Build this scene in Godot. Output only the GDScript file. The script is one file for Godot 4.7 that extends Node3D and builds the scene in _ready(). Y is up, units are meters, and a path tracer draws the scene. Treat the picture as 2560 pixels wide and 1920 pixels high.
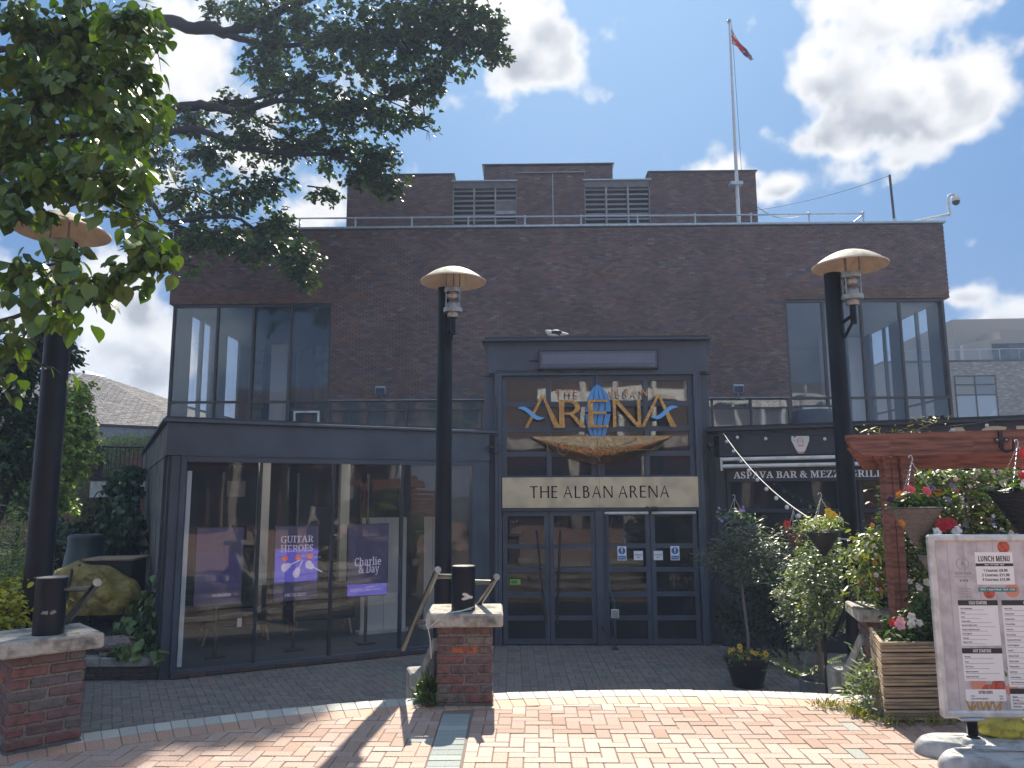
extends Node3D
# A brick arts venue behind a small sunken forecourt: brick piers and a curved step edge in front, planting on both sides.

const COURT := -0.82          # level of the sunken forecourt; the plaza is at 0
const ARC := Vector2(1.02, 0.89)   # centre of the curved steps
const ARC_R := 7.59
var M := {}                   # materials by name
var names := {}
var rng := RandomNumberGenerator.new()


func _ready() -> void:
	rng.seed = 4711
	camera_and_light()
	textures_and_materials()
	ground_and_paving()
	brick_hall()
	entrance_portal()
	left_foyer()
	restaurant()
	roof_things()
	plaza_backdrop()
	distant_buildings()
	piers_and_lamps()
	left_garden()
	right_side()
	trees()
	people()


func camera_and_light() -> void:
	var cam := Camera3D.new()
	cam.name = "camera"
	cam.fov = 53.04
	cam.near = 0.1
	cam.far = 4000.0
	cam.position = Vector3(0, 1.6, 0)
	cam.basis = Basis(Vector3.RIGHT, deg_to_rad(8.3)) * Basis(Vector3.BACK, deg_to_rad(-0.28))
	add_child(cam)
	cam.current = true
	var env := Environment.new()
	env.background_mode = Environment.BG_SKY
	var sm := PanoramaSkyMaterial.new()
	sm.panorama = sky_picture()
	var sky := Sky.new()
	sky.sky_material = sm
	env.sky = sky
	env.tonemap_mode = Environment.TONE_MAPPER_LINEAR
	env.tonemap_exposure = 2.1
	env.background_energy_multiplier = 1.0
	env.sdfgi_enabled = true
	env.ssao_enabled = true
	env.ssil_enabled = true
	env.fog_enabled = true
	env.fog_density = 0.0024
	env.fog_light_color = Color(0.80, 0.87, 1.0)
	var we := WorldEnvironment.new()
	we.name = "world_environment"
	we.environment = env
	add_child(we)
	var sun := DirectionalLight3D.new()
	sun.name = "sun"
	sun.light_energy = 1.6
	sun.light_color = Color(1.0, 0.955, 0.88)
	sun.light_angular_distance = 0.5
	sun.shadow_enabled = true
	sun.sky_mode = DirectionalLight3D.SKY_MODE_LIGHT_ONLY
	var to_sun := Vector3(sin(deg_to_rad(5.2)) * cos(deg_to_rad(45.5)), sin(deg_to_rad(45.5)), -cos(deg_to_rad(5.2)) * cos(deg_to_rad(45.5)))
	add_child(sun)
	sun.look_at_from_position(to_sun * 60.0, Vector3.ZERO, Vector3.UP)


# ---------------------------------------------------------------- sky
func sky_picture() -> ImageTexture:
	# azimuth 0 is straight ahead (-z), degrees; each cloud: azimuth, elevation, half width, half height, weight
	var clouds := [
		[27.1, 25.2, 4.4, 2.2, 1.20], [23.8, 26.8, 2.8, 2.1, 1.00], [30.3, 26.0, 3.3, 1.6, 1.00], [32.6, 24.3, 2.3, 1.3, 0.90], [26.1, 28.1, 3.9, 1.6, 0.95], [23.9, 23.9, 3.0, 1.0, 0.75],
		[22.1, 24.3, 1.9, 0.9, 0.60], [31.4, 23.3, 1.9, 1.0, 0.60], [27.5, 30.5, 4.4, 1.3, 1.05], [31.5, 29.8, 3.0, 1.1, 0.95], [24.6, 32.0, 1.9, 0.8, 0.70], [18.7, 31.7, 1.0, 1.4, 0.55],
		[1.8, 33.1, 4.1, 3.1, 1.15], [-1.6, 32.3, 2.6, 1.7, 0.90], [2.9, 31.1, 2.2, 1.5, 0.90], [-3.4, 33.7, 2.2, 1.1, 0.80], [15.5, 23.1, 2.0, 0.9, 0.95], [15.2, 24.5, 1.5, 0.8, 0.75],
		[18.3, 22.3, 1.3, 0.5, 0.60], [21.3, 21.3, 2.7, 1.1, 1.00], [19.7, 21.2, 1.6, 0.7, 0.85], [28.1, 21.7, 2.0, 0.5, 0.55], [19.2, 24.9, 0.7, 0.7, 0.50], [-27.9, 9.6, 4.1, 3.0, 1.10],
		[-26.4, 12.8, 3.1, 2.8, 1.05], [-28.7, 13.8, 2.5, 1.8, 0.90], [-25.3, 8.6, 2.3, 1.9, 0.80], [-29.4, 6.8, 3.2, 1.8, 0.90], [-25.7, 10.4, 1.7, 1.2, 0.80], [-14.3, 21.6, 2.4, 1.7, 0.95],
		[-15.6, 19.6, 2.0, 1.3, 0.80], [-23.9, 29.3, 2.5, 2.5, 1.00], [-28.8, 26.6, 7.1, 4.9, 0.80], [-19.1, 23.9, 3.3, 1.8, 0.70], [-7.4, 23.6, 0.7, 1.0, 0.50], [-8.2, 29.4, 2.9, 1.8, 0.60],
		[31.8, 15.9, 0.6, 0.5, 0.75], [31.3, 12.6, 1.3, 0.6, 0.75], [33.2, 10.6, 1.7, 1.0, 0.85], [30.8, 9.7, 1.8, 0.9, 0.85], [33.5, 8.8, 1.7, 0.9, 0.70], [37.5, 11.4, 3.3, 1.6, 0.90],
		[41.7, 19.8, 4.1, 2.2, 0.90], [-41.3, 15.1, 5.3, 3.1, 0.90],
	]
	var big := FastNoiseLite.new()
	big.seed = 11
	big.frequency = 9.0
	big.fractal_octaves = 6
	big.fractal_gain = 0.55
	var soft := FastNoiseLite.new()
	soft.seed = 5
	soft.frequency = 3.4
	soft.fractal_octaves = 3
	var to_sun := Vector3(sin(deg_to_rad(5.2)) * cos(deg_to_rad(45.5)), sin(deg_to_rad(45.5)), -cos(deg_to_rad(5.2)) * cos(deg_to_rad(45.5)))
	var whole := sky_part(0, 512, 0, 256, 512, 256, [], big, soft, to_sun)
	whole.resize(4096, 2048, Image.INTERPOLATE_BILINEAR)
	# the part of the sky with the large clouds in finer detail
	var x0 := -500
	var y0 := 560
	var fine := sky_part(x0, x0 + 1000, y0, 1026, 4096, 2048, clouds, big, soft, to_sun)
	whole.blit_rect(fine, Rect2i(500, 0, 500, 1026 - y0), Vector2i(0, y0))
	whole.blit_rect(fine, Rect2i(0, 0, 500, 1026 - y0), Vector2i(4096 - 500, y0))
	return ImageTexture.create_from_image(whole)


func sky_part(x0: int, x1: int, y0: int, y1: int, w: int, h: int, clouds: Array, big: FastNoiseLite, soft: FastNoiseLite, to_sun: Vector3) -> Image:
	var out := PackedFloat32Array()
	out.resize((x1 - x0) * (y1 - y0) * 3)
	var k := 0
	for y in range(y0, y1):
		var el := PI * (0.5 - (y + 0.5) / h)
		var eld := rad_to_deg(el)
		var row := []
		for c in clouds:
			if absf(eld - c[1]) < c[3] * 2.6:
				row.append(c)
		var ce := cos(el)
		var se := sin(el)
		for x in range(x0, x1):
			if eld < -2.0:
				out[k] = 0.16; out[k + 1] = 0.15; out[k + 2] = 0.14
				k += 3
				continue
			var az := TAU * (x + 0.5) / w
			var azd := rad_to_deg(az)
			var d := Vector3(ce * sin(az), se, -ce * cos(az))
			var near := clampf(d.dot(to_sun), 0.0, 1.0)
			var glow := pow(near, 6.0)
			var up := clampf(se, 0.0, 1.0)
			var low := pow(1.0 - up, 5.0)
			var r := 0.022 + 0.19 * glow + 0.16 * low
			var g := 0.105 + 0.22 * glow + 0.14 * low
			var b := 0.270 + 0.21 * glow + 0.07 * low
			var dens := 0.0
			var shade := 0.0
			if clouds.size():
				for c in row:
					var ax: float = (azd - c[0]) / c[2]
					var ay: float = (eld - c[1]) / c[3]
					var q := ax * ax + ay * ay
					if q < 6.5:
						var f: float = exp(-q * 0.9) * c[4]
						dens = dens + f - dens * f * 0.45
						shade += f * clampf(-ay * 0.75 + 0.1, -0.4, 0.8)
				if dens > 0.02:
					var n := big.get_noise_3dv(d) * 1.25
					dens = dens * 1.05 + n * 1.0 - 0.36
					shade += 0.16 + soft.get_noise_3dv(d * 2.6) * 1.5 - n * 0.9
				else:
					dens = big.get_noise_3dv(d) * 0.4 - 0.3
			else:
				dens = (big.get_noise_3dv(d * 0.35) * 1.3 + 0.12) * clampf((eld + 4.0) / 20.0, 0.0, 1.0) 
				shade = 0.3
			var a := pow(smoothstep(-0.05, 0.62, dens), 0.9)
			var core := clampf(shade * smoothstep(0.35, 1.0, dens), 0.0, 1.0)
			var lum := lerpf(0.48 + 0.52 * clampf(0.75 - near, 0.0, 1.0), 0.27, core) + 0.04 * glow
			var away := clampf(0.8 - near, 0.0, 0.5) * 0.28
			r = lerpf(r, lum * lerpf(1.0 - away, 0.88, core), a)
			g = lerpf(g, lum * lerpf(1.0, 0.95, core), a)
			b = lerpf(b, lum * lerpf(1.0 + away, 1.06, core), a)
			out[k] = r; out[k + 1] = g; out[k + 2] = b
			k += 3
	return Image.create_from_data(x1 - x0, y1 - y0, false, Image.FORMAT_RGBF, out.to_byte_array())


# ---------------------------------------------------------------- building shapes
class MB:
	var v := PackedVector3Array()
	var n := PackedVector3Array()
	var c := PackedColorArray()
	var t := PackedVector2Array()
	var i := PackedInt32Array()
	var col := Color.WHITE
	var xf := Transform3D()
	func vert(p: Vector3, nn: Vector3, uv := Vector2.ZERO) -> int:
		v.append(xf * p)
		n.append((xf.basis * nn).normalized())
		c.append(col)
		t.append(uv)
		return v.size() - 1
	# corners run counter-clockwise seen from the front
	func poly(ps: Array) -> void:
		var nn: Vector3 = (ps[1] - ps[0]).cross(ps[2] - ps[0])
		if nn.length_squared() < 1e-16 and ps.size() > 3:
			nn = (ps[2] - ps[0]).cross(ps[3] - ps[0])
		var uvs := [Vector2(0, 1), Vector2(1, 1), Vector2(1, 0), Vector2(0, 0)]
		var b := v.size()
		for k in ps.size():
			vert(ps[k], nn, uvs[k % 4])
		for k in range(1, ps.size() - 1):
			i.append_array([b, b + k + 1, b + k])
	func box(p: Vector3, s: Vector3) -> void:
		var h := s / 2.0
		var q := []
		for k in 8:
			q.append(p + Vector3(h.x if k & 1 else -h.x, h.y if k & 2 else -h.y, h.z if k & 4 else -h.z))
		for f in [[4, 5, 7, 6], [1, 0, 2, 3], [5, 1, 3, 7], [0, 4, 6, 2], [6, 7, 3, 2], [0, 1, 5, 4]]:
			poly([q[f[0]], q[f[1]], q[f[2]], q[f[3]]])
	func box2(a: Vector3, b: Vector3) -> void:
		box((a + b) / 2.0, (b - a).abs())
	# a box whose edges are cut at 45 degrees
	func cbox(p: Vector3, s: Vector3, e := 0.01) -> void:
		var h := s / 2.0
		e = minf(e, minf(h.x, minf(h.y, h.z)) * 0.9)
		var q := {}
		for k in 8:
			var g := Vector3(1.0 if k & 1 else -1.0, 1.0 if k & 2 else -1.0, 1.0 if k & 4 else -1.0)
			q[k] = [p + g * (h - Vector3(0, e, e)), p + g * (h - Vector3(e, 0, e)), p + g * (h - Vector3(e, e, 0))]
		for f in [[4, 5, 7, 6, 2], [1, 0, 2, 3, 2], [5, 1, 3, 7, 0], [0, 4, 6, 2, 0], [6, 7, 3, 2, 1], [0, 1, 5, 4, 1]]:
			poly([q[f[0]][f[4]], q[f[1]][f[4]], q[f[2]][f[4]], q[f[3]][f[4]]])
		for ed in [[4, 6, 0, 2], [5, 7, 0, 2], [1, 3, 0, 2], [0, 2, 0, 2], [4, 5, 1, 2], [6, 7, 1, 2], [0, 1, 1, 2], [2, 3, 1, 2], [5, 1, 0, 1], [4, 0, 0, 1], [7, 3, 0, 1], [6, 2, 0, 1]]:
			out([q[ed[0]][ed[2]], q[ed[1]][ed[2]], q[ed[1]][ed[3]], q[ed[0]][ed[3]]], p)
		for k in 8:
			out([q[k][0], q[k][1], q[k][2]], p)
	# a face turned so that it looks away from the point
	func out(ps: Array, from: Vector3) -> void:
		var nn: Vector3 = (ps[1] - ps[0]).cross(ps[2] - ps[0])
		if nn.dot(ps[0] - from) < 0.0:
			ps.reverse()
		poly(ps)
	# a paving block: flat bottom left open, top edges chamfered
	func paver(p: Vector3, s: Vector3, e := 0.006) -> void:
		var h := s / 2.0
		var a := []
		for g in [[-1, 1], [1, 1], [1, -1], [-1, -1]]:
			a.append([p + Vector3(g[0] * (h.x - e), h.y, g[1] * (h.z - e)), p + Vector3(g[0] * h.x, h.y - e, g[1] * h.z), p + Vector3(g[0] * h.x, -h.y, g[1] * h.z)])
		poly([a[0][0], a[1][0], a[2][0], a[3][0]])
		for k in 4:
			var m: int = (k + 1) % 4
			poly([a[k][1], a[m][1], a[m][0], a[k][0]])
			poly([a[k][2], a[m][2], a[m][1], a[k][1]])
	func tube(ps: Array, rs, sides := 8, caps := true) -> void:
		var last: Vector3 = ps[ps.size() - 1]
		var side := Vector3.ZERO
		var first := v.size()
		for k in ps.size():
			var d: Vector3 = (ps[mini(k + 1, ps.size() - 1)] - ps[maxi(k - 1, 0)]).normalized()
			if k == 0:
				side = d.cross(Vector3.UP if absf(d.y) < 0.9 else Vector3.RIGHT).normalized()
			else:
				side = (side - d * side.dot(d)).normalized()
			var up := side.cross(d).normalized()
			var r: float = rs[k] if rs is Array else rs
			for j in sides + 1:
				var an := TAU * j / sides
				var w := side * cos(an) + up * sin(an)
				vert(ps[k] + w * r, w, Vector2(float(j) / sides, float(k)))
		var w1 := sides + 1
		for k in ps.size() - 1:
			for j in sides:
				var b := first + k * w1 + j
				i.append_array([b, b + 1, b + w1 + 1, b, b + w1 + 1, b + w1])
		if caps:
			for e in [0, ps.size() - 1]:
				var ring := []
				for j in sides:
					ring.append(xf.affine_inverse() * v[first + e * w1 + j])
				var dd: Vector3 = (ps[0] - ps[1]) if e == 0 else (last - ps[ps.size() - 2])
				out(ring, ps[e] - dd)
	# a turned shape about the y axis: profile points are (radius, height) from bottom to top
	func lathe(pr: Array, sides := 24, sharp := false, p := Vector3.ZERO) -> void:
		for k in pr.size() - 1:
			var a: Vector2 = pr[k]
			var b: Vector2 = pr[k + 1]
			var na := Vector2((b - a).y, -(b - a).x).normalized()
			var n0 := na
			var n1 := na
			if not sharp:
				if k > 0:
					var d0: Vector2 = a - pr[k - 1]
					var o0 := Vector2(d0.y, -d0.x).normalized()
					if o0.dot(na) > 0.6:
						n0 = (o0 + na).normalized()
				if k < pr.size() - 2:
					var d1: Vector2 = pr[k + 2] - b
					var o1 := Vector2(d1.y, -d1.x).normalized()
					if o1.dot(na) > 0.6:
						n1 = (o1 + na).normalized()
			var f := v.size()
			for j in sides + 1:
				var an := TAU * j / sides
				var w := Vector3(cos(an), 0, -sin(an))
				vert(p + w * a.x + Vector3(0, a.y, 0), w * n0.x + Vector3(0, n0.y, 0), Vector2(float(j) / sides, a.y))
				vert(p + w * b.x + Vector3(0, b.y, 0), w * n1.x + Vector3(0, n1.y, 0), Vector2(float(j) / sides, b.y))
			for j in sides:
				var q := f + j * 2
				i.append_array([q, q + 3, q + 2, q, q + 1, q + 3])
	# a flat outline in x and y (counter-clockwise) given a depth from z to z + d
	func prism(pts: PackedVector2Array, z: float, d: float) -> void:
		if Geometry2D.is_polygon_clockwise(pts):
			pts.reverse()
		var tr := Geometry2D.triangulate_polygon(pts)
		for s in [0, 1]:
			var b := v.size()
			for q in pts:
				vert(Vector3(q.x, q.y, z + d * s), Vector3(0, 0, 1 if s else -1), q)
			for k in range(0, tr.size(), 3):
				var a0 := tr[k]
				var a1 := tr[k + 1]
				var a2 := tr[k + 2]
				var ccw := (pts[a1] - pts[a0]).cross(pts[a2] - pts[a0]) > 0.0
				if ccw == (s == 1):
					i.append_array([b + a0, b + a2, b + a1])
				else:
					i.append_array([b + a0, b + a1, b + a2])
		for k in pts.size():
			var p0 := pts[k]
			var p1 := pts[(k + 1) % pts.size()]
			poly([Vector3(p0.x, p0.y, z), Vector3(p1.x, p1.y, z), Vector3(p1.x, p1.y, z + d), Vector3(p0.x, p0.y, z + d)])
	# a grid of points [row][column], smooth; seen from the side where rows run up and columns run right
	func sheet(g: Array, flip := false) -> void:
		var rows := g.size()
		var cols: int = g[0].size()
		var b := v.size()
		for y in rows:
			for x in cols:
				var dx: Vector3 = g[y][mini(x + 1, cols - 1)] - g[y][maxi(x - 1, 0)]
				var dy: Vector3 = g[mini(y + 1, rows - 1)][x] - g[maxi(y - 1, 0)][x]
				var nn := dx.cross(dy)
				vert(g[y][x], -nn if flip else nn, Vector2(float(x) / (cols - 1), 1.0 - float(y) / (rows - 1)))
		for y in rows - 1:
			for x in cols - 1:
				var q := b + y * cols + x
				if flip:
					i.append_array([q, q + 1, q + cols + 1, q, q + cols + 1, q + cols])
				else:
					i.append_array([q, q + cols + 1, q + 1, q, q + cols, q + cols + 1])
	func ball(p: Vector3, r: Vector3, sides := 12, rings := 8) -> void:
		var b := v.size()
		for y in rings + 1:
			var la := PI * (float(y) / rings - 0.5)
			for x in sides + 1:
				var lo := TAU * x / sides
				var d := Vector3(cos(la) * cos(lo), sin(la), -cos(la) * sin(lo))
				vert(p + d * r, d / r, Vector2(float(x) / sides, float(y) / rings))
		for y in rings:
			for x in sides:
				var q := b + y * (sides + 1) + x
				i.append_array([q, q + sides + 2, q + 1, q, q + sides + 1, q + sides + 2])
	func mesh(m: Material = null) -> ArrayMesh:
		var a := []
		a.resize(Mesh.ARRAY_MAX)
		a[Mesh.ARRAY_VERTEX] = v
		a[Mesh.ARRAY_NORMAL] = n
		a[Mesh.ARRAY_COLOR] = c
		a[Mesh.ARRAY_TEX_UV] = t
		a[Mesh.ARRAY_INDEX] = i
		var r := ArrayMesh.new()
		r.add_surface_from_arrays(Mesh.PRIMITIVE_TRIANGLES, a)
		if m:
			r.surface_set_material(0, m)
		return r


func numbered(called: String) -> String:
	var k: int = names.get(called, 0)
	names[called] = k + 1
	return called if k == 0 else "%s_%03d" % [called, k]


func tag(o: Node3D, label: String, category := "", group := "") -> Node3D:
	o.set_meta("label", label)
	if category:
		o.set_meta("category", category)
	if group:
		o.set_meta("group", group)
	return o


func thing(called: String, label: String, category: String, at := Vector3.ZERO, turn := 0.0, group := "") -> Node3D:
	var o := Node3D.new()
	o.name = numbered(called)
	add_child(o)
	o.position = at
	o.rotation_degrees.y = turn
	return tag(o, label, category, group)


# one named mesh under a parent; at top level it is numbered
func obj(called: String, what, m: Material, parent: Node3D = null) -> MeshInstance3D:
	var o := MeshInstance3D.new()
	o.mesh = what.mesh() if what is MB else what
	if m:
		o.material_override = m
	if parent == null:
		o.name = numbered(called)
		add_child(o)
	else:
		o.name = called
		parent.add_child(o, true)
	return o


func struct(called: String, what, m: Material, parent: Node3D = null) -> MeshInstance3D:
	var o := obj(called, what, m, parent)
	if parent == null:
		o.set_meta("kind", "structure")
	return o


func multi(called: String, mesh: Mesh, m: Material, where: Array, colors: Array, parent: Node3D, stuff := true) -> MultiMeshInstance3D:
	var mm := MultiMesh.new()
	mm.transform_format = MultiMesh.TRANSFORM_3D
	mm.use_colors = colors.size() > 0
	mm.mesh = mesh
	mm.instance_count = where.size()
	var buf := PackedFloat32Array()
	var w := 16 if colors.size() else 12
	buf.resize(where.size() * w)
	for k in where.size():
		var t: Transform3D = where[k]
		var o := k * w
		buf[o] = t.basis.x.x; buf[o + 1] = t.basis.y.x; buf[o + 2] = t.basis.z.x; buf[o + 3] = t.origin.x
		buf[o + 4] = t.basis.x.y; buf[o + 5] = t.basis.y.y; buf[o + 6] = t.basis.z.y; buf[o + 7] = t.origin.y
		buf[o + 8] = t.basis.x.z; buf[o + 9] = t.basis.y.z; buf[o + 10] = t.basis.z.z; buf[o + 11] = t.origin.z
		if colors.size():
			var c: Color = colors[k]
			buf[o + 12] = c.r; buf[o + 13] = c.g; buf[o + 14] = c.b; buf[o + 15] = 1.0
	mm.buffer = buf
	var o2 := MultiMeshInstance3D.new()
	o2.multimesh = mm
	o2.material_override = m
	o2.name = called if parent else numbered(called)
	if parent:
		parent.add_child(o2, true)
	else:
		add_child(o2)
	if stuff:
		o2.set_meta("kind", "stuff")
	return o2


func box_part(called: String, a: Vector3, b: Vector3, m: Material, parent: Node3D, e := 0.0) -> MeshInstance3D:
	var s := MB.new()
	if e > 0.0:
		s.cbox((a + b) / 2.0, (b - a).abs(), e)
	else:
		s.box2(a, b)
	return obj(called, s, m, parent)


func at(p: Vector3, turn_deg := 0.0, scale := Vector3.ONE) -> Transform3D:
	return Transform3D(Basis(Vector3.UP, deg_to_rad(turn_deg)).scaled_local(scale), p)


func rnd(a: float, b: float) -> float:
	return rng.randf_range(a, b)


# ---------------------------------------------------------------- materials
func grey(seed_: int, freq: float, octaves: int, low: float, high: float, size := 256, stretch := Vector2.ONE) -> ImageTexture:
	var f := FastNoiseLite.new()
	f.seed = seed_
	f.frequency = freq
	f.fractal_octaves = octaves
	f.fractal_gain = 0.6
	var im := f.get_seamless_image(int(size * stretch.x), int(size * stretch.y))
	im.convert(Image.FORMAT_RGB8)
	if stretch != Vector2.ONE:
		im.resize(size, size)
	var d := im.get_data()
	for k in d.size():
		d[k] = int(255.0 * clampf(lerpf(low, high, d[k] / 255.0), 0.0, 1.0))
	return ImageTexture.create_from_image(Image.create_from_data(size, size, false, Image.FORMAT_RGB8, d))


func bumps(seed_: int, freq: float, strength: float, octaves := 4, size := 256) -> ImageTexture:
	var f := FastNoiseLite.new()
	f.seed = seed_
	f.frequency = freq
	f.fractal_octaves = octaves
	var im := f.get_seamless_image(size, size)
	im.convert(Image.FORMAT_RGBA8)
	im.bump_map_to_normal_map(strength)
	return ImageTexture.create_from_image(im)


var TX := {}


# colour is a real base colour (linear)
func mat(called: String, c: Color, rough := 0.8, metal := 0.0, tex := "", scale := 1.0, normal := "", nscale := 0.6, world := false) -> StandardMaterial3D:
	var m := StandardMaterial3D.new()
	m.resource_name = called
	m.albedo_color = c.linear_to_srgb()
	m.roughness = rough
	m.metallic = metal
	if tex:
		m.albedo_texture = TX[tex]
	if normal:
		m.normal_enabled = true
		m.normal_texture = TX[normal]
		m.normal_scale = nscale
	if tex or normal:
		m.uv1_triplanar = true
		m.uv1_world_triplanar = world
		m.uv1_scale = Vector3.ONE * scale
	M[called] = m
	return m


func tinted(called: String, rough := 0.85, tex := "", scale := 1.0, normal := "", nscale := 0.6) -> StandardMaterial3D:
	var m := mat(called, Color.WHITE, rough, 0.0, tex, scale, normal, nscale)
	m.vertex_color_use_as_albedo = true
	return m


func leaf(called: String, c: Color, back: Color, rough := 0.42) -> StandardMaterial3D:
	var m := mat(called, c, rough)
	m.vertex_color_use_as_albedo = true
	m.cull_mode = BaseMaterial3D.CULL_DISABLED
	m.backlight_enabled = true
	m.backlight = back
	m.metallic_specular = 0.4
	return m


func pane(called: String, c: Color, alpha: float, wavy := 0.0, wscale := 0.5) -> StandardMaterial3D:
	var m := mat(called, c, 0.02)
	m.transparency = BaseMaterial3D.TRANSPARENCY_ALPHA
	m.albedo_color.a = alpha
	m.cull_mode = BaseMaterial3D.CULL_DISABLED
	if wavy > 0.0:
		m.normal_enabled = true
		m.normal_texture = TX["wave"]
		m.normal_scale = wavy
		m.uv1_triplanar = true
		m.uv1_scale = Vector3.ONE * wscale
	return m


func glow(called: String, c: Color, energy: float) -> StandardMaterial3D:
	var m := mat(called, Color(0.05, 0.05, 0.05), 0.5)
	m.emission_enabled = true
	m.emission = c.linear_to_srgb()
	m.emission_energy_multiplier = energy
	return m


func textures_and_materials() -> void:
	TX["grain"] = grey(1, 0.06, 4, 0.62, 1.25)
	TX["blotch"] = grey(2, 0.012, 5, 0.55, 1.3)
	TX["soft"] = grey(3, 0.008, 3, 0.82, 1.08)
	TX["speck"] = grey(4, 0.20, 2, 0.55, 1.35)
	TX["wood"] = grey(6, 0.02, 4, 0.55, 1.25, 256, Vector2(0.25, 3.0))
	TX["rough"] = bumps(7, 0.05, 6.0)
	TX["fine"] = bumps(8, 0.16, 5.0)
	TX["wave"] = bumps(9, 0.007, 2.2, 2)
	TX["crease"] = bumps(10, 0.018, 14.0, 3)
	mat("mortar", Color(0.23, 0.21, 0.19), 0.95, 0.0, "grain", 3.0)
	mat("dark_mortar", Color(0.10, 0.09, 0.09), 0.95, 0.0, "grain", 3.0)
	mat("joint_sand", Color(0.21, 0.17, 0.14), 0.95, 0.0, "speck", 2.0)
	mat("court_joint", Color(0.13, 0.12, 0.10), 0.95, 0.0, "speck", 2.0)
	mat("steel_blue", Color(0.058, 0.080, 0.115), 0.42, 0.0, "soft", 0.35, "fine", 0.05)
	mat("steel_dark", Color(0.02, 0.027, 0.04), 0.4, 0.0, "soft", 0.4)
	mat("bronze_frame", Color(0.052, 0.045, 0.04), 0.45, 0.1, "soft", 0.5)
	mat("post_black", Color(0.007, 0.011, 0.019), 0.36, 0.0, "soft", 1.0, "fine", 0.05)
	M["post_black"].metallic_specular = 0.32
	mat("panel_olive", Color(0.15, 0.155, 0.13), 0.6, 0.0, "blotch", 0.5)
	mat("galvanised", Color(0.48, 0.52, 0.55), 0.45, 0.5, "soft", 2.0)
	mat("lantern_metal", Color(0.36, 0.36, 0.35), 0.36, 0.75, "soft", 5.0)
	mat("stainless", Color(0.17, 0.165, 0.15), 0.26, 0.9, "soft", 4.0)
	mat("dome_cream", Color(0.66, 0.56, 0.45), 0.6, 0.0, "soft", 2.2)
	mat("dome_top", Color(0.58, 0.53, 0.43), 0.7, 0.0, "blotch", 2.6)
	mat("stone_cap", Color(0.40, 0.375, 0.33), 0.92, 0.0, "blotch", 1.7, "rough", 0.7)
	mat("concrete", Color(0.34, 0.33, 0.30), 0.92, 0.0, "blotch", 0.8, "rough", 0.5)
	mat("white_paint", Color(0.72, 0.72, 0.70), 0.6, 0.0, "soft", 1.0)
	mat("white_board", Color(0.76, 0.80, 0.82), 0.5)
	mat("screed", Color(0.055, 0.072, 0.095), 0.5, 0.0, "soft", 1.0)
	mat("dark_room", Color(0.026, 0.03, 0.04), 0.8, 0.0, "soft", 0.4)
	mat("black", Color(0.006, 0.006, 0.007), 0.6)
	mat("black_plastic", Color(0.012, 0.013, 0.016), 0.45)
	mat("white_plastic", Color(0.66, 0.66, 0.64), 0.4)
	mat("brass_plate", Color(0.68, 0.56, 0.37), 0.42, 0.0, "soft", 0.6)
	mat("lettering_black", Color(0.006, 0.006, 0.010), 0.7)
	M["lettering_black"].metallic_specular = 0.1
	mat("brass", Color(0.50, 0.33, 0.13), 0.24, 1.0, "soft", 2.4, "crease", 0.18)
	mat("copper", Color(0.60, 0.32, 0.16), 0.25, 1.0, "blotch", 2.4, "crease", 0.2)
	mat("bowl_brass", Color(0.34, 0.20, 0.095), 0.2, 1.0, "soft", 2.0, "crease", 0.35)
	mat("flame_blue", Color(0.09, 0.32, 0.72), 0.4)
	mat("wave_blue", Color(0.14, 0.42, 0.80), 0.25)
	mat("led_glass", Color(0.07, 0.09, 0.13), 0.25)
	mat("led_dot", Color(0.17, 0.21, 0.28), 0.4)
	mat("cedar", Color(0.23, 0.092, 0.062), 0.7, 0.0, "wood", 1.5, "fine", 0.12)
	mat("deck_wood", Color(0.42, 0.31, 0.20), 0.8, 0.0, "wood", 1.3, "fine", 0.2)
	mat("pale_wood", Color(0.55, 0.37, 0.20), 0.6, 0.0, "wood", 4.0)
	mat("soil", Color(0.030, 0.024, 0.018), 1.0, 0.0, "speck", 2.0, "rough", 1.4)
	mat("grass_ground", Color(0.07, 0.09, 0.035), 1.0, 0.0, "blotch", 0.2)
	mat("asphalt", Color(0.10, 0.10, 0.10), 0.95, 0.0, "blotch", 0.3)
	mat("bark", Color(0.035, 0.029, 0.024), 0.95, 0.0, "grain", 2.0, "rough", 1.2)
	mat("grey_bark", Color(0.20, 0.18, 0.15), 0.9, 0.0, "grain", 6.0, "rough", 0.8)
	mat("bin_green", Color(0.018, 0.038, 0.036), 0.42, 0.0, "soft", 2.0)
	mat("bag_yellow", Color(0.30, 0.225, 0.045), 0.55, 0.0, "blotch", 1.2, "crease", 0.9)
	mat("sandbag_yellow", Color(0.52, 0.46, 0.06), 0.5, 0.0, "blotch", 4.0, "crease", 0.8)
	mat("sack_plastic", Color(0.27, 0.20, 0.175), 0.3, 0.0, "blotch", 3.0, "crease", 1.2)
	mat("pot_black", Color(0.010, 0.011, 0.016), 0.4, 0.0, "soft", 3.0)
	mat("pot_grey", Color(0.115, 0.13, 0.14), 0.75, 0.0, "soft", 3.0)
	mat("wicker_brown", Color(0.23, 0.19, 0.165), 0.8, 0.0, "wood", 8.0)
	mat("wicker_black", Color(0.018, 0.018, 0.022), 0.5)
	mat("wicker_terracotta", Color(0.22, 0.10, 0.06), 0.8)
	mat("sign_frame", Color(0.62, 0.63, 0.63), 0.35, 0.25, "soft", 3.0)
	mat("sign_base", Color(0.40, 0.41, 0.42), 0.55, 0.0, "blotch", 2.0, "fine", 0.1)
	mat("print_back", Color(0.55, 0.51, 0.53), 0.55, 0.0, "soft", 2.5)
	mat("print_white", Color(0.80, 0.79, 0.80), 0.55)
	mat("print_black", Color(0.025, 0.025, 0.025), 0.6)
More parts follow.
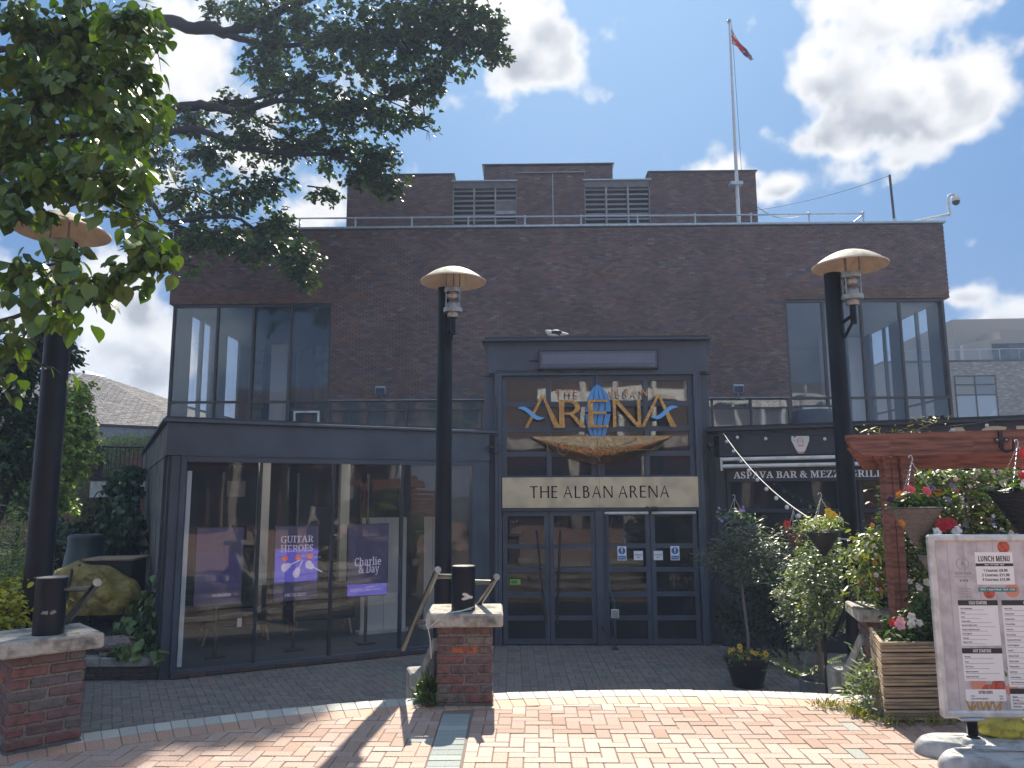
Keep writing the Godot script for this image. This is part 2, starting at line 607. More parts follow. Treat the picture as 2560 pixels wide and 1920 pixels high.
	mat("print_grey", Color(0.22, 0.21, 0.22), 0.6)
	mat("print_line", Color(0.36, 0.35, 0.36), 0.6)
	mat("print_teal", Color(0.03, 0.20, 0.19), 0.6)
	mat("print_red", Color(0.52, 0.09, 0.055), 0.6, 0.0, "blotch", 9.0)
	mat("print_pale_red", Color(0.62, 0.25, 0.18), 0.6)
	mat("print_chip", Color(0.50, 0.31, 0.12), 0.6, 0.0, "wood", 9.0)
	mat("print_green", Color(0.12, 0.18, 0.05), 0.6, 0.0, "blotch", 9.0)
	mat("sticker_blue", Color(0.015, 0.13, 0.42), 0.4)
	mat("sticker_white", Color(0.78, 0.79, 0.80), 0.4)
	mat("sticker_green", Color(0.20, 0.46, 0.08), 0.4)
	mat("cream_letter", Color(0.55, 0.50, 0.36), 0.6)
	mat("slate", Color(0.115, 0.11, 0.115), 0.8, 0.0, "grain", 1.5)
	mat("red_brick_far", Color(0.26, 0.115, 0.075), 0.9, 0.0, "grain", 1.2)
	mat("buff_brick", Color(0.42, 0.37, 0.31), 0.9, 0.0, "speck", 0.7)
	mat("brown_brick_far", Color(0.10, 0.066, 0.056), 0.9, 0.0, "grain", 1.2)
	mat("red_fascia", Color(0.16, 0.022, 0.028), 0.5)
	mat("mesh_white", Color(0.6, 0.6, 0.58), 0.5)
	mat("curtain_purple", Color(0.060, 0.022, 0.045), 0.8)
	mat("tread", Color(0.22, 0.16, 0.12), 0.9, 0.0, "blotch", 1.5)
	mat("riser", Color(0.11, 0.10, 0.09), 0.9, 0.0, "blotch", 1.5)
	mat("chain", Color(0.6, 0.6, 0.6), 0.35, 0.8)
	mat("cable", Color(0.012, 0.012, 0.014), 0.5)
	mat("cable_white", Color(0.55, 0.54, 0.50), 0.6)
	mat("bulb", Color(0.62, 0.66, 0.68), 0.1)
	pane("glass", Color(0.10, 0.13, 0.14), 0.06, 0.10, 0.35)
	pane("glass_wavy", Color(0.10, 0.13, 0.15), 0.05, 0.10, 0.30)
	pane("glass_blue", Color(0.12, 0.20, 0.24), 0.10, 0.08, 0.3)
	pane("glass_dark", Color(0.012, 0.016, 0.022), 0.55, 0.10, 0.3)
	glow("screen_violet", Color(0.06, 0.03, 0.22), 0.12)
	glow("screen_blue", Color(0.09, 0.075, 0.45), 0.42)
	glow("screen_night", Color(0.02, 0.015, 0.05), 0.4)
	glow("screen_white", Color(0.55, 0.5, 0.75), 0.3)
	glow("screen_red", Color(0.5, 0.1, 0.06), 0.4)
	glow("tube_light", Color(1.0, 0.95, 0.85), 4.0)
	glow("spot_light", Color(1.0, 0.9, 0.7), 5.0)
	tinted("bricks", 0.9, "grain", 5.0, "rough", 0.35)
	tinted("cobbles", 0.86, "speck", 2.2, "fine", 0.25)
	tinted("slates", 0.75, "grain", 2.0)
	tinted("petals", 0.6)
	tinted("painted", 0.7)
	leaf("maple_leaf", Color(1, 1, 1), Color(0.55, 0.62, 0.10))
	leaf("lime_leaf", Color(1, 1, 1), Color(0.66, 0.76, 0.15), 0.38)
	leaf("small_leaf", Color(1, 1, 1), Color(0.66, 0.74, 0.2), 0.4)
	leaf("glossy_leaf", Color(1, 1, 1), Color(0.25, 0.30, 0.05), 0.24)
	M["petals"].cull_mode = BaseMaterial3D.CULL_DISABLED
	M["petals"].backlight_enabled = true
	M["petals"].backlight = Color(0.5, 0.4, 0.35)


# ---------------------------------------------------------------- ground, plaza, steps, forecourt
var CLAY := [Color(0.42, 0.295, 0.235), Color(0.45, 0.325, 0.265), Color(0.40, 0.27, 0.205), Color(0.43, 0.31, 0.255), Color(0.385, 0.255, 0.20), Color(0.46, 0.335, 0.28)]
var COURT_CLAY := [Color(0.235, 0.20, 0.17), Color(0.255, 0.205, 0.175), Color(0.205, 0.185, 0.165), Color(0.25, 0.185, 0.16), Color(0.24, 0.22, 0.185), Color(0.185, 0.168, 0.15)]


func tones(called: String, list: Array, tex: String, scale: float, normal := "fine", ns := 0.3) -> Array:
	var r := []
	for k in list.size():
		r.append(mat("%s_%d" % [called, k], list[k], 0.66, 0.0, tex, scale, normal, ns, true))
	return r


func ring_point(deg: float, r: float) -> Vector2:
	return ARC + Vector2(sin(deg_to_rad(deg)), -cos(deg_to_rad(deg))) * r


func ground_and_paving() -> void:
	var s := MB.new()
	s.box2(Vector3(-1500, -1.4, -1500), Vector3(1500, -0.95, 1500))
	struct("ground", s, M["asphalt"])
	plaza()
	steps_and_kerb()
	forecourt()


func herring(center: Vector2, turn: float, unit: float, cells: int) -> Array:
	# [centre, half size, turn] of herringbone blocks
	var out := []
	var b := Transform2D(deg_to_rad(turn), center)
	for c in range(-cells, cells):
		for r in range(-cells, cells):
			var d := posmod(c - r, 4)
			if d == 0:
				out.append([b * (Vector2(c + 1, r + 0.5) * unit), Vector2(unit, unit / 2), turn])
			elif d == 3:
				out.append([b * (Vector2(c + 0.5, r + 1) * unit), Vector2(unit / 2, unit), turn])
	return out


func block_outline(b: Array, gap: float) -> PackedVector2Array:
	var t := Transform2D(deg_to_rad(b[2]), b[0])
	var h: Vector2 = b[1] - Vector2(gap, gap)
	return PackedVector2Array([t * Vector2(-h.x, -h.y), t * Vector2(h.x, -h.y), t * Vector2(h.x, h.y), t * Vector2(-h.x, h.y)])


# lays blocks inside an outline: whole ones share a mesh, those at the edge are cut to it
func lay(parent: Node3D, blocks: Array, region: PackedVector2Array, y: float, mats: Array, called: String, singly: int, gap: float, odd_mat: Material = null, odd := 0.0) -> void:
	var size: float = minf(blocks[0][1].x, blocks[0][1].y) * 2.0
	var unit_mesh := MB.new()
	unit_mesh.paver(Vector3(0, -0.03, 0), Vector3(size * 2.0, 0.06, size) - Vector3(gap * 2, 0, gap * 2), 0.0035)
	var shared := unit_mesh.mesh()
	blocks.sort_custom(func(a, b): return a[0].length_squared() < b[0].length_squared())
	var k := 0
	var where := []
	var colors := []
	for b in blocks:
		var o := block_outline(b, gap)
		var inside := 0
		for q in o:
			if Geometry2D.is_point_in_polygon(q, region):
				inside += 1
		if inside == 0:
			continue
		var m: Material = mats[rng.randi() % mats.size()]
		if odd_mat and rng.randf() < odd:
			m = odd_mat
		var lift := rnd(-0.0022, 0.0022)
		if inside == 4:
			var along: bool = b[1].x > b[1].y
			var t := Transform3D(Basis(Vector3.UP, -deg_to_rad(b[2]) + (0.0 if along else PI / 2)), Vector3(b[0].x, y + lift, b[0].y))
			t.basis = t.basis * Basis(Vector3(rnd(-1, 1), 0, rnd(-1, 1)).normalized(), rnd(0.0, 0.008))
			if k < singly:
				var p := obj(called, shared, m, parent)
				p.transform = t
				k += 1
			else:
				where.append(t)
				var c: Color = (m as StandardMaterial3D).albedo_color.srgb_to_linear()
				colors.append(c)
		else:
			for piece in Geometry2D.intersect_polygons(o, region):
				var area := 0.0
				for q in piece.size():
					area += piece[q].cross(piece[(q + 1) % piece.size()]) * 0.5
				if absf(area) < 0.0008:
					continue
				var s := MB.new()
				var flat := PackedVector2Array()
				for q in piece:
					flat.append(Vector2(q.x, -q.y))
				s.xf = Transform3D(Basis(Vector3.RIGHT, -PI / 2), Vector3(0, y + lift, 0))
				s.prism(flat, -0.06, 0.06)
				obj(called, s, m, parent)
	if where.size():
		multi(called + "s", shared, M["cobbles"], where, colors, parent)


func arc_poly(r: float, a0: float, a1: float, more: Array) -> PackedVector2Array:
	var p := PackedVector2Array()
	for k in 41:
		p.append(ring_point(lerpf(a0, a1, k / 40.0), r))
	for q in more:
		p.append(q)
	return p


func plaza() -> void:
	var root := MB.new()
	var edge := arc_poly(ARC_R - 0.03, -40.0, 19.0, [Vector2(5.5, -6.0), Vector2(26, -6.0), Vector2(26, 14.9), Vector2(-26, 14.9), Vector2(-26, -4.4)])
	var flat := PackedVector2Array()
	for q in edge:
		flat.append(Vector2(q.x, -q.y))
	root.xf = Transform3D(Basis(Vector3.RIGHT, -PI / 2), Vector3.ZERO)
	root.prism(flat, -0.9, 0.8935)
	var bed := struct("plaza", root, M["joint_sand"])
	# the plaza beyond the blocks that the photograph shows one by one
	var far := MB.new()
	for q in [[-26, 1.2, 26, 14.9], [-26, -4.0, -4.2, 1.2], [4.6, -5.9, 26, 1.2]]:
		far.box2(Vector3(q[0], -0.01, q[1]), Vector3(q[2], -0.003, q[3]))
	mat("far_clay", Color(0.43, 0.265, 0.205), 0.9, 0.0, "blotch", 0.5, "", 0.6, true)
	struct("paving_field", far, M["far_clay"], bed)
	var mats := tones("clay_block", CLAY, "speck", 2.0)
	var grey_m := mat("grey_block", Color(0.36, 0.37, 0.34), 0.9, 0.0, "speck", 2.0, "fine", 0.3, true)
	var r_in := ARC_R - 0.422
	var left := arc_poly(r_in, -37.0, -11.33, [Vector2(-0.535, 1.2), Vector2(-4.2, 1.2)])
	var right := arc_poly(r_in, -10.63, 16.5, [Vector2(4.6, -5.8), Vector2(4.6, 1.2), Vector2(-0.315, 1.2)])
	# trim both fields exactly along the grey band
	left = Geometry2D.intersect_polygons(left, PackedVector2Array([Vector2(-9, -9), Vector2(-0.535, -9), Vector2(-0.535, 2), Vector2(-9, 2)]))[0]
	right = Geometry2D.intersect_polygons(right, PackedVector2Array([Vector2(-0.315, -9), Vector2(9, -9), Vector2(9, 2), Vector2(-0.315, 2)]))[0]
	var blocks := herring(Vector2(0.3, -3.2), 1.6, 0.097, 66)
	var in_view := []
	var rest := []
	for b in blocks:
		var far_off: float = -b[0].y
		if far_off > 4.2 and absf(b[0].x) < far_off * 0.68 + 0.2:
			in_view.append(b)
		else:
			rest.append(b)
	for half in [[left, 110], [right, 190]]:
		lay(bed, in_view.duplicate(), half[0], 0.0, mats, "paving_brick", half[1], 0.0028, grey_m, 0.012)
		lay(bed, rest.duplicate(), half[0], 0.0, mats, "paving_brick", 0, 0.0028)
	# the grey band that runs towards the brick pier
	var band := []
	for k in 66:
		band.append([Vector2(-0.425, -5.98 + k * 0.1035), Vector2(0.103, 0.05175), 0.0])
	lay(bed, band, PackedVector2Array([Vector2(-1, -7), Vector2(1, -7), Vector2(1, 1.3), Vector2(-1, 1.3)]), 0.0, tones("band_block", [Color(0.33, 0.37, 0.35), Color(0.38, 0.41, 0.38), Color(0.30, 0.335, 0.32)], "speck", 2.0), "band_brick", 30, 0.0028)


func ring_block(a0: float, a1: float, r0: float, r1: float, y0: float, y1: float, steps := 1) -> MB:
	var s := MB.new()
	var e := 0.0025
	for k in steps:
		var b0 := lerpf(a0, a1, float(k) / steps)
		var b1 := lerpf(a0, a1, float(k + 1) / steps)
		var q := [ring_point(b0, r0), ring_point(b1, r0), ring_point(b1, r1), ring_point(b0, r1)]
		var mid: Vector2 = (q[0] + q[1] + q[2] + q[3]) / 4.0
		var c := Vector3(mid.x, (y0 + y1) / 2.0, mid.y)
		var top := []
		var low := []
		var base := []
		for p in q:
			var p2: Vector2 = p + (mid - p).normalized() * e
			if steps > 1:
				p2 = p
			top.append(Vector3(p2.x, y1, p2.y))
			low.append(Vector3(p.x, y1 - (e if steps == 1 else 0.0), p.y))
			base.append(Vector3(p.x, y0, p.y))
		s.out(top.duplicate(), c)
		for j in 4:
			var m: int = (j + 1) % 4
			s.out([base[j], base[m], low[m], low[j]], c)
			if steps == 1:
				s.out([low[j], low[m], top[m], top[j]], c)
	return s


func steps_and_kerb() -> void:
	var steps := MB.new()
	for k in 5:
		var y := -0.164 * (k + 1) + 0.0
		if k < 4:
			var g := ring_block(-44.0, 20.0, ARC_R - 0.2 + k * 0.32, ARC_R + 0.31 + k * 0.32, -1.0 + k * 0.002, y, 26)
			var o := struct("step", g, M["tread"])
			o.set_meta("kind", "structure")
			var nose := []
			var cnt := 22
			for j in cnt:
				var w := 64.0 / cnt
				nose.append(-44.0 + j * w)
				obj("nosing", ring_block(-44.0 + j * w + 0.06, -44.0 + (j + 1) * w - 0.06, ARC_R + 0.11 + k * 0.32, ARC_R + 0.335 + k * 0.32, y - 0.06, y + 0.012), M["concrete"], o)
	var kerb := struct("kerb", ring_block(-40.0, 19.0, ARC_R - 0.42, ARC_R - 0.004, -0.3, -0.0045, 30), M["mortar"])
	var stone := tones("kerb_stone", [Color(0.50, 0.49, 0.44), Color(0.56, 0.55, 0.50), Color(0.45, 0.445, 0.41)], "speck", 2.0)
	var clay := tones("kerb_clay", [Color(0.50, 0.30, 0.20), Color(0.47, 0.29, 0.21), Color(0.52, 0.325, 0.235)], "speck", 2.0)
	var w := rad_to_deg(0.108 / (ARC_R - 0.2))
	var n := int(59.0 / w)
	for k in n:
		var a := -40.0 + k * w
		obj("kerb_stone", ring_block(a + w * 0.02, a + w * 0.98, ARC_R - 0.196, ARC_R + 0.012, -0.12, rnd(-0.002, 0.003)), stone[rng.randi() % 3], kerb)
		obj("kerb_brick", ring_block(a + w * 0.025, a + w * 0.975, ARC_R - 0.414, ARC_R - 0.204, -0.1, rnd(-0.003, 0.002)), clay[rng.randi() % 3], kerb)


func forecourt() -> void:
	var s := MB.new()
	s.box2(Vector3(-13, -0.948, -24.5), Vector3(14, COURT - 0.010, -5.0))
	var bed := struct("forecourt", s, M["court_joint"])
	var mats := tones("court_block", COURT_CLAY, "blotch", 1.3)
	# herringbone in front of the glazed foyer, basket weave before the doors
	var outer := ARC_R + 1.27
	var left := PackedVector2Array()
	for k in 21:
		left.append(ring_point(lerpf(-44.0, -9.0, k / 20.0), outer))
	for q in [Vector2(-0.4, -12.96), Vector2(-4.60, -10.80), Vector2(-6.2, -10.75)]:
		left.append(q)
	lay(bed, herring(Vector2(-3.0, -10.2), -27.3, 0.103, 50), left, COURT, mats, "court_brick", 120, 0.003)
	var right := PackedVector2Array()
	for k in 21:
		right.append(ring_point(lerpf(-9.0, 20.0, k / 20.0), outer))
	for q in [Vector2(5.6, -12.1), Vector2(3.3, -13.02), Vector2(-0.4, -13.1)]:
		right.append(q)
	var weave := []
	for i in range(-4, 30):
		for j in range(0, 26):
			var c := Vector2(-0.4 + i * 0.206, -13.1 + j * 0.206)
			for h in 2:
				var sgn := -0.0515 if h == 0 else 0.0515
				if (i + j) % 2 == 0:
					weave.append([c + Vector2(0, sgn), Vector2(0.103, 0.0515), 1.0])
				else:
					weave.append([c + Vector2(sgn, 0), Vector2(0.0515, 0.103), 1.0])
	lay(bed, weave, right, COURT, mats, "court_brick", 180, 0.0035)


# ---------------------------------------------------------------- brick hall
const HALL_AT := Vector3(1.6, 0, -25.3)
const HALL_TURN := -0.9


func framed(called: String, parent: Node3D, x0: float, x1: float, y0: float, y1: float, xs: Array, ys: Array, z: float, bar: float, deep: float, frame_m: Material, glass_m: Material, alt_glass := {}, single_glazed := false) -> MeshInstance3D:
	# an outer frame with mullions, transoms and one double pane per opening
	var f := MB.new()
	f.box2(Vector3(x0, y0, z - deep), Vector3(x0 + bar, y1, z))
	f.box2(Vector3(x1 - bar, y0, z - deep), Vector3(x1, y1, z))
	f.box2(Vector3(x0 + bar, y1 - bar, z - deep), Vector3(x1 - bar, y1, z - 0.002))
	f.box2(Vector3(x0 + bar, y0, z - deep), Vector3(x1 - bar, y0 + bar, z - 0.002))
	var o := obj(called, f, frame_m, parent)
	for x in xs:
		box_part("mullion", Vector3(x - bar / 2, y0 + bar, z - deep + 0.004), Vector3(x + bar / 2, y1 - bar, z + 0.012), frame_m, o, 0.004)
	var xe := [x0 + bar / 2] + xs + [x1 - bar / 2]
	var ye := [y0 + bar / 2] + ys + [y1 - bar / 2]
	for k in xe.size() - 1:
		for y in ys:
			box_part("transom", Vector3(xe[k] + bar / 2, y - bar / 2, z - deep + 0.008), Vector3(xe[k + 1] - bar / 2, y + bar / 2, z + 0.004), frame_m, o)
		for j in ye.size() - 1:
			var g := MB.new()
			for zz in ([z - deep * 0.55] if single_glazed else [z - deep * 0.55, z - deep * 0.55 - 0.024]):
				g.box2(Vector3(xe[k] + bar * 0.4, ye[j] + bar * 0.4, zz - 0.006), Vector3(xe[k + 1] - bar * 0.4, ye[j + 1] - bar * 0.4, zz))
			var p := obj("pane", g, alt_glass.get(Vector2i(k, j), glass_m), o)
			p.rotation_degrees = Vector3(rnd(-0.18, 0.18), rnd(-0.18, 0.18), 0)
			p.position = Vector3.ZERO
	return o


func brick_face(x0: float, x1: float, y0: float, y1: float, z: float, where: Array, colors: Array, holes: Array, warm: Array = []) -> void:
	var row := 0
	var stain := FastNoiseLite.new()
	stain.seed = 77
	stain.frequency = 0.05
	stain.fractal_octaves = 3
	var y := y0 + 0.0375
	while y < y1 - 0.02:
		var x := x0 - (0.1125 if row % 2 else 0.0)
		while x < x1:
			var a := maxf(x, x0)
			var b := minf(x + 0.215, x1)
			var skip := b - a < 0.03
			for h in holes:
				if y > h[2] and y < h[3]:
					if a >= h[0] - 0.001 and b <= h[1] + 0.001:
						skip = true
					elif a < h[0] and b > h[0]:
						b = h[0]
					elif a < h[1] and b > h[1]:
						a = h[1]
			if not skip and b - a > 0.02:
				where.append(Transform3D(Basis.from_scale(Vector3((b - a) / 0.215, 1, 1)), Vector3((a + b) / 2.0, y, z + rnd(-0.004, 0.004))))
				var v := rnd(0.78, 1.2)
				var c := Color(0.195, 0.122, 0.108) * v
				var q := rng.randf()
				if q < 0.10:
					c = Color(0.195, 0.10, 0.082) * v
				elif q < 0.2:
					c = Color(0.13, 0.105, 0.11) * v
				elif q < 0.23:
					c = Color(0.24, 0.115, 0.06) * v
				elif q < 0.30:
					c = Color(0.20, 0.15, 0.135) * v
				c = c * (1.0 + 0.28 * stain.get_noise_2d(a * 9.0, y * 9.0)) * (1.0 - 0.22 * smoothstep(9.4, 10.7, y) * (0.6 + 0.9 * stain.get_noise_2d(a * 40.0, y * 3.0)))
				if stain.get_noise_2d(a * 22.0 + 70.0, y * 30.0) > 0.47 and rng.randf() < 0.3:
					c = c.lerp(Color(0.34, 0.32, 0.30), 0.4)
				for wr in warm:
					if a > wr[0] and b < wr[1] and y > wr[2] and y < wr[3] and rng.randf() < wr[4]:
						c = Color(0.21, 0.12, 0.078) * v
				colors.append(c)
			x += 0.225
		y += 0.075
		row += 1


func brick_hall() -> void:
	var o := thing("brick_hall", "long dark brown brick arts hall with glazed upper corners, behind the steel entrance", "building", HALL_AT, HALL_TURN)
	# backing walls of mortar, one brick joint behind the face
	var w := MB.new()
	w.box2(Vector3(-13.24, 8.15, -21.8), Vector3(13.07, 10.715, -0.10))
	obj("upper_wall", w, M["dark_mortar"], o)
	w = MB.new()
	w.box2(Vector3(-7.69, 4.79, -9.3), Vector3(7.57, 8.148, -0.10))
	w.box2(Vector3(-2.0, 2.4, -9.3), Vector3(2.0, 4.788, -0.10))
	obj("middle_wall", w, M["dark_mortar"], o)
	w = MB.new()
	w.box2(Vector3(-13.0, COURT, -21.7), Vector3(12.9, 3.45, -0.3))
	w.box2(Vector3(-13.0, 3.452, -21.7), Vector3(12.9, 8.1, -9.31))
	obj("rear_wall", w, M["dark_mortar"], o)
	var where := []
	var colors := []
	var holes := [[-13.3, -7.70, 0.0, 8.14], [7.58, 13.3, 0.0, 8.14], [-7.71, -1.9, 0.0, 4.79], [1.9, 7.6, 0.0, 4.79]]
	var warm := [[-13.3, -6.2, 8.1, 8.46, 0.8], [6.9, 13.2, 8.1, 8.48, 0.8], [-5.4, -4.4, 6.7, 6.95, 0.5], [-7.6, -2.0, 4.7, 5.6, 0.12], [2.0, 7.0, 5.5, 7.4, 0.10], [-2.0, 3.0, 8.0, 8.8, 0.08]]
	brick_face(-13.25, 13.08, 4.74, 10.72, -0.052, where, colors, holes, warm)
	# the ends of the upper band
	for side in [-1, 1]:
		var x := -13.25 if side < 0 else 13.08
		var y := 8.14 + 0.0375
		var row := 0
		while y < 10.7:
			for k in 26:
				where.append(Transform3D(Basis(Vector3.UP, PI / 2), Vector3(x - side * 0.05, y, -0.22 - k * 0.225 - (0.11 if row % 2 else 0.0))))
				colors.append(Color(0.12, 0.085, 0.07) * rnd(0.7, 1.15))
			y += 0.075
			row += 1
	var b := MB.new()
	b.box(Vector3.ZERO, Vector3(0.215, 0.065, 0.1))
	var bm := b.mesh()
	# the bricks that show largest, one by one
	var order := range(where.size())
	var eye := Vector3(-1.6, 1.6, 25.3)
	order.sort_custom(func(p, q): return (where[p].origin - eye).length_squared() + (400.0 if absf(where[p].origin.x) < 2.1 and where[p].origin.y < 5.9 else 0.0) < (where[q].origin - eye).length_squared() + (400.0 if absf(where[q].origin.x) < 2.1 and where[q].origin.y < 5.9 else 0.0))
	var tone := []
	for k in 7:
		tone.append(mat("hall_brick_%d" % k, [Color(0.195, 0.122, 0.108), Color(0.165, 0.108, 0.098), Color(0.215, 0.135, 0.12), Color(0.195, 0.10, 0.082), Color(0.13, 0.105, 0.11), Color(0.20, 0.15, 0.135), Color(0.24, 0.125, 0.075)][k], 0.9, 0.0, "grain", 5.0, "rough", 0.35))
	var rest := []
	var rest_c := []
	for k in order.size():
		var id: int = order[k]
		if k < 290:
			var pick := rng.randi() % 6 if rng.randf() > 0.03 else 6
			obj("brick", bm, tone[pick], o).transform = where[id]
		else:
			rest.append(where[id])
			rest_c.append(colors[id])
	multi("bricks", bm, M["bricks"], rest, rest_c, o)
	# coping and soffits
	box_part("coping", Vector3(-13.32, 10.72, -21.9), Vector3(13.15, 10.795, 0.05), M["galvanised"], o, 0.01)
	box_part("soffit", Vector3(-13.22, 8.10, -9.3), Vector3(-7.66, 8.138, -0.06), M["bronze_frame"], o)
	box_part("soffit", Vector3(7.54, 8.10, -9.3), Vector3(13.06, 8.138, -0.06), M["bronze_frame"], o)
	# weep slots below the coping line
	for k in 11:
		box_part("weep_slot", Vector3(-12.4 + k * 2.42, 8.50, -0.01), Vector3(-12.38 + k * 2.42, 8.58, 0.004), M["black"], o)
		if k > 1 and k < 9:
			box_part("weep_slot", Vector3(-12.0 + k * 2.42, 5.28, -0.01), Vector3(-11.98 + k * 2.42, 5.36, 0.004), M["black"], o)
	corner_rooms(o)
	# the strips of low windows beside the portal
	var fr: Material = M["bronze_frame"]
	var lw := framed("strip_window", o, -7.70, -1.95, 3.5, 4.78, [-6.42, -5.13, -3.84, -2.60], [4.455], -0.06, 0.055, 0.12, fr, M["glass_blue"])
	tag(lw, "low strip of windows left of the portal")
	var rw := framed("strip_window", o, 1.95, 7.58, 3.5, 4.78, [3.7, 5.02, 6.30], [4.455], -0.06, 0.055, 0.12, fr, M["glass_blue"])
	tag(rw, "low strip of windows right of the portal")
	box_part("sill", Vector3(-7.7, 4.782, -0.1), Vector3(-1.95, 4.80, 0.03), M["galvanised"], o)
	box_part("sill", Vector3(1.95, 4.782, -0.1), Vector3(7.58, 4.80, 0.03), M["galvanised"], o)
	# rooms behind the strips
	for side in [-1, 1]:
		var sx: float = side
		var a := -7.6 if side < 0 else 2.0
		var m: Material = M["panel_olive"] if side < 0 else M["white_board"]
		box_part("room_wall", Vector3(a, 3.46, -3.2), Vector3(a + 5.6, 4.785, -3.0), m, o)
		for k in 3:
			box_part("room_pier", Vector3(a + 0.9 + k * 1.9, 3.46, -2.0), Vector3(a + 1.5 + k * 1.9, 4.785, -1.5), m, o)
	plant_rooms(o)


func corner_rooms(o: Node3D) -> void:
	var fr: Material = M["bronze_frame"]
	for side in [-1, 1]:
		var xs := [-11.59, -10.36, -9.07] if side < 0 else [8.85, 10.13, 11.41]
		var x0 := -13.13 if side < 0 else 7.58
		var x1 := -7.70 if side < 0 else 12.90
		var f := framed("corner_window", o, x0, x1, 3.45, 8.09, xs, [4.765], -0.06, 0.075, 0.14, fr, M["glass_blue"], {}, true)
		tag(f, "tall glazed corner room at the %s end of the brick hall" % ("left" if side < 0 else "right"))
		# the small white opening light
		var vx := -8.86 if side < 0 else 7.95
		var v := MB.new()
		for q in [[vx, 4.0, vx + 0.06, 4.44], [vx + 0.80, 4.0, vx + 0.86, 4.44], [vx + 0.06, 4.38, vx + 0.80, 4.44], [vx + 0.06, 4.0, vx + 0.80, 4.06]]:
			v.box2(Vector3(q[0], q[1], -0.05), Vector3(q[2], q[3], 0.03))
		obj("opening_light", v, M["white_paint"], o)
		box_part("vent_bar", Vector3(vx - 0.2, 4.46, -0.09), Vector3(vx + 1.0, 4.52, -0.03), fr, o)
		# the glazed return wall
		var ex := -13.10 if side < 0 else 12.87
		var solid := [[0.0, 1.40], [2.15, 2.45], [3.10, 4.70], [6.0, 9.3]] if side < 0 else [[0.0, 1.05], [1.68, 1.90], [2.95, 3.85], [4.2, 4.42], [5.4, 9.3]]
		var wall := MB.new()
		for q in solid:
			wall.box2(Vector3(ex - 0.06, 3.45, -q[1]), Vector3(ex + 0.06, 8.095, -q[0] - 0.14))
		wall.box2(Vector3(ex - 0.05, 4.74, -9.3), Vector3(ex + 0.05, 4.80, -0.2))
		obj("return_wall", wall, fr, o)
		var g := MB.new()
		for k in solid.size() - 1:
			g.box2(Vector3(ex - 0.012, 3.46, -solid[k + 1][0] - 0.13), Vector3(ex + 0.012, 8.08, -solid[k][1] + 0.005))
		obj("return_pane", g, M["glass"], o)
		# the room: floor, ceiling, rear wall, piers
		var pale: Material = M["panel_olive"] if side < 0 else M["white_board"]
		box_part("room_floor", Vector3(x0 + 0.1, 3.452, -9.28), Vector3(x1 - 0.05, 3.50, -0.22), M["screed"], o)
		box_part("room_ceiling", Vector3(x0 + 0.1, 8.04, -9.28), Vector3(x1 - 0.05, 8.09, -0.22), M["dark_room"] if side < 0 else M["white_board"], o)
		if side < 0:
			box_part("room_wall", Vector3(x0 + 0.1, 3.5, -9.28), Vector3(x1, 8.04, -9.0), M["dark_room"], o)
			box_part("room_wall", Vector3(x1 - 0.06, 3.5, -9.0), Vector3(x1 - 0.03, 8.04, -0.25), M["panel_olive"], o)
			for q in [[-12.95, -12.35, -7.3, 0], [-11.85, -11.15, -6.8, 1], [-10.9, -10.6, -7.2, 0], [-10.1, -9.3, -7.2, 0]]:
				box_part("room_pier", Vector3(q[0], 3.5, q[2]), Vector3(q[1], 8.0, q[2] + 0.35), M["white_board"] if q[3] else M["panel_olive"], o)
			box_part("curtain", Vector3(-10.62, 3.5, -6.6), Vector3(-10.12, 7.8, -6.5), M["curtain_purple"], o)
		else:
			box_part("room_wall", Vector3(x0 + 0.1, 3.5, -9.28), Vector3(x1, 8.04, -9.0), M["white_board"], o)
			box_part("room_wall", Vector3(x0 + 0.03, 3.5, -9.0), Vector3(x0 + 0.06, 8.04, -0.25), M["white_board"], o)
			for q in [[12.1, 12.7, -6.3], [10.4, 10.9, -4.6], [8.0, 8.5, -6.5], [9.1, 10.0, -7.2]]:
				box_part("room_pier", Vector3(q[0], 3.5, q[2]), Vector3(q[1], 8.0, q[2] + 0.4), M["white_board"], o)
			box_part("curtain", Vector3(7.9, 5.4, -5.6), Vector3(8.5, 7.4, -5.5), M["curtain_purple"], o)


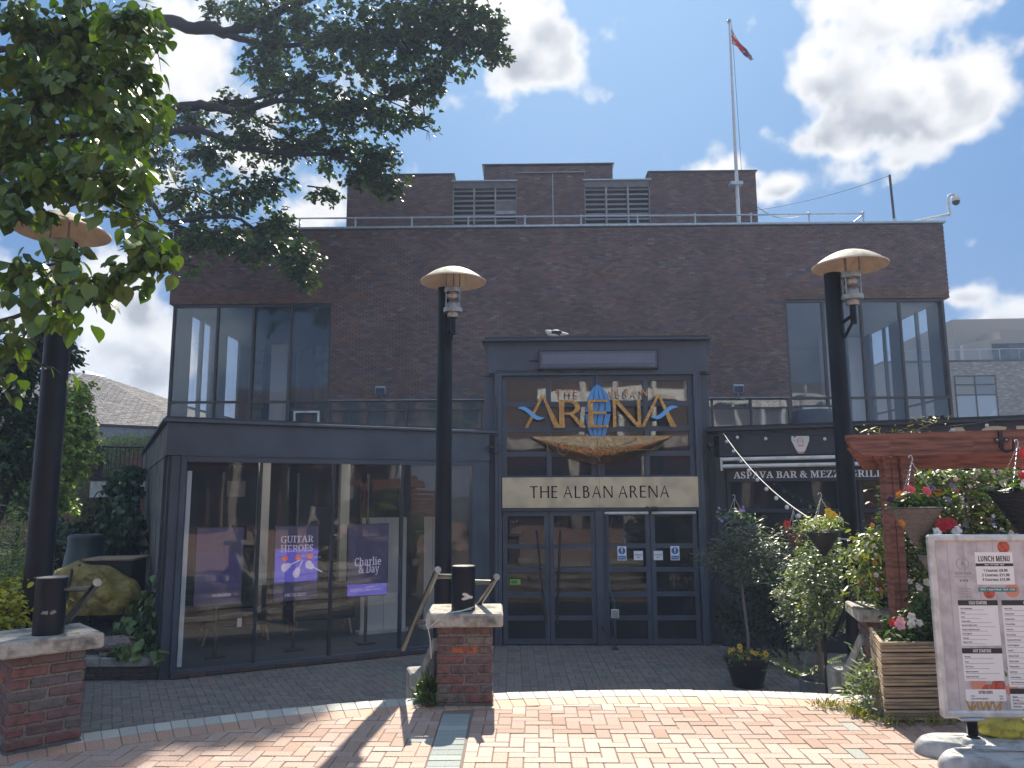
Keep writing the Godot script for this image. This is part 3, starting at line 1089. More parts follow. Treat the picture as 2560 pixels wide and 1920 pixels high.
func plant_rooms(o: Node3D) -> void:
	var where := []
	var colors := []
	var w := MB.new()
	for q in [[-7.88, -3.86, 10.8, 13.72, -2.5, -9.0], [3.62, 7.62, 10.8, 13.72, -2.5, -9.0], [-1.43, 1.14, 10.8, 13.72, -2.5, -4.9], [-2.80, 2.53, 10.8, 15.2, -5.0, -10.0]]:
		w.box2(Vector3(q[0] + 0.01, q[2], q[5]), Vector3(q[1] - 0.01, q[3], q[4] - 0.10))
		var y0: float = q[2] if q[4] > -4.0 else 13.2
		brick_face(q[0], q[1], y0, q[3], q[4] - 0.052, where, colors, [], [])
		for s in [0, 1]:
			var x: float = q[s]
			var y := y0 + 0.0375
			while y < q[3] - 0.03:
				for k in 6:
					where.append(Transform3D(Basis(Vector3.UP, PI / 2), Vector3(x + (0.05 if s == 0 else -0.05), y, q[4] - 0.215 - k * 0.225)))
					colors.append(Color(0.12, 0.085, 0.07) * rnd(0.7, 1.2))
				y += 0.075
	obj("plant_room_wall", w, M["dark_mortar"], o)
	for k in colors.size():
		if rng.randf() < 0.10:
			colors[k] = Color(0.19, 0.10, 0.07) * rnd(0.8, 1.2)
	var b := MB.new()
	b.box(Vector3.ZERO, Vector3(0.215, 0.065, 0.1))
	multi("plant_room_bricks", b.mesh(), M["bricks"], where, colors, o)
	for q in [[-7.95, -3.78, 13.72, -2.5, -9.0], [3.54, 7.68, 13.72, -2.5, -9.0], [-1.46, 1.17, 13.72, -2.5, -4.88], [-2.88, 2.6, 15.2, -5.0, -10.0]]:
		box_part("plant_room_coping", Vector3(q[0], q[2], q[4]), Vector3(q[1], q[2] + 0.06, q[3] + 0.06), M["bronze_frame"], o, 0.01)
	mat("louvre_metal", Color(0.34, 0.32, 0.305), 0.5, 0.1, "soft", 1.0)
	mat("louvre_head", Color(0.15, 0.13, 0.13), 0.5, 0.1, "soft", 1.0)
	for q in [[-3.86, -1.43, 13.46], [1.14, 3.62, 13.45]]:
		var z := -2.62
		var x0: float = q[0] + 0.003
		var x1: float = q[1] - 0.003
		box_part("louvre_back", Vector3(x0, 10.8, z - 0.6), Vector3(x1, 13.4, z - 0.35), M["black"], o)
		box_part("louvre_header", Vector3(x0, q[2] - 0.25, z - 0.3), Vector3(x1, q[2], z + 0.06), M["louvre_head"], o)
		box_part("louvre_cap", Vector3(x0 - 0.05, q[2], z - 0.4), Vector3(x1 + 0.05, q[2] + 0.04, z + 0.14), M["galvanised"], o)
		var third := (x1 - x0) / 3.0
		for k in 4:
			box_part("louvre_post", Vector3(x0 + k * third - 0.03, 10.8, z - 0.2), Vector3(x0 + k * third + 0.03, q[2] - 0.25, z + 0.05), M["louvre_metal"], o)
		for c in 3:
			for k in 12:
				var s := MB.new()
				s.box(Vector3.ZERO, Vector3(third - 0.07, 0.015, 0.17))
				var blade := obj("louvre_slat", s, M["louvre_metal"], o)
				blade.position = Vector3(x0 + (c + 0.5) * third, 11.0 + k * 0.195, z - 0.05)
				blade.rotation_degrees.x = 42.0
	# a patched hatch among the slats of the left louvre
	box_part("louvre_patch", Vector3(-2.22, 12.32, -2.60), Vector3(-1.47, 12.68, -2.53), M["louvre_head"], o)
	box_part("louvre_patch", Vector3(-2.22, 12.16, -2.60), Vector3(-1.47, 12.30, -2.52), M["louvre_metal"], o)
	var rod := MB.new()
	rod.tube([Vector3(-0.06, 10.8, -2.47), Vector3(-0.06, 13.76, -2.47)], 0.015, 6)
	obj("lightning_rod", rod, M["galvanised"], o)


# ---------------------------------------------------------------- entrance portal
const PORTAL_AT := Vector3(1.46, 0, -13.1)
const PORTAL_TURN := -1.3


func entrance_portal() -> void:
	var o := thing("entrance_portal", "tall blue-grey steel entrance portal with glazed screen above four glass doors", "entrance", PORTAL_AT, PORTAL_TURN)
	var st: Material = M["steel_blue"]
	box_part("fascia", Vector3(-1.865, 3.70, -0.9), Vector3(1.90, 4.25, 0.0), st, o, 0.008)
	box_part("cap", Vector3(-1.975, 4.25, -11.8), Vector3(1.965, 4.275, 0.16), st, o)
	box_part("cap_edge", Vector3(-1.93, 4.276, -11.8), Vector3(1.92, 4.325, 0.09), M["steel_dark"], o)
	for s in [-1, 1]:
		# the splayed side cheek below the cap
		var c := MB.new()
		var x := -1.868 if s < 0 else 1.903
		c.xf = Transform3D(Basis(), Vector3(0, 0, -0.06))
		c.prism(PackedVector2Array([Vector2(x, 3.86), Vector2(x, 4.248), Vector2(x + s * 0.10, 4.248)]), -0.5, 0.5)
		obj("cheek", c, st, o)
	box_part("side_wall", Vector3(-1.86, COURT, -11.8), Vector3(-1.80, 4.248, -0.25), st, o)
	box_part("side_wall", Vector3(1.84, COURT, -11.8), Vector3(1.90, 4.248, -0.25), st, o)
	# steel columns: web and flanges
	for s in [-1, 1]:
		for q in [[1.945, 1.77, 3.68, -0.22, -0.16], [1.76, 1.70, 3.70, -0.24, 0.03]]:
			var xa: float = q[0] * s
			var xb: float = q[1] * s
			box_part("column", Vector3(minf(xa, xb), COURT, q[3]), Vector3(maxf(xa, xb), q[2], q[4]), st, o, 0.004)
		var cap_x := minf(s * 1.975, s * 1.74)
		box_part("column_cap", Vector3(cap_x, 3.682, -0.24), Vector3(cap_x + 0.235, 3.70, -0.10), st, o)
	# inner frame
	for s in [-1, 1]:
		var xi := -1.70 if s < 0 else 1.64
		box_part("jamb", Vector3(xi, COURT, -0.14), Vector3(xi + 0.06, 3.70, 0.045), st, o, 0.006)
	box_part("head", Vector3(-1.64, 3.655, -0.14), Vector3(1.64, 3.70, 0.043), st, o, 0.006)
	# glazed screen above the sign: two halves, four rows of two panes each
	for h in [[-1.64, -0.025], [0.025, 1.64]]:
		var xm: float = (h[0] + h[1]) / 2.0
		var f := framed("screen", o, h[0], h[1], 1.86, 3.652, [xm], [2.31, 2.735, 3.165], -0.045, 0.085, 0.06, st, M["glass_wavy"])
		f.set_meta("label", "glazed screen half above the sign")
	box_part("screen_post", Vector3(-0.022, 1.36, -0.16), Vector3(0.022, 3.655, 0.02), st, o, 0.004)
	doors(o)
	# lobby: floor, rear wall, ceiling, pillar
	box_part("lobby_floor", Vector3(-1.62, COURT - 0.009, -7.0), Vector3(1.62, COURT + 0.004, -0.13), M["screed"], o)
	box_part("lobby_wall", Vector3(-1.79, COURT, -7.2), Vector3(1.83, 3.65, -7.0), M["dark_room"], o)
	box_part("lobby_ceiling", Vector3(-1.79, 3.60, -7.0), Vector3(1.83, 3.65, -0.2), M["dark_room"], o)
	box_part("lobby_pillar", Vector3(1.12, COURT, -0.9), Vector3(1.36, 1.32, -0.68), M["concrete"], o)
	box_part("lobby_floor_upper", Vector3(-1.79, 1.50, -7.0), Vector3(1.83, 1.66, -0.25), M["dark_room"], o)
	portal_things()


func doors(o: Node3D) -> void:
	var st: Material = M["steel_blue"]
	box_part("door_head", Vector3(-1.64, 1.352, -0.14), Vector3(1.64, 1.415, 0.03), st, o, 0.004)
	box_part("door_post", Vector3(-0.075, COURT, -0.14), Vector3(0.055, 1.35, 0.025), st, o, 0.004)
	var y0 := COURT + 0.012
	var bars := [-0.395, -0.012, 0.385, 0.77]
	var xs := [-1.625, -0.855, -0.845, -0.078, 0.06, 0.835, 0.845, 1.625]
	for k in 4:
		var f := framed("door", o, xs[k * 2], xs[k * 2 + 1], y0, 1.345, [], bars, -0.02, 0.075, 0.05, st, M["glass_dark"])
		f.set_meta("label", ["left outer door leaf", "left inner door leaf with slanting bar", "automatic door leaf beside the middle post", "automatic door leaf at the right end"][k])
		box_part("kick_rail", Vector3(xs[k * 2] + 0.075, y0 + 0.07, -0.03), Vector3(xs[k * 2 + 1] - 0.075, y0 + 0.085, -0.008), st, f)
		if k < 2:
			var h := MB.new()
			var xt := -1.06 if k == 0 else -0.66
			var xb := -0.92 if k == 0 else -0.74
			h.tube([Vector3(xt, 1.03, 0.045), Vector3(xb, -0.48, 0.045)], 0.019, 10)
			h.tube([Vector3(xt + (xb - xt) * 0.12, 0.85, -0.03), Vector3(xt + (xb - xt) * 0.12, 0.85, 0.045)], 0.012, 6)
			h.tube([Vector3(xt + (xb - xt) * 0.88, -0.30, -0.03), Vector3(xt + (xb - xt) * 0.88, -0.30, 0.045)], 0.012, 6)
			obj("pull_bar", h, M["steel_dark"], f)
		else:
			box_part("closer_track", Vector3(xs[k * 2] + 0.02, 1.29, 0.0), Vector3(xs[k * 2 + 1] - 0.02, 1.335, 0.045), M["white_paint"], f, 0.012)


func text_mesh(t: String, font_name: String, height: float, depth: float, bold := false) -> TextMesh:
	var f := SystemFont.new()
	f.font_names = PackedStringArray([font_name])
	if bold:
		f.font_weight = 700
	var m := TextMesh.new()
	m.text = t
	m.font = f
	m.font_size = 64
	m.pixel_size = height / 64.0 / 0.714
	m.depth = depth
	m.curve_step = 2.0
	return m


# text centred on p (or starting there) and fitted to a width
func write(called: String, t: String, font_name: String, p: Vector3, height: float, width: float, m: Material, parent: Node3D, depth := 0.004, bold := false, left := false) -> MeshInstance3D:
	var tm := text_mesh(t, font_name, height, depth, bold)
	var a := tm.get_aabb()
	var o := obj(called, tm, m, parent)
	var sx := 1.0 if width <= 0.0 else width / a.size.x
	o.scale = Vector3(sx, 1, 1)
	var mid := a.position + a.size / 2.0
	o.position = p - Vector3(mid.x * sx, mid.y, 0)
	if left:
		o.position.x = p.x - a.position.x * sx
	return o


# ---- lettering with slightly flared strokes, one outline list per letter (unit height, own width)
func stroke(a: Vector2, b: Vector2, w0: float, w1: float) -> PackedVector2Array:
	var n := (b - a).normalized().orthogonal()
	return PackedVector2Array([a + n * w0 / 2, b + n * w1 / 2, b - n * w1 / 2, a - n * w0 / 2])


func hbar(x0: float, x1: float, y: float, w: float) -> PackedVector2Array:
	return PackedVector2Array([Vector2(x0, y - w / 2), Vector2(x1, y - w / 2), Vector2(x1, y + w / 2), Vector2(x0, y + w / 2)])


func vbar(x: float, y0: float, y1: float, w: float) -> PackedVector2Array:
	var f := w * 0.09
	return PackedVector2Array([Vector2(x - w / 2 - f, y0), Vector2(x + w / 2 + f, y0), Vector2(x + w / 2, lerpf(y0, y1, 0.3)), Vector2(x + w / 2, lerpf(y0, y1, 0.7)), Vector2(x + w / 2 + f, y1), Vector2(x - w / 2 - f, y1), Vector2(x - w / 2, lerpf(y0, y1, 0.7)), Vector2(x - w / 2, lerpf(y0, y1, 0.3))])


func bowl(x: float, y0: float, y1: float, r: float, thick: float, thin: float) -> PackedVector2Array:
	# the half ring of a B or R from the stem at x
	var p := PackedVector2Array()
	var cy := (y0 + y1) / 2.0
	var hy := (y1 - y0) / 2.0
	var straight := maxf(0.0, r - hy)
	p.append(Vector2(x, y1))
	for k in 13:
		var a := PI / 2 - PI * k / 12.0
		p.append(Vector2(x + straight + cos(a) * hy, cy + sin(a) * hy))
	p.append(Vector2(x, y0))
	p.append(Vector2(x, y0 + thin))
	for k in 13:
		var a := -PI / 2 + PI * k / 12.0
		p.append(Vector2(x + straight + cos(a) * (hy - thick), cy + sin(a) * (hy - thin)))
	p.append(Vector2(x, y1 - thin))
	return p


func letter(ch: String, w: float, th: float) -> Dictionary:
	# {width, shapes}; w is the heavy stroke, th the light one, for a cap height of 1
	match ch:
		"T":
			return {"w": 0.66, "s": [vbar(0.33, 0, 1.0 - th, w), hbar(0.0, 0.66, 1.0 - th / 2, th)]}
		"H":
			return {"w": 0.74, "s": [vbar(w / 2, 0, 1, w), vbar(0.74 - w / 2, 0, 1, w), hbar(w, 0.74 - w, 0.53, th)]}
		"E":
			return {"w": 0.50, "s": [vbar(w / 2, 0, 1, w), hbar(w, 0.50, 1.0 - th / 2, th), hbar(w, 0.45, 0.53, th), hbar(w, 0.50, th / 2, th)]}
		"A":
			return {"w": 0.76, "s": [PackedVector2Array([Vector2(0, 0), Vector2(th * 0.9, 0), Vector2(0.40, 0.93), Vector2(0.36, 1)]), PackedVector2Array([Vector2(0.36, 1), Vector2(0.40, 0.93 - w * 0.3), Vector2(0.76 - w * 1.05, 0), Vector2(0.76, 0), Vector2(0.42, 1)]), PackedVector2Array([Vector2(0.175, 0.33), Vector2(0.605, 0.33), Vector2(0.58, 0.33 + th * 0.9), Vector2(0.20, 0.33 + th * 0.9)])]}
		"L":
			return {"w": 0.50, "s": [vbar(w / 2, 0, 1, w), hbar(w, 0.50, th / 2, th)]}
		"B":
			return {"w": 0.535, "s": [vbar(w / 2, 0, 1, w), bowl(w, 0.52, 1.0, 0.34, w * 0.95, th), bowl(w, 0.0, 0.52 + th, 0.42, w, th)]}
		"R":
			return {"w": 0.64, "s": [vbar(w / 2, 0, 1, w), bowl(w, 0.46, 1.0, 0.38, w, th), PackedVector2Array([Vector2(0.26, 0.47), Vector2(0.64 - w * 1.1, 0), Vector2(0.64, 0), Vector2(0.36, 0.47)])]}
		"N":
			return {"w": 0.76, "s": [vbar(th / 2 + 0.01, 0, 1, th), vbar(0.76 - th / 2, 0, 1, th), PackedVector2Array([Vector2(0.01, 1), Vector2(0.74 - th, 0), Vector2(0.76, 0), Vector2(0.76, 0.02), Vector2(w * 1.15, 1)])]}
	return {"w": 0.3, "s": []}


func letters(text: String, at_x: float, base_y: float, cap: float, z: float, depth: float, w: float, th: float, gap: float, space: float, m: Material, parent: Node3D, called := "letter") -> float:
	var x := at_x
	for ch in text:
		if ch == " ":
			x += space * cap
			continue
		var d := letter(ch, w, th)
		var s := MB.new()
		var lift := 0.0
		for sh in d.s:
			var q := PackedVector2Array()
			for p in sh:
				q.append(Vector2(x, base_y) + p * cap)
			s.prism(q, z, depth + lift)
			lift += 0.0004
		obj(called, s, m, parent)
		x += (d.w + gap) * cap
	return x - at_x


func letters_width(text: String, w: float, th: float, gap: float, space: float) -> float:
	var x := 0.0
	for ch in text:
		x += space if ch == " " else letter(ch, w, th).w + gap
	return x - gap


func portal_things() -> void:
	# name board
	var bd := thing("name_board", "wide pale brass name board with dark capitals above the entrance doors", "sign", PORTAL_AT, PORTAL_TURN)
	box_part("panel", Vector3(-1.632, 1.405, 0.05), Vector3(0.0, 1.912, 0.066), M["brass_plate"], bd, 0.003)
	box_part("panel", Vector3(0.004, 1.405, 0.05), Vector3(1.650, 1.912, 0.066), M["brass_plate"], bd, 0.003)
	for x in [-1.57, -0.83, -0.05, 0.05, 0.80, 1.59]:
		for y in [1.435, 1.885]:
			var sc := MB.new()
			sc.ball(Vector3(x, y, 0.067), Vector3(0.012, 0.012, 0.006), 8, 4)
			obj("screw", sc, M["galvanised"], bd)
	var t := "THE ALBAN ARENA"
	var cap := 0.198
	var wd := letters_width(t, 0.12, 0.085, 0.125, 0.29) * cap
	letters(t, -1.165, 1.567, cap * 2.36 / 2.36, 0.0665, 0.003, 0.12, 0.085, 0.125 + (2.36 / cap - wd / cap) / 14.0, 0.29, M["lettering_black"], bd)
	# electronic message board
	var led := thing("message_board", "unlit dot matrix message board on the steel fascia", "display", PORTAL_AT, PORTAL_TURN)
	var cx := MB.new()
	cx.cbox(Vector3(0.025, 3.912, 0.055), Vector3(2.05, 0.335, 0.10), 0.01)
	obj("case", cx, M["steel_dark"], led)
	box_part("glass_front", Vector3(-0.965, 3.78, 0.106), Vector3(1.015, 4.055, 0.112), M["led_glass"], led)
	var dots := []
	for i in 96:
		for j in 9:
			dots.append(Transform3D(Basis(), Vector3(-0.92 + i * 0.02, 3.855 + j * 0.0185, 0.113)))
	var dm := MB.new()
	dm.box(Vector3.ZERO, Vector3(0.015, 0.0135, 0.002))
	multi("dots", dm.mesh(), M["led_dot"], dots, [], led)
	box_part("maker_plate", Vector3(0.90, 3.795, 0.112), Vector3(0.985, 3.803, 0.114), M["led_dot"], led)
	# cables round the fascia
	var cb := MB.new()
	var pts := []
	for k in 25:
		var u := k / 24.0
		pts.append(Vector3(-1.72 + 1.5 * u, 3.745 - 0.05 * sin(u * PI * 3.0) * u - 0.02 * u, 0.035))
	cb.tube(pts, 0.007, 5)
	cb.tube([Vector3(-1.72, 3.745, 0.035), Vector3(-1.76, 3.72, 0.04), Vector3(-1.775, 3.6, 0.04), Vector3(-1.765, 3.35, 0.04), Vector3(-1.73, 3.1, 0.04), Vector3(-1.73, 2.6, 0.04)], 0.007, 5)
	cb.tube([Vector3(-1.0, 3.9, 0.02), Vector3(-1.08, 3.92, 0.05), Vector3(-1.13, 3.91, 0.03), Vector3(-1.15, 3.93, 0.03)], 0.01, 5)
	tag(obj("cable_run", cb, M["cable"]), "thin black cable looped along the top of the entrance frame", "cable")
	get_node(^"cable_run").position = PORTAL_AT
	get_node(^"cable_run").rotation_degrees.y = PORTAL_TURN
	emblem()
	pigeon()
	stickers()
	# push pad post
	var pp := thing("push_pad_post", "thin dark post with a square push pad in front of the automatic doors", "post", PORTAL_AT, PORTAL_TURN)
	var s := MB.new()
	s.tube([Vector3(0.12, 1.3, 0.06), Vector3(0.12, 0.12, 0.06), Vector3(0.125, 0.06, 0.08), Vector3(0.17, -0.04, 0.34), Vector3(0.175, -0.12, 0.36), Vector3(0.175, COURT + 0.01, 0.36)], 0.022, 10)
	obj("bent_tube", s, M["steel_blue"], pp)
	s = MB.new()
	s.lathe([Vector2(0, 0), Vector2(0.06, 0), Vector2(0.06, 0.012), Vector2(0.025, 0.02), Vector2(0, 0.02)], 16, true, Vector3(0.175, COURT, 0.36))
	s.tube([Vector3(0.0, COURT + 0.3, 0.04), Vector3(0.175, COURT + 0.03, 0.36)], 0.012, 6)
	obj("foot", s, M["steel_dark"], pp)
	box_part("pad", Vector3(0.115, -0.33, 0.385), Vector3(0.24, -0.195, 0.42), M["white_plastic"], pp, 0.006)
	box_part("pad_plate", Vector3(0.125, -0.32, 0.42), Vector3(0.23, -0.205, 0.423), M["galvanised"], pp)
	var roof := MB.new()
	roof.prism(PackedVector2Array([Vector2(0.152, -0.245), Vector2(0.1775, -0.218), Vector2(0.203, -0.245), Vector2(0.195, -0.248), Vector2(0.1775, -0.23), Vector2(0.16, -0.248)]), 0.4225, 0.002)
	for q in [[0.145, -0.272, 0.21], [0.150, -0.288, 0.205], [0.150, -0.302, 0.205]]:
		roof.box2(Vector3(q[0], q[1], 0.4225), Vector3(q[2], q[1] + 0.007, 0.4245))
	obj("pad_print", roof, M["print_grey"], pp)
	# door sensor and floodlight on the inner columns
	var se := thing("door_sensor", "small black door sensor under the name board", "sensor", PORTAL_AT, PORTAL_TURN)
	var sh := MB.new()
	sh.ball(Vector3(0.90, 1.385, 0.09), Vector3(0.085, 0.035, 0.05), 14, 8)
	sh.tube([Vector3(0.75, 1.42, 0.05), Vector3(0.82, 1.40, 0.08), Vector3(0.90, 1.385, 0.09)], 0.012, 6)
	obj("dome", sh, M["black_plastic"], se)
	for q in [[-1.80, 2.42, "left", "between the glazed foyer and the entrance"], [1.86, 2.43, "right", "between the entrance and the restaurant"]]:
		var fl := thing("spot_lamp", "small black spot lamp on the steel column %s" % q[3], "lamp", PORTAL_AT, PORTAL_TURN)
		var m := MB.new()
		m.cbox(Vector3(q[0], q[1], 0.16), Vector3(0.10, 0.07, 0.12), 0.012)
		m.tube([Vector3(q[0], q[1] - 0.1, 0.0), Vector3(q[0], q[1] - 0.08, 0.1), Vector3(q[0], q[1] - 0.03, 0.14)], 0.012, 6)
		obj("lamp_head", m, M["black_plastic"], fl)
		var wz := MB.new()
		wz.tube([Vector3(q[0] - 0.12, q[1] - 0.13, 0.05), Vector3(q[0], q[1] - 0.12, 0.08), Vector3(q[0] + 0.14, q[1] - 0.08, 0.06), Vector3(q[0] + 0.16, q[1] + 0.03, 0.05), Vector3(q[0] + 0.05, q[1] + 0.05, 0.08)], 0.008, 5)
		obj("lead", wz, M["cable"], fl)


func emblem() -> void:
	# gold letters, blue flame and brass bowl on the screen
	var e := thing("gold_emblem_sign", "gold lettered emblem with a blue flame and a brass bowl across the glazed screen", "sign", PORTAL_AT, PORTAL_TURN)
	var z := 0.07
	# big letters: x positions measured on the screen
	var big := [["A", -1.245, 0.60, 2.745, 0.56], ["R", -0.66, 0.455, 2.745, 0.475], ["E", -0.165, 0.335, 2.745, 0.475], ["N", 0.245, 0.475, 2.745, 0.475], ["A", 0.72, 0.60, 2.745, 0.56]]
	for k in big.size():
		var b: Array = big[k]
		var d := letter(b[0], 0.125, 0.085)
		if b[0] == "A":
			d.s.remove_at(2)
		if k == 4:
			for q in d.s.size():
				pass
		var s := MB.new()
		var lift := 0.0
		for sh in d.s:
			var q := PackedVector2Array()
			for p in sh:
				q.append(Vector2(b[1] + p.x / d.w * b[2], b[3] + p.y * b[4]))
			s.prism(q, z, 0.035 + lift)
			lift += 0.0006
		obj("gold_letter", s, M["brass"], e)
	for q in [["THE", -0.70, 0.36], ["ALBAN", 0.18, 0.66]]:
		var n: int = q[0].length()
		var unit := 0.125
		var tot := letters_width(q[0], 0.13, 0.12, 0.0, 0.2) * unit
		letters(q[0], q[1], 3.275, unit, z, 0.03, 0.13, 0.12, (q[2] - tot) / unit / (n - 1), 0.2, M["copper"], e, "small_letter")
	# flame: four curved petals
	var cx := 0.005
	for f in 2:
		var a := PackedVector2Array()
		var up := f == 0
		var cy := 3.0
		# left blade, middle blade, right blade as bands between curves
		var half := 0.225
		for band in 4:
			var p := PackedVector2Array()
			var l0 := -1.0 + band * 0.5 + 0.05
			var l1 := -1.0 + (band + 1) * 0.5 - 0.03
			for side in [l0, l1]:
				var seq := []
				for k in 13:
					var v := k / 12.0
					var wv := sin(PI * pow(v, 0.75)) * half
					var yy := (cy + 0.02 + v * 0.47) if up else (cy - 0.02 - v * 0.53)
					if up:
						wv = half * pow(1.0 - v, 0.66) * (1.0 + 0.55 * v)
					else:
						wv = half * pow(1.0 - v, 0.60) * (1.0 + 0.25 * v)
					seq.append(Vector2(cx + side * wv + sin(v * 2.4) * 0.05 * (1.0 - absf(side) * 0.4) * (1.0 if up else -1.0) * (1.0 - v), yy))
				if side == l1:
					seq.reverse()
				for q in seq:
					p.append(q)
			var clean := PackedVector2Array()
			for q in p:
				if clean.is_empty() or clean[clean.size() - 1].distance_to(q) > 0.004:
					clean.append(q)
			var s := MB.new()
			s.prism(clean, 0.018 + 0.004 * (band % 2), 0.02)
			obj("flame_blade", s, M["flame_blue"], e)
	# water waves through the two letters A
	for side in [-1, 1]:
		var x0 := -1.36 if side < 0 else 1.345
		var p := PackedVector2Array()
		var top := []
		var low := []
		for k in 17:
			var u := k / 16.0
			var x: float = x0 - side * 0.445 * u
			var y := 3.015 + 0.04 * cos(u * PI * 1.15) + 0.028 * sin(u * TAU) + 0.055 * (1.0 - u) - 0.03 * u - 0.03
			var th := 0.042 * sin(PI * clampf(u * 0.96 + 0.02, 0, 1)) + 0.003
			top.append(Vector2(x, y + th))
			low.append(Vector2(x, y - th))
		low.reverse()
		for q in top + low:
			p.append(q)
		var s := MB.new()
		s.prism(p, z + 0.038, 0.02)
		obj("wave", s, M["wave_blue"], e)
	# brass bowl: a half dish seen from the side, bulging forward
	var rows := []
	for y in 9:
		var v := y / 8.0
		var row := []
		for x in 33:
			var u := x / 16.0 - 1.0
			var half := 1.215
			var depth_y := 0.475 * (1.0 - pow(absf(u), 1.75))
			var yy := 2.598 - depth_y * (1.0 - v)
			var bulge := 0.05 + 0.10 * sin(PI * clampf(v, 0.05, 0.95)) * (1.0 - u * u)
			row.append(Vector3(0.05 + u * half, yy, bulge))
		rows.append(row)
	var bw := MB.new()
	bw.sheet(rows)
	bw.box2(Vector3(-1.15, 2.594, 0.02), Vector3(1.25, 2.606, 0.055))
	var dish := obj("bowl", bw, M["bowl_brass"], e)
	# raised lines hammered into the bowl
	var ln := MB.new()
	var loop := []
	for k in 25:
		var an := TAU * k / 24.0
		loop.append(Vector3(-0.60 + cos(an) * 0.095, 2.40 + sin(an) * 0.12, 0.135))
	ln.tube(loop, 0.006, 5, false)
	for q in [[-0.93, 2.58, -0.85, 2.32], [0.0, 2.58, -0.09, 2.30], [-0.09, 2.30, 0.02, 2.16], [0.42, 2.58, 0.36, 2.36], [0.36, 2.36, 0.95, 2.36], [0.95, 2.36, 1.1, 2.50], [0.66, 2.58, 0.42, 2.46]]:
		var mid := Vector3((q[0] + q[2]) / 2.0 + 0.02, (q[1] + q[3]) / 2.0, 0.15)
		ln.tube([Vector3(q[0], q[1], 0.10), mid, Vector3(q[2], q[3], 0.13)], 0.007, 5)
	for k in 8:
		var x := 0.03 + k * 0.068
		ln.tube([Vector3(x, 2.45 + 0.02 * sin(k * 0.9), 0.15), Vector3(x + 0.012, 2.33, 0.155)], 0.006, 5)
	ln.tube([Vector3(0.0, 2.41, 0.152), Vector3(0.3, 2.385, 0.155), Vector3(0.56, 2.42, 0.15)], 0.005, 5)
	obj("relief_line", ln, M["brass"], dish)


func pigeon() -> void:
	var pg := thing("pigeon", "black and white pigeon resting on the cap of the entrance portal", "bird", PORTAL_AT, PORTAL_TURN)
	var s := MB.new()
	var p := Vector3(-0.70, 4.40, 0.0)
	s.col = Color(0.05, 0.055, 0.07)
	s.ball(p, Vector3(0.125, 0.062, 0.06), 14, 10)
	s.col = Color(0.6, 0.6, 0.6)
	s.ball(p + Vector3(-0.10, 0.005, 0.01), Vector3(0.055, 0.055, 0.05), 12, 8)
	s.ball(p + Vector3(-0.145, 0.03, 0.012), Vector3(0.034, 0.032, 0.03), 12, 8)
	s.tube([p + Vector3(0.06, -0.01, 0), p + Vector3(0.14, -0.012, 0), p + Vector3(0.225, -0.02, 0)], [0.045, 0.034, 0.012], 8)
	s.ball(p + Vector3(-0.02, -0.035, 0.01), Vector3(0.09, 0.035, 0.05), 12, 8)
	obj("body", s, M["painted"], pg)
	var b := MB.new()
	b.tube([p + Vector3(-0.17, 0.025, 0.012), p + Vector3(-0.198, 0.016, 0.012)], [0.009, 0.002], 6)
	obj("beak", b, M["black_plastic"], pg)
	var w := MB.new()
	w.ball(p + Vector3(0.02, 0.008, 0.045), Vector3(0.095, 0.042, 0.02), 12, 8)
	obj("wing", w, M["steel_dark"], pg)
	b = MB.new()
	b.ball(p + Vector3(-0.155, 0.037, 0.04), Vector3(0.006, 0.006, 0.003), 8, 6)
	obj("eye", b, M["black"], pg)


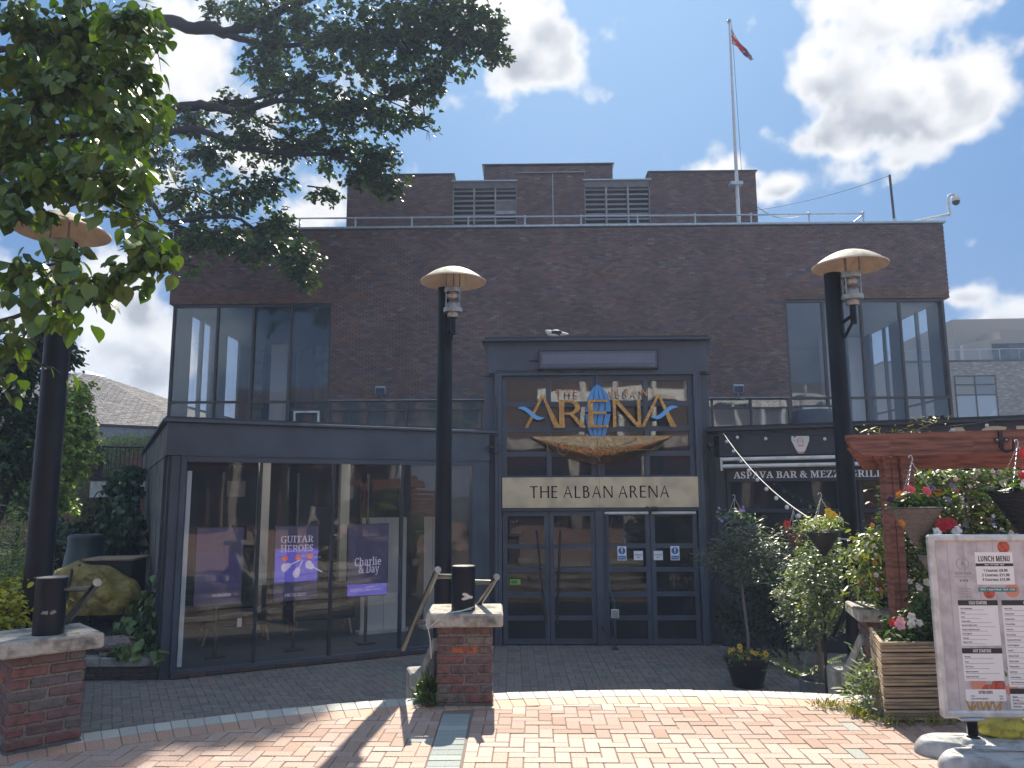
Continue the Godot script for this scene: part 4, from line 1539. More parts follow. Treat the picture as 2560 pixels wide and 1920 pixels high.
func stickers() -> void:
	# notices on the automatic doors
	for q in [[0.285, "blue and white keep clear notice on the middle automatic door leaf"], [1.165, "blue and white keep clear notice on the right-hand automatic door leaf"]]:
		var n := thing("door_notice", q[1], "sticker", PORTAL_AT, PORTAL_TURN, "keep clear notices on the doors")
		var x: float = q[0]
		box_part("sheet", Vector3(x, 0.535, -0.014), Vector3(x + 0.148, 0.765, -0.010), M["sticker_white"], n)
		var d := MB.new()
		d.xf = Transform3D(Basis(Vector3.RIGHT, PI / 2), Vector3(x + 0.074, 0.69, -0.0095))
		d.lathe([Vector2(0, 0), Vector2(0.058, 0), Vector2(0.058, 0.001), Vector2(0, 0.001)], 24, true)
		d.xf = Transform3D()
		d.box2(Vector3(x + 0.012, 0.548, -0.0098), Vector3(x + 0.136, 0.608, -0.0085))
		obj("blue_print", d, M["sticker_blue"], n)
		var mk := MB.new()
		mk.prism(PackedVector2Array([Vector2(x + 0.066, 0.674), Vector2(x + 0.082, 0.674), Vector2(x + 0.086, 0.735), Vector2(x + 0.062, 0.735)]), -0.0084, 0.001)
		mk.box2(Vector3(x + 0.066, 0.648, -0.0084), Vector3(x + 0.082, 0.664, -0.0074))
		obj("exclamation_mark", mk, M["sticker_white"], n)
		write("notice_text", "Keep clear", "Droid Sans", Vector3(x + 0.074, 0.578, -0.0078), 0.022, 0.10, M["sticker_white"], n, 0.001, true)
	for q in [[0.555, "white automatic door notice beside the closing edge of the middle leaf"], [0.885, "white automatic door notice beside the closing edge of the right leaf"]]:
		var n := thing("door_notice", q[1], "sticker", PORTAL_AT, PORTAL_TURN, "automatic door notices")
		var x: float = q[0]
		box_part("sheet", Vector3(x, 0.538, -0.014), Vector3(x + 0.152, 0.688, -0.010), M["sticker_white"], n)
		write("notice_text", "Automatic", "Droid Sans", Vector3(x + 0.076, 0.628, -0.0098), 0.026, 0.125, M["sticker_blue"], n, 0.001, true)
		write("notice_text", "door", "Droid Sans", Vector3(x + 0.076, 0.585, -0.0098), 0.024, 0.06, M["print_grey"], n, 0.001, true)
	var g := thing("door_notice", "small green sticker low on the left outer door leaf", "sticker", PORTAL_AT, PORTAL_TURN)
	box_part("sheet", Vector3(-1.51, 0.145, -0.014), Vector3(-1.335, 0.235, -0.010), M["sticker_green"], g)
	box_part("print", Vector3(-1.49, 0.165, -0.0098), Vector3(-1.39, 0.215, -0.0085), M["print_green"], g)


# ---------------------------------------------------------------- glazed foyer, left of the portal
const FOYER_AT := Vector3(-4.649, 0, -10.847)
const FOYER_TURN := 27.3


func left_foyer() -> void:
	var o := thing("glazed_foyer", "low blue-grey steel foyer with a wall of tall glass panes left of the entrance", "building", FOYER_AT, FOYER_TURN)
	var st: Material = M["steel_blue"]
	# roof edge, fascia, column and frame
	box_part("roof_edge", Vector3(-0.27, 2.655, -9.5), Vector3(4.90, 2.70, 0.075), st, o, 0.006)
	box_part("roof_trim", Vector3(-0.235, 2.70, -9.5), Vector3(4.88, 2.735, 0.03), M["steel_dark"], o)
	box_part("fascia", Vector3(-0.205, 2.19, -0.12), Vector3(4.80, 2.654, 0.0), st, o, 0.005)
	box_part("side_fascia", Vector3(-0.20, 2.19, -9.5), Vector3(-0.14, 2.654, -0.122), M["panel_olive"], o)
	box_part("roof_deck", Vector3(-0.13, 2.60, -9.5), Vector3(4.8, 2.652, -0.13), M["dark_room"], o)
	# corner column: flange, web, flange
	box_part("column", Vector3(-0.125, COURT, -0.075), Vector3(0.0, 2.188, -0.02), st, o, 0.004)
	box_part("column", Vector3(-0.16, COURT, -0.40), Vector3(-0.125, 2.188, -0.078), M["steel_dark"], o)
	box_part("column", Vector3(-0.20, COURT, -0.48), Vector3(-0.13, 2.188, -0.402), st, o)
	box_part("column", Vector3(4.63, COURT, -0.30), Vector3(4.80, 2.188, -0.02), st, o, 0.004)
	# side panels
	for k in 6:
		var z := -0.485 - k * 1.22
		box_part("side_panel", Vector3(-0.185, COURT, z - 1.12), Vector3(-0.15, 2.188, z - 0.005), M["panel_olive"], o)
		box_part("side_joint", Vector3(-0.172, COURT, z - 1.215), Vector3(-0.155, 2.188, z - 1.125), M["steel_dark"], o)
	# glass wall in a steel frame
	var f := MB.new()
	for q in [[0.0, 0.075, -0.745, 2.188], [4.465, 4.628, -0.745, 2.188]]:
		f.cbox(Vector3((q[0] + q[1]) / 2, (q[2] + q[3]) / 2, -0.035), Vector3(q[1] - q[0], q[3] - q[2], 0.14), 0.006)
	f.box2(Vector3(0.075, 2.105, -0.10), Vector3(4.465, 2.186, 0.032))
	f.box2(Vector3(0.075, -0.80, -0.10), Vector3(4.465, -0.725, 0.030))
	f.box2(Vector3(0.0, 2.186, -0.02), Vector3(4.63, 2.20, 0.055))
	var fr := obj("glass_wall_frame", f, st, o)
	var xs := [0.078, 1.09, 2.168, 3.265, 4.462]
	for k in 4:
		var g := MB.new()
		for z in [-0.03]:
			g.box2(Vector3(xs[k] + 0.008, -0.722, z - 0.006), Vector3(xs[k + 1] - 0.008, 2.102, z))
		var p := obj("pane", g, M["glass_wavy"], fr)
		p.rotation_degrees = Vector3(rnd(-0.1, 0.1), rnd(-0.2, 0.2), 0)
		if k > 0:
			box_part("mullion", Vector3(xs[k] - 0.022, -0.724, -0.085), Vector3(xs[k] + 0.022, 2.104, -0.008), M["steel_dark"], fr)
	# brick plinth
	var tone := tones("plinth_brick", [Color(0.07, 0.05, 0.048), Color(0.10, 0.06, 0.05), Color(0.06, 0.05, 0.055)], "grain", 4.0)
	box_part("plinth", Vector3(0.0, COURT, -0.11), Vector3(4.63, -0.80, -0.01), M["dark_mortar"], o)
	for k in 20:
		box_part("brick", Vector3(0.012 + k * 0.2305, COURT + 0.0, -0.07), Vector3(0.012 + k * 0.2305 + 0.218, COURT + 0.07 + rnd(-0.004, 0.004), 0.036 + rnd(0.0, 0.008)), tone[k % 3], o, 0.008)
	# inside
	box_part("floor", Vector3(-0.12, COURT + 0.002, -7.0), Vector3(4.62, -0.745, -0.115), M["screed"], o)
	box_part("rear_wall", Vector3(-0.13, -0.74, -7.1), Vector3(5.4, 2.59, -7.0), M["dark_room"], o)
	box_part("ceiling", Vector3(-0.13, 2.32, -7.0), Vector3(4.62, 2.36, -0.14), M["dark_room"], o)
	box_part("end_wall", Vector3(4.63, -0.74, -7.0), Vector3(4.72, 2.59, -0.32), M["dark_room"], o)
	box_part("blind", Vector3(0.10, -0.70, -0.36), Vector3(0.16, 1.98, -0.13), M["white_board"], o)
	box_part("room_column", Vector3(1.55, -0.74, -3.2), Vector3(1.75, 2.32, -3.0), M["white_board"], o)
	box_part("room_column", Vector3(3.6, -0.74, -5.2), Vector3(3.8, 2.32, -5.0), M["white_board"], o)
	foyer_things()
	# flood lamp and small lamp things on the hall wall
	for q in [[-5.93, 5.0, "left", "grey box floodlight on the brick wall above the left strip windows"], [5.81, 4.98, "right", "grey box floodlight on the brick wall above the right strip windows"]]:
		var fl := thing("floodlight", q[3], "lamp", HALL_AT, HALL_TURN, "floodlights on the brick wall")
		var m := MB.new()
		var tilt := Transform3D(Basis(Vector3.RIGHT, 0.35), Vector3(q[0], q[1] + 0.08, 0.26))
		m.xf = tilt
		m.cbox(Vector3.ZERO, Vector3(0.34, 0.26, 0.16), 0.02)
		obj("housing", m, M["galvanised"], fl)
		m = MB.new()
		m.xf = tilt
		m.box2(Vector3(-0.145, -0.11, 0.081), Vector3(0.145, 0.09, 0.085))
		obj("lens", m, M["led_glass"], fl)
		m = MB.new()
		m.tube([Vector3(q[0], q[1] - 0.22, 0.0), Vector3(q[0] + 0.02, q[1] - 0.2, 0.14), Vector3(q[0], q[1] - 0.06, 0.2)], 0.018, 6)
		m.tube([Vector3(q[0] + 0.02, q[1] - 0.2, 0.12), Vector3(q[0] + 0.12, q[1] - 0.23, 0.06), Vector3(q[0] + 0.3, q[1] - 0.24, 0.012)], 0.010, 5)
		obj("bracket", m, M["galvanised"], fl)


func foyer_things() -> void:
	# poster screens on poles
	var data := [
		[0.66, "left", "dim violet poster screen on a pole in the first pane of the glass foyer"],
		[1.80, "mid", "blue concert poster screen on a pole in the second pane of the glass foyer"],
		[2.95, "right", "dark poster screen with a blue footer behind the third pane of the glass foyer"],
	]
	for k in 3:
		var x: float = data[k][0]
		var t := thing("poster_screen", data[k][2], "screen", FOYER_AT, FOYER_TURN, "poster screens in the foyer window")
		var s := MB.new()
		s.tube([Vector3(x, -0.73, -0.8), Vector3(x, 1.98, -0.8)], 0.026, 10)
		obj("pole", s, M["stainless"], t)
		box_part("base", Vector3(x - 0.14, -0.745, -0.92), Vector3(x + 0.14, -0.715, -0.68), M["black_plastic"], t, 0.006)
		box_part("case", Vector3(x - 0.345, 0.0, -0.79), Vector3(x + 0.345, 1.165, -0.745), M["black_plastic"], t, 0.006)
		var z := -0.744
		box_part("picture", Vector3(x - 0.33, 0.02, z), Vector3(x + 0.33, 1.15, z + 0.003), M["screen_night"] if k != 1 else M["screen_night"], t)
		var pr := MB.new()
		if k == 0:
			write("poster_text", "24.05.2023", "Droid Sans", Vector3(x + 0.05, 0.16, z + 0.005), 0.035, 0.26, M["screen_white"], t, 0.001)
			pr.box2(Vector3(x - 0.25, 0.28, z + 0.004), Vector3(x + 0.28, 0.75, z + 0.005))
			obj("poster_print", pr, M["screen_violet"], t)
		elif k == 1:
			pr.box2(Vector3(x - 0.33, 0.30, z + 0.004), Vector3(x + 0.33, 0.80, z + 0.005))
			obj("poster_print", pr, M["screen_blue"], t)
			write("poster_text", "GUITAR", "Droid Serif", Vector3(x, 0.95, z + 0.006), 0.10, 0.5, M["screen_white"], t, 0.001)
			write("poster_text", "HEROES", "Droid Serif", Vector3(x, 0.81, z + 0.006), 0.10, 0.5, M["screen_white"], t, 0.001)
			write("poster_text", "FRI 15 SEPT", "Droid Serif", Vector3(x, 0.10, z + 0.006), 0.045, 0.33, M["screen_white"], t, 0.001)
			var gt := MB.new()
			for q in [[-0.18, 0.52, 0.5], [0.0, 0.42, 1.2], [0.19, 0.55, -0.6]]:
				var c := Vector3(x + q[0], q[1], z + 0.0065)
				gt.ball(c, Vector3(0.055, 0.065, 0.002), 10, 6)
				gt.ball(c + Vector3(cos(q[2]) * 0.055, sin(q[2]) * 0.055, 0), Vector3(0.042, 0.045, 0.002), 10, 6)
				gt.tube([c, c + Vector3(cos(q[2]) * 0.26, sin(q[2]) * 0.22, 0)], 0.009, 5)
			obj("poster_print", gt, M["screen_white"], t)
			var hd := MB.new()
			for q in [[-0.18, 0.66], [0.02, 0.67], [0.20, 0.68]]:
				hd.ball(Vector3(x + q[0], q[1], z + 0.0065), Vector3(0.05, 0.045, 0.002), 10, 6)
			obj("poster_print", hd, M["screen_red"], t)
		else:
			pr.box2(Vector3(x - 0.33, 0.02, z + 0.004), Vector3(x + 0.33, 0.20, z + 0.005))
			obj("poster_print", pr, M["screen_blue"], t)
			write("poster_text", "Charlie", "Droid Serif", Vector3(x, 0.56, z + 0.006), 0.12, 0.44, M["screen_white"], t, 0.001)
			write("poster_text", "& Day", "Droid Serif", Vector3(x + 0.02, 0.42, z + 0.006), 0.12, 0.34, M["screen_white"], t, 0.001)
			write("poster_text", "ARENA", "Droid Serif", Vector3(x - 0.19, 0.115, z + 0.006), 0.045, 0.2, M["screen_white"], t, 0.001)
			write("poster_text", "Fri 20 OCT", "Droid Sans", Vector3(x - 0.03, 0.155, z + 0.006), 0.022, 0.14, M["screen_white"], t, 0.001, true, true)
			write("poster_text", "Box Office", "Droid Sans", Vector3(x - 0.03, 0.11, z + 0.006), 0.022, 0.28, M["screen_white"], t, 0.001, true, true)
	# white display boards
	for q in [[3.13, 3.95, 0.0, "wide white folding display board on the foyer floor behind the third pane"], [4.30, 4.60, 0.3, "narrow white display board in the foyer beside the last pane"]]:
		var t := thing("display_board", q[3], "display board", FOYER_AT, FOYER_TURN)
		box_part("panel", Vector3(q[0], -0.70, -1.73), Vector3(q[1], 1.235, -1.7), M["white_board"], t)
		box_part("foot", Vector3(q[0] - 0.05, -0.745, -1.85), Vector3(q[1] + 0.05, -0.70, -1.58), M["white_paint"], t)
		var fold := MB.new()
		fold.box2(Vector3((q[0] + q[1]) / 2 - 0.004, -0.70, -1.7), Vector3((q[0] + q[1]) / 2 + 0.004, 1.235, -1.692))
		obj("fold", fold, M["galvanised"], t)
	# low dark couches on tapered wooden legs
	for q in [[0.55, "low dark couch on pale tapered legs behind the first foyer pane"], [1.95, "low dark couch on pale tapered legs behind the second foyer pane"]]:
		var t := thing("low_couch", q[1], "couch", FOYER_AT, FOYER_TURN, "couches in the foyer")
		box_part("seat", Vector3(q[0], -0.47, -2.4), Vector3(q[0] + 1.1, -0.25, -1.75), M["dark_room"], t, 0.03)
		box_part("backrest", Vector3(q[0], -0.25, -2.4), Vector3(q[0] + 1.1, 0.1, -2.2), M["dark_room"], t, 0.03)
		for s in [[0.1, -1.83, -0.06], [1.0, -1.83, 0.06], [0.1, -2.3, -0.06], [1.0, -2.3, 0.06]]:
			var l := MB.new()
			l.tube([Vector3(q[0] + s[0] + s[2], -0.742, s[1] + 0.03), Vector3(q[0] + s[0], -0.47, s[1])], [0.016, 0.032], 8)
			obj("leg", l, M["pale_wood"], t)
	# ceiling lights that show through the panes
	for q in [[0.9, -1.5, 1.1, "long white ceiling light seen through the first foyer pane"], [2.55, -2.6, 0.9, "white ceiling light seen through the second foyer pane"], [3.3, -3.4, 1.3, "thin ceiling light farther inside the foyer"]]:
		var t := thing("ceiling_light", q[3], "lamp", FOYER_AT, FOYER_TURN, "foyer ceiling lights")
		box_part("tube", Vector3(q[0] - q[2] / 2, 2.27, q[1] - 0.06), Vector3(q[0] + q[2] / 2, 2.315, q[1] + 0.06), M["tube_light"], t, 0.01)
		var l := OmniLight3D.new()
		l.name = "light"
		l.light_energy = 0.06
		l.light_color = Color(1.0, 0.95, 0.85)
		l.light_size = 0.1
		l.omni_range = 9.0
		l.omni_attenuation = 2.0
		l.shadow_enabled = true
		l.position = Vector3(q[0], 2.15, q[1])
		t.add_child(l)
	var sk := thing("wall_socket", "small white socket plate low behind the first foyer pane", "socket", FOYER_AT, FOYER_TURN)
	box_part("plate", Vector3(0.86, -0.22, -0.10), Vector3(0.92, -0.10, -0.085), M["white_plastic"], sk)


# ---------------------------------------------------------------- restaurant, right of the portal
const REST_AT := Vector3(3.275, 0, -13.0)
const REST_TURN := -21.9


func restaurant() -> void:
	var o := thing("restaurant", "low dark restaurant front with awning box and lettered sign right of the entrance", "building", REST_AT, REST_TURN)
	var st: Material = M["steel_dark"]
	mat("shop_blue", Color(0.022, 0.029, 0.040), 0.45, 0.0, "soft", 0.5)
	var sb: Material = M["shop_blue"]
	box_part("fascia", Vector3(0.205, 2.24, -0.15), Vector3(8.6, 2.66, 0.0), sb, o, 0.005)
	box_part("roof_edge", Vector3(0.0, 2.66, -9.0), Vector3(8.7, 2.70, 0.10), sb, o, 0.006)
	box_part("roof_felt", Vector3(0.02, 2.70, -9.0), Vector3(8.7, 2.745, 0.06), M["black"], o)
	box_part("roof_deck", Vector3(0.1, 2.6, -9.0), Vector3(8.6, 2.655, -0.16), M["dark_room"], o)
	for x in [0.12, 2.12, 4.2, 6.4]:
		box_part("post", Vector3(x, COURT, -0.16), Vector3(x + 0.16, 2.238, -0.02), sb, o, 0.004)
	box_part("stall_riser", Vector3(0.12, COURT, -0.14), Vector3(8.5, -0.05, -0.05), sb, o)
	box_part("end_wall", Vector3(0.0, COURT, -8.0), Vector3(0.1, 2.655, -0.17), sb, o)
	for q in [[0.30, 2.10], [2.30, 4.18], [4.38, 6.38]]:
		var f := framed("shop_window", o, q[0], q[1], -0.04, 2.22, [], [1.35], -0.06, 0.06, 0.06, sb, M["glass_dark"])
		f.set_meta("label", "restaurant window behind the hanging baskets")
	box_part("rear_wall", Vector3(0.1, COURT, -5.2), Vector3(8.5, 2.6, -5.0), M["brown_brick_far"], o)
	box_part("room_floor", Vector3(0.1, COURT - 0.005, -5.0), Vector3(8.5, COURT + 0.03, -0.16), M["screed"], o)
	# awning cassette
	var c := MB.new()
	c.cbox(Vector3(1.75, 2.185, 0.13), Vector3(3.0, 0.055, 0.14), 0.015)
	obj("awning_hood", c, M["white_paint"], o)
	box_part("awning_gap", Vector3(0.26, 2.10, 0.0), Vector3(3.24, 2.155, 0.10), M["black"], o)
	c = MB.new()
	c.cbox(Vector3(1.75, 2.07, 0.15), Vector3(2.98, 0.06, 0.12), 0.02)
	obj("awning_front_bar", c, M["white_paint"], o)
	for x in [0.24, 3.25]:
		box_part("awning_end", Vector3(x, 2.0, 0.03), Vector3(x + 0.03, 2.215, 0.20), M["mesh_white"], o)
	# sign board below the awning
	var sg := thing("restaurant_sign", "dark sign board with white serif capitals under the white awning box", "sign", REST_AT, REST_TURN)
	box_part("board", Vector3(0.32, 1.815, 0.03), Vector3(2.75, 2.035, 0.09), sb, sg, 0.004)
	write("letters", "ASPAVA BAR & MEZZE GRILL", "Droid Serif", Vector3(1.54, 1.925, 0.092), 0.108, 2.22, M["sticker_white"], sg, 0.006, true)
	# large cream letters on the fascia beyond the pergola
	var lt := thing("fascia_letters", "large cream shop letters on the dark fascia above the pergola beam", "sign", REST_AT, REST_TURN)
	write("letters", "ASPAVA", "Droid Sans", Vector3(4.95, 2.44, 0.004), 0.30, 3.0, M["cream_letter"], lt, 0.02, true)
	# alarm box
	var al := thing("alarm_box", "white tapered alarm box on the dark fascia above the awning", "alarm", REST_AT, REST_TURN)
	var a := MB.new()
	a.prism(PackedVector2Array([Vector2(1.355, 2.53), Vector2(1.355, 2.47), Vector2(1.42, 2.31), Vector2(1.45, 2.285), Vector2(1.53, 2.285), Vector2(1.56, 2.31), Vector2(1.625, 2.47), Vector2(1.625, 2.53), Vector2(1.60, 2.545), Vector2(1.38, 2.545)]), 0.002, 0.06)
	obj("case", a, M["white_plastic"], al)
	a = MB.new()
	a.prism(PackedVector2Array([Vector2(1.425, 2.30), Vector2(1.555, 2.30), Vector2(1.53, 2.255), Vector2(1.45, 2.255)]), 0.002, 0.055)
	obj("strobe", a, M["print_pale_red"], al)
	var wr := MB.new()
	for s in [-1, 1]:
		for k in 7:
			var an := deg_to_rad(-50.0 + k * 22.0)
			wr.ball(Vector3(1.49 + s * cos(an) * 0.045, 2.455 + sin(an) * 0.045, 0.063), Vector3(0.011, 0.007, 0.001), 8, 4)
	for q in [[1.455, 2.45, 1.525], [1.44, 2.385, 1.54], [1.45, 2.37, 1.53]]:
		wr.box2(Vector3(q[0], q[1], 0.0622), Vector3(q[2], q[1] + 0.012, 0.0632))
	obj("wreath_print", wr, M["print_pale_red"], al)
	# odds and ends on the roof edge
	for q in [[3.35, 0.22, "low black lump of roofing felt on the restaurant roof edge"], [4.72, 0.30, "row of black vent caps on the restaurant roof edge"]]:
		var d := thing("roof_debris", q[2], "debris", REST_AT, REST_TURN)
		for k in 3:
			box_part("lump", Vector3(q[0] + k * q[1] * 0.36, 2.745, -0.12), Vector3(q[0] + k * q[1] * 0.36 + q[1] * 0.27, 2.785 + rnd(0.0, 0.035), -0.02), M["black"], d, 0.01)
	# round dark lamp shade like vent in front of the right opening light
	var rv := thing("roof_vent", "wide dark roof vent drum behind the restaurant roof edge", "vent", Vector3(8.65, 3.3, -22.0))
	var v := MB.new()
	v.lathe([Vector2(0.75, 0.0), Vector2(0.75, 0.25), Vector2(0.55, 0.66), Vector2(0.52, 0.70), Vector2(0, 0.70)], 28)
	obj("drum", v, M["steel_dark"], rv)
	string_lights()


func string_lights() -> void:
	var b := Basis(Vector3.UP, deg_to_rad(REST_TURN))
	var to_w := func(p: Vector3) -> Vector3: return REST_AT + b * p
	var lines := [
		[to_w.call(Vector3(0.30, 2.62, 0.12)), Vector3(3.34, 1.17, -7.8), 0.22, 12, "string of clear bulbs swooping from the restaurant roof to the right lamp post"],
		[Vector3(3.40, 1.17, -7.75), Vector3(3.10, 1.45, -6.35), 0.10, 3, "short string of clear bulbs between lamp post and pergola post"],
		[to_w.call(Vector3(0.30, 2.62, 0.12)), to_w.call(Vector3(4.3, 2.68, 0.2)), 0.12, 9, "string of clear bulbs along the dark restaurant fascia"],
	]
	for q in lines:
		var t := thing("string_light", q[4], "string lights")
		var pts := []
		for k in 21:
			var u := k / 20.0
			var p: Vector3 = q[0].lerp(q[1], u)
			p.y -= q[2] * 4.0 * u * (1.0 - u)
			pts.append(p)
		var s := MB.new()
		s.tube(pts, 0.007, 5)
		obj("wire", s, M["cable_white"] if q[3] == 12 else M["cable"], t)
		for k in q[3]:
			var u: float = (k + 0.5) / q[3]
			var p: Vector3 = q[0].lerp(q[1], u)
			p.y -= q[2] * 4.0 * u * (1.0 - u)
			var h := MB.new()
			h.tube([p, p - Vector3(0, 0.035, 0)], 0.013, 7)
			obj("holder", h, M["cable"], t)
			var bl := MB.new()
			bl.lathe([Vector2(0.0, -0.085), Vector2(0.018, -0.08), Vector2(0.028, -0.062), Vector2(0.024, -0.045), Vector2(0.012, -0.03)], 10, false, p)
			obj("bulb", bl, M["bulb"], t)


# ---------------------------------------------------------------- on the roof
func roof_things() -> void:
	var rl := thing("roof_railing", "thin grey tube railing along the parapet of the brick hall", "railing", HALL_AT, HALL_TURN)
	var z := -0.35
	var s := MB.new()
	s.tube([Vector3(-9.4, 11.25, z), Vector3(10.57, 11.20, z)], 0.032, 8)
	obj("rail", s, M["galvanised"], rl)
	for x in [-9.0, -7.04, -5.07, -3.10, -1.13, 0.82, 2.78, 4.77, 6.70, 8.70, 10.57]:
		s = MB.new()
		s.tube([Vector3(x, 10.75, z), Vector3(x, 11.24, z)], 0.032, 8)
		s.ball(Vector3(x, 11.235, z), Vector3(0.05, 0.05, 0.05), 8, 6)
		obj("post", s, M["galvanised"], rl)
	s = MB.new()
	s.tube([Vector3(10.57, 11.18, z), Vector3(10.1, 10.80, z)], 0.03, 8)
	obj("brace", s, M["galvanised"], rl)
	var fp := thing("flagpole", "tall white flagpole clamped behind the hall parapet", "flagpole", HALL_AT, HALL_TURN)
	s = MB.new()
	s.tube([Vector3(6.52, 10.7, -1.2), Vector3(6.52, 14.0, -1.2), Vector3(6.53, 18.98, -1.2)], [0.075, 0.058, 0.034], 14)
	obj("pole", s, M["white_paint"], fp)
	s = MB.new()
	s.lathe([Vector2(0, 0), Vector2(0.09, 0.02), Vector2(0.05, 0.06), Vector2(0.085, 0.10), Vector2(0.07, 0.15), Vector2(0, 0.18)], 12, false, Vector3(6.53, 18.96, -1.2))
	obj("finial", s, M["galvanised"], fp)
	s = MB.new()
	s.box2(Vector3(6.26, 12.62, -1.36), Vector3(6.70, 12.74, -1.04))
	obj("clamp", s, M["galvanised"], fp)
	flag()
	var mt := thing("roof_mast", "thin dark steel mast with stay wires on the hall roof", "mast", HALL_AT, HALL_TURN)
	s = MB.new()
	s.tube([Vector3(12.05, 10.7, -1.2), Vector3(12.0, 12.97, -1.2)], 0.045, 8)
	obj("pole", s, M["bronze_frame"], mt)
	s = MB.new()
	s.tube([Vector3(12.05, 10.7, -1.2), Vector3(12.045, 11.32, -1.2)], 0.07, 8)
	obj("socket", s, M["galvanised"], mt)
	for w in [[Vector3(12.0, 12.95, -1.2), Vector3(7.3, 12.12, -2.4), 0.16], [Vector3(7.6, 12.28, -2.4), Vector3(8.5, 11.3, -0.8), 0.22]]:
		s = MB.new()
		var pts := []
		for k in 13:
			var u := k / 12.0
			var p: Vector3 = w[0].lerp(w[1], u)
			p.y -= w[2] * 4.0 * u * (1.0 - u)
			pts.append(p)
		s.tube(pts, 0.011, 4)
		obj("wire", s, M["cable"], mt)
	var cc := thing("security_camera", "white dome security camera on a bent arm at the right roof corner", "camera", HALL_AT, HALL_TURN)
	s = MB.new()
	s.tube([Vector3(11.9, 10.80, -0.3), Vector3(13.5, 11.14, -0.3), Vector3(13.50, 11.26, -0.3)], 0.05, 8)
	s.tube([Vector3(13.49, 11.24, -0.3), Vector3(13.48, 11.66, -0.3), Vector3(13.52, 11.80, -0.3), Vector3(13.62, 11.85, -0.3), Vector3(13.76, 11.85, -0.3)], 0.045, 8)
	obj("arm", s, M["white_paint"], cc)
	s = MB.new()
	s.lathe([Vector2(0.13, 11.60), Vector2(0.155, 11.64), Vector2(0.13, 11.76), Vector2(0.05, 11.84), Vector2(0, 11.85)], 14, false, Vector3(13.75, 0, -0.3))
	obj("hood", s, M["white_plastic"], cc)
	s = MB.new()
	s.ball(Vector3(13.75, 11.59, -0.3), Vector3(0.125, 0.13, 0.125), 12, 8)
	obj("lens", s, M["black_plastic"], cc)


func flag() -> void:
	var o := thing("flag", "limp red, white and blue flag hanging from the pole top", "flag", HALL_AT, HALL_TURN)
	var rows := []
	var s := MB.new()
	for y in 13:
		var v := y / 12.0
		var row := []
		for x in 15:
			var u := x / 14.0
			# hoist edge runs down the pole, the fly droops
			var hoist := Vector3(6.585, 18.14 + v * 0.66, -1.2)
			var fly := Vector3(6.90 + 0.42 * (1.0 - v * 0.18), 17.45 + v * 0.16, -1.2)
			var p := hoist.lerp(fly, u)
			p.y += 0.18 * sin(u * PI) * (v - 0.4) * -1.0
			p.x += 0.09 * sin(u * PI) * (v - 0.5)
			p.z += 0.10 * sin(u * 7.0 + v * 9.0) * (0.25 + u)
			row.append(p)
		rows.append(row)
	s.sheet(rows)
	for k in s.t.size():
		var q := s.t[k]
		var d1 := absf(q.y - q.x)
		var d2 := absf(q.y - (1.0 - q.x))
		var c := Color(0.03, 0.045, 0.16)
		if minf(d1, d2) < 0.11:
			c = Color(0.55, 0.52, 0.50)
		if minf(d1, d2) < 0.05 or absf(q.y - 0.5) < 0.1 or absf(q.x - 0.5) < 0.08:
			c = Color(0.40, 0.04, 0.04)
		elif absf(q.y - 0.5) < 0.18 or absf(q.x - 0.5) < 0.13:
			c = Color(0.55, 0.52, 0.50)
		s.c[k] = c
	var m := M["painted"].duplicate() as StandardMaterial3D
	m.cull_mode = BaseMaterial3D.CULL_DISABLED
	m.backlight_enabled = true
	m.backlight = Color(0.5, 0.5, 0.5)
	M["flag_cloth"] = m
	obj("cloth", s, m, o)
	var r := MB.new()
	r.tube([Vector3(6.60, 18.9, -1.14), Vector3(6.66, 14.0, -1.08), Vector3(6.68, 12.0, -1.05)], 0.008, 4)
	obj("halyard", r, M["cable"], o)


# ---------------------------------------------------------------- behind the photographer, seen in the panes
func plaza_backdrop() -> void:
	var o := thing("shopping_parade", "brown brick shop parade across the plaza, with red fascia and white fins", "building", Vector3(0, 0, 15.0))
	box_part("wall", Vector3(-26, 0, 0.1), Vector3(26, 11.0, 6), M["brown_brick_far"], o)
	box_part("fascia", Vector3(-26, 3.1, -0.5), Vector3(26, 3.9, 0.09), M["red_fascia"], o)
	box_part("canopy", Vector3(-26, 3.92, -1.6), Vector3(26, 4.5, 0.09), M["concrete"], o)
	for k in 14:
		box_part("column", Vector3(-25 + k * 3.8, 0, -1.4), Vector3(-24.5 + k * 3.8, 3.9, -0.9), M["concrete"], o)
		box_part("shop_window", Vector3(-24.2 + k * 3.8, 0.4, 0.0), Vector3(-21.6 + k * 3.8, 2.9, 0.095), M["glass_dark"], o)
	for k in 13:
		box_part("fin", Vector3(0.5 + k * 1.9, 4.55, -0.5), Vector3(0.75 + k * 1.9, 10.8, 0.09), M["white_paint"], o)
	for k in 2:
		box_part("spandrel", Vector3(0, 6.6 + k * 2.6, -0.2), Vector3(26, 7.3 + k * 2.6, 0.092), M["white_board"], o)
		for j in 9:
			box_part("window", Vector3(-24 + j * 2.6, 5.0 + k * 2.9, 0.0), Vector3(-22.4 + j * 2.6, 6.8 + k * 2.9, 0.094), M["glass_dark"], o)


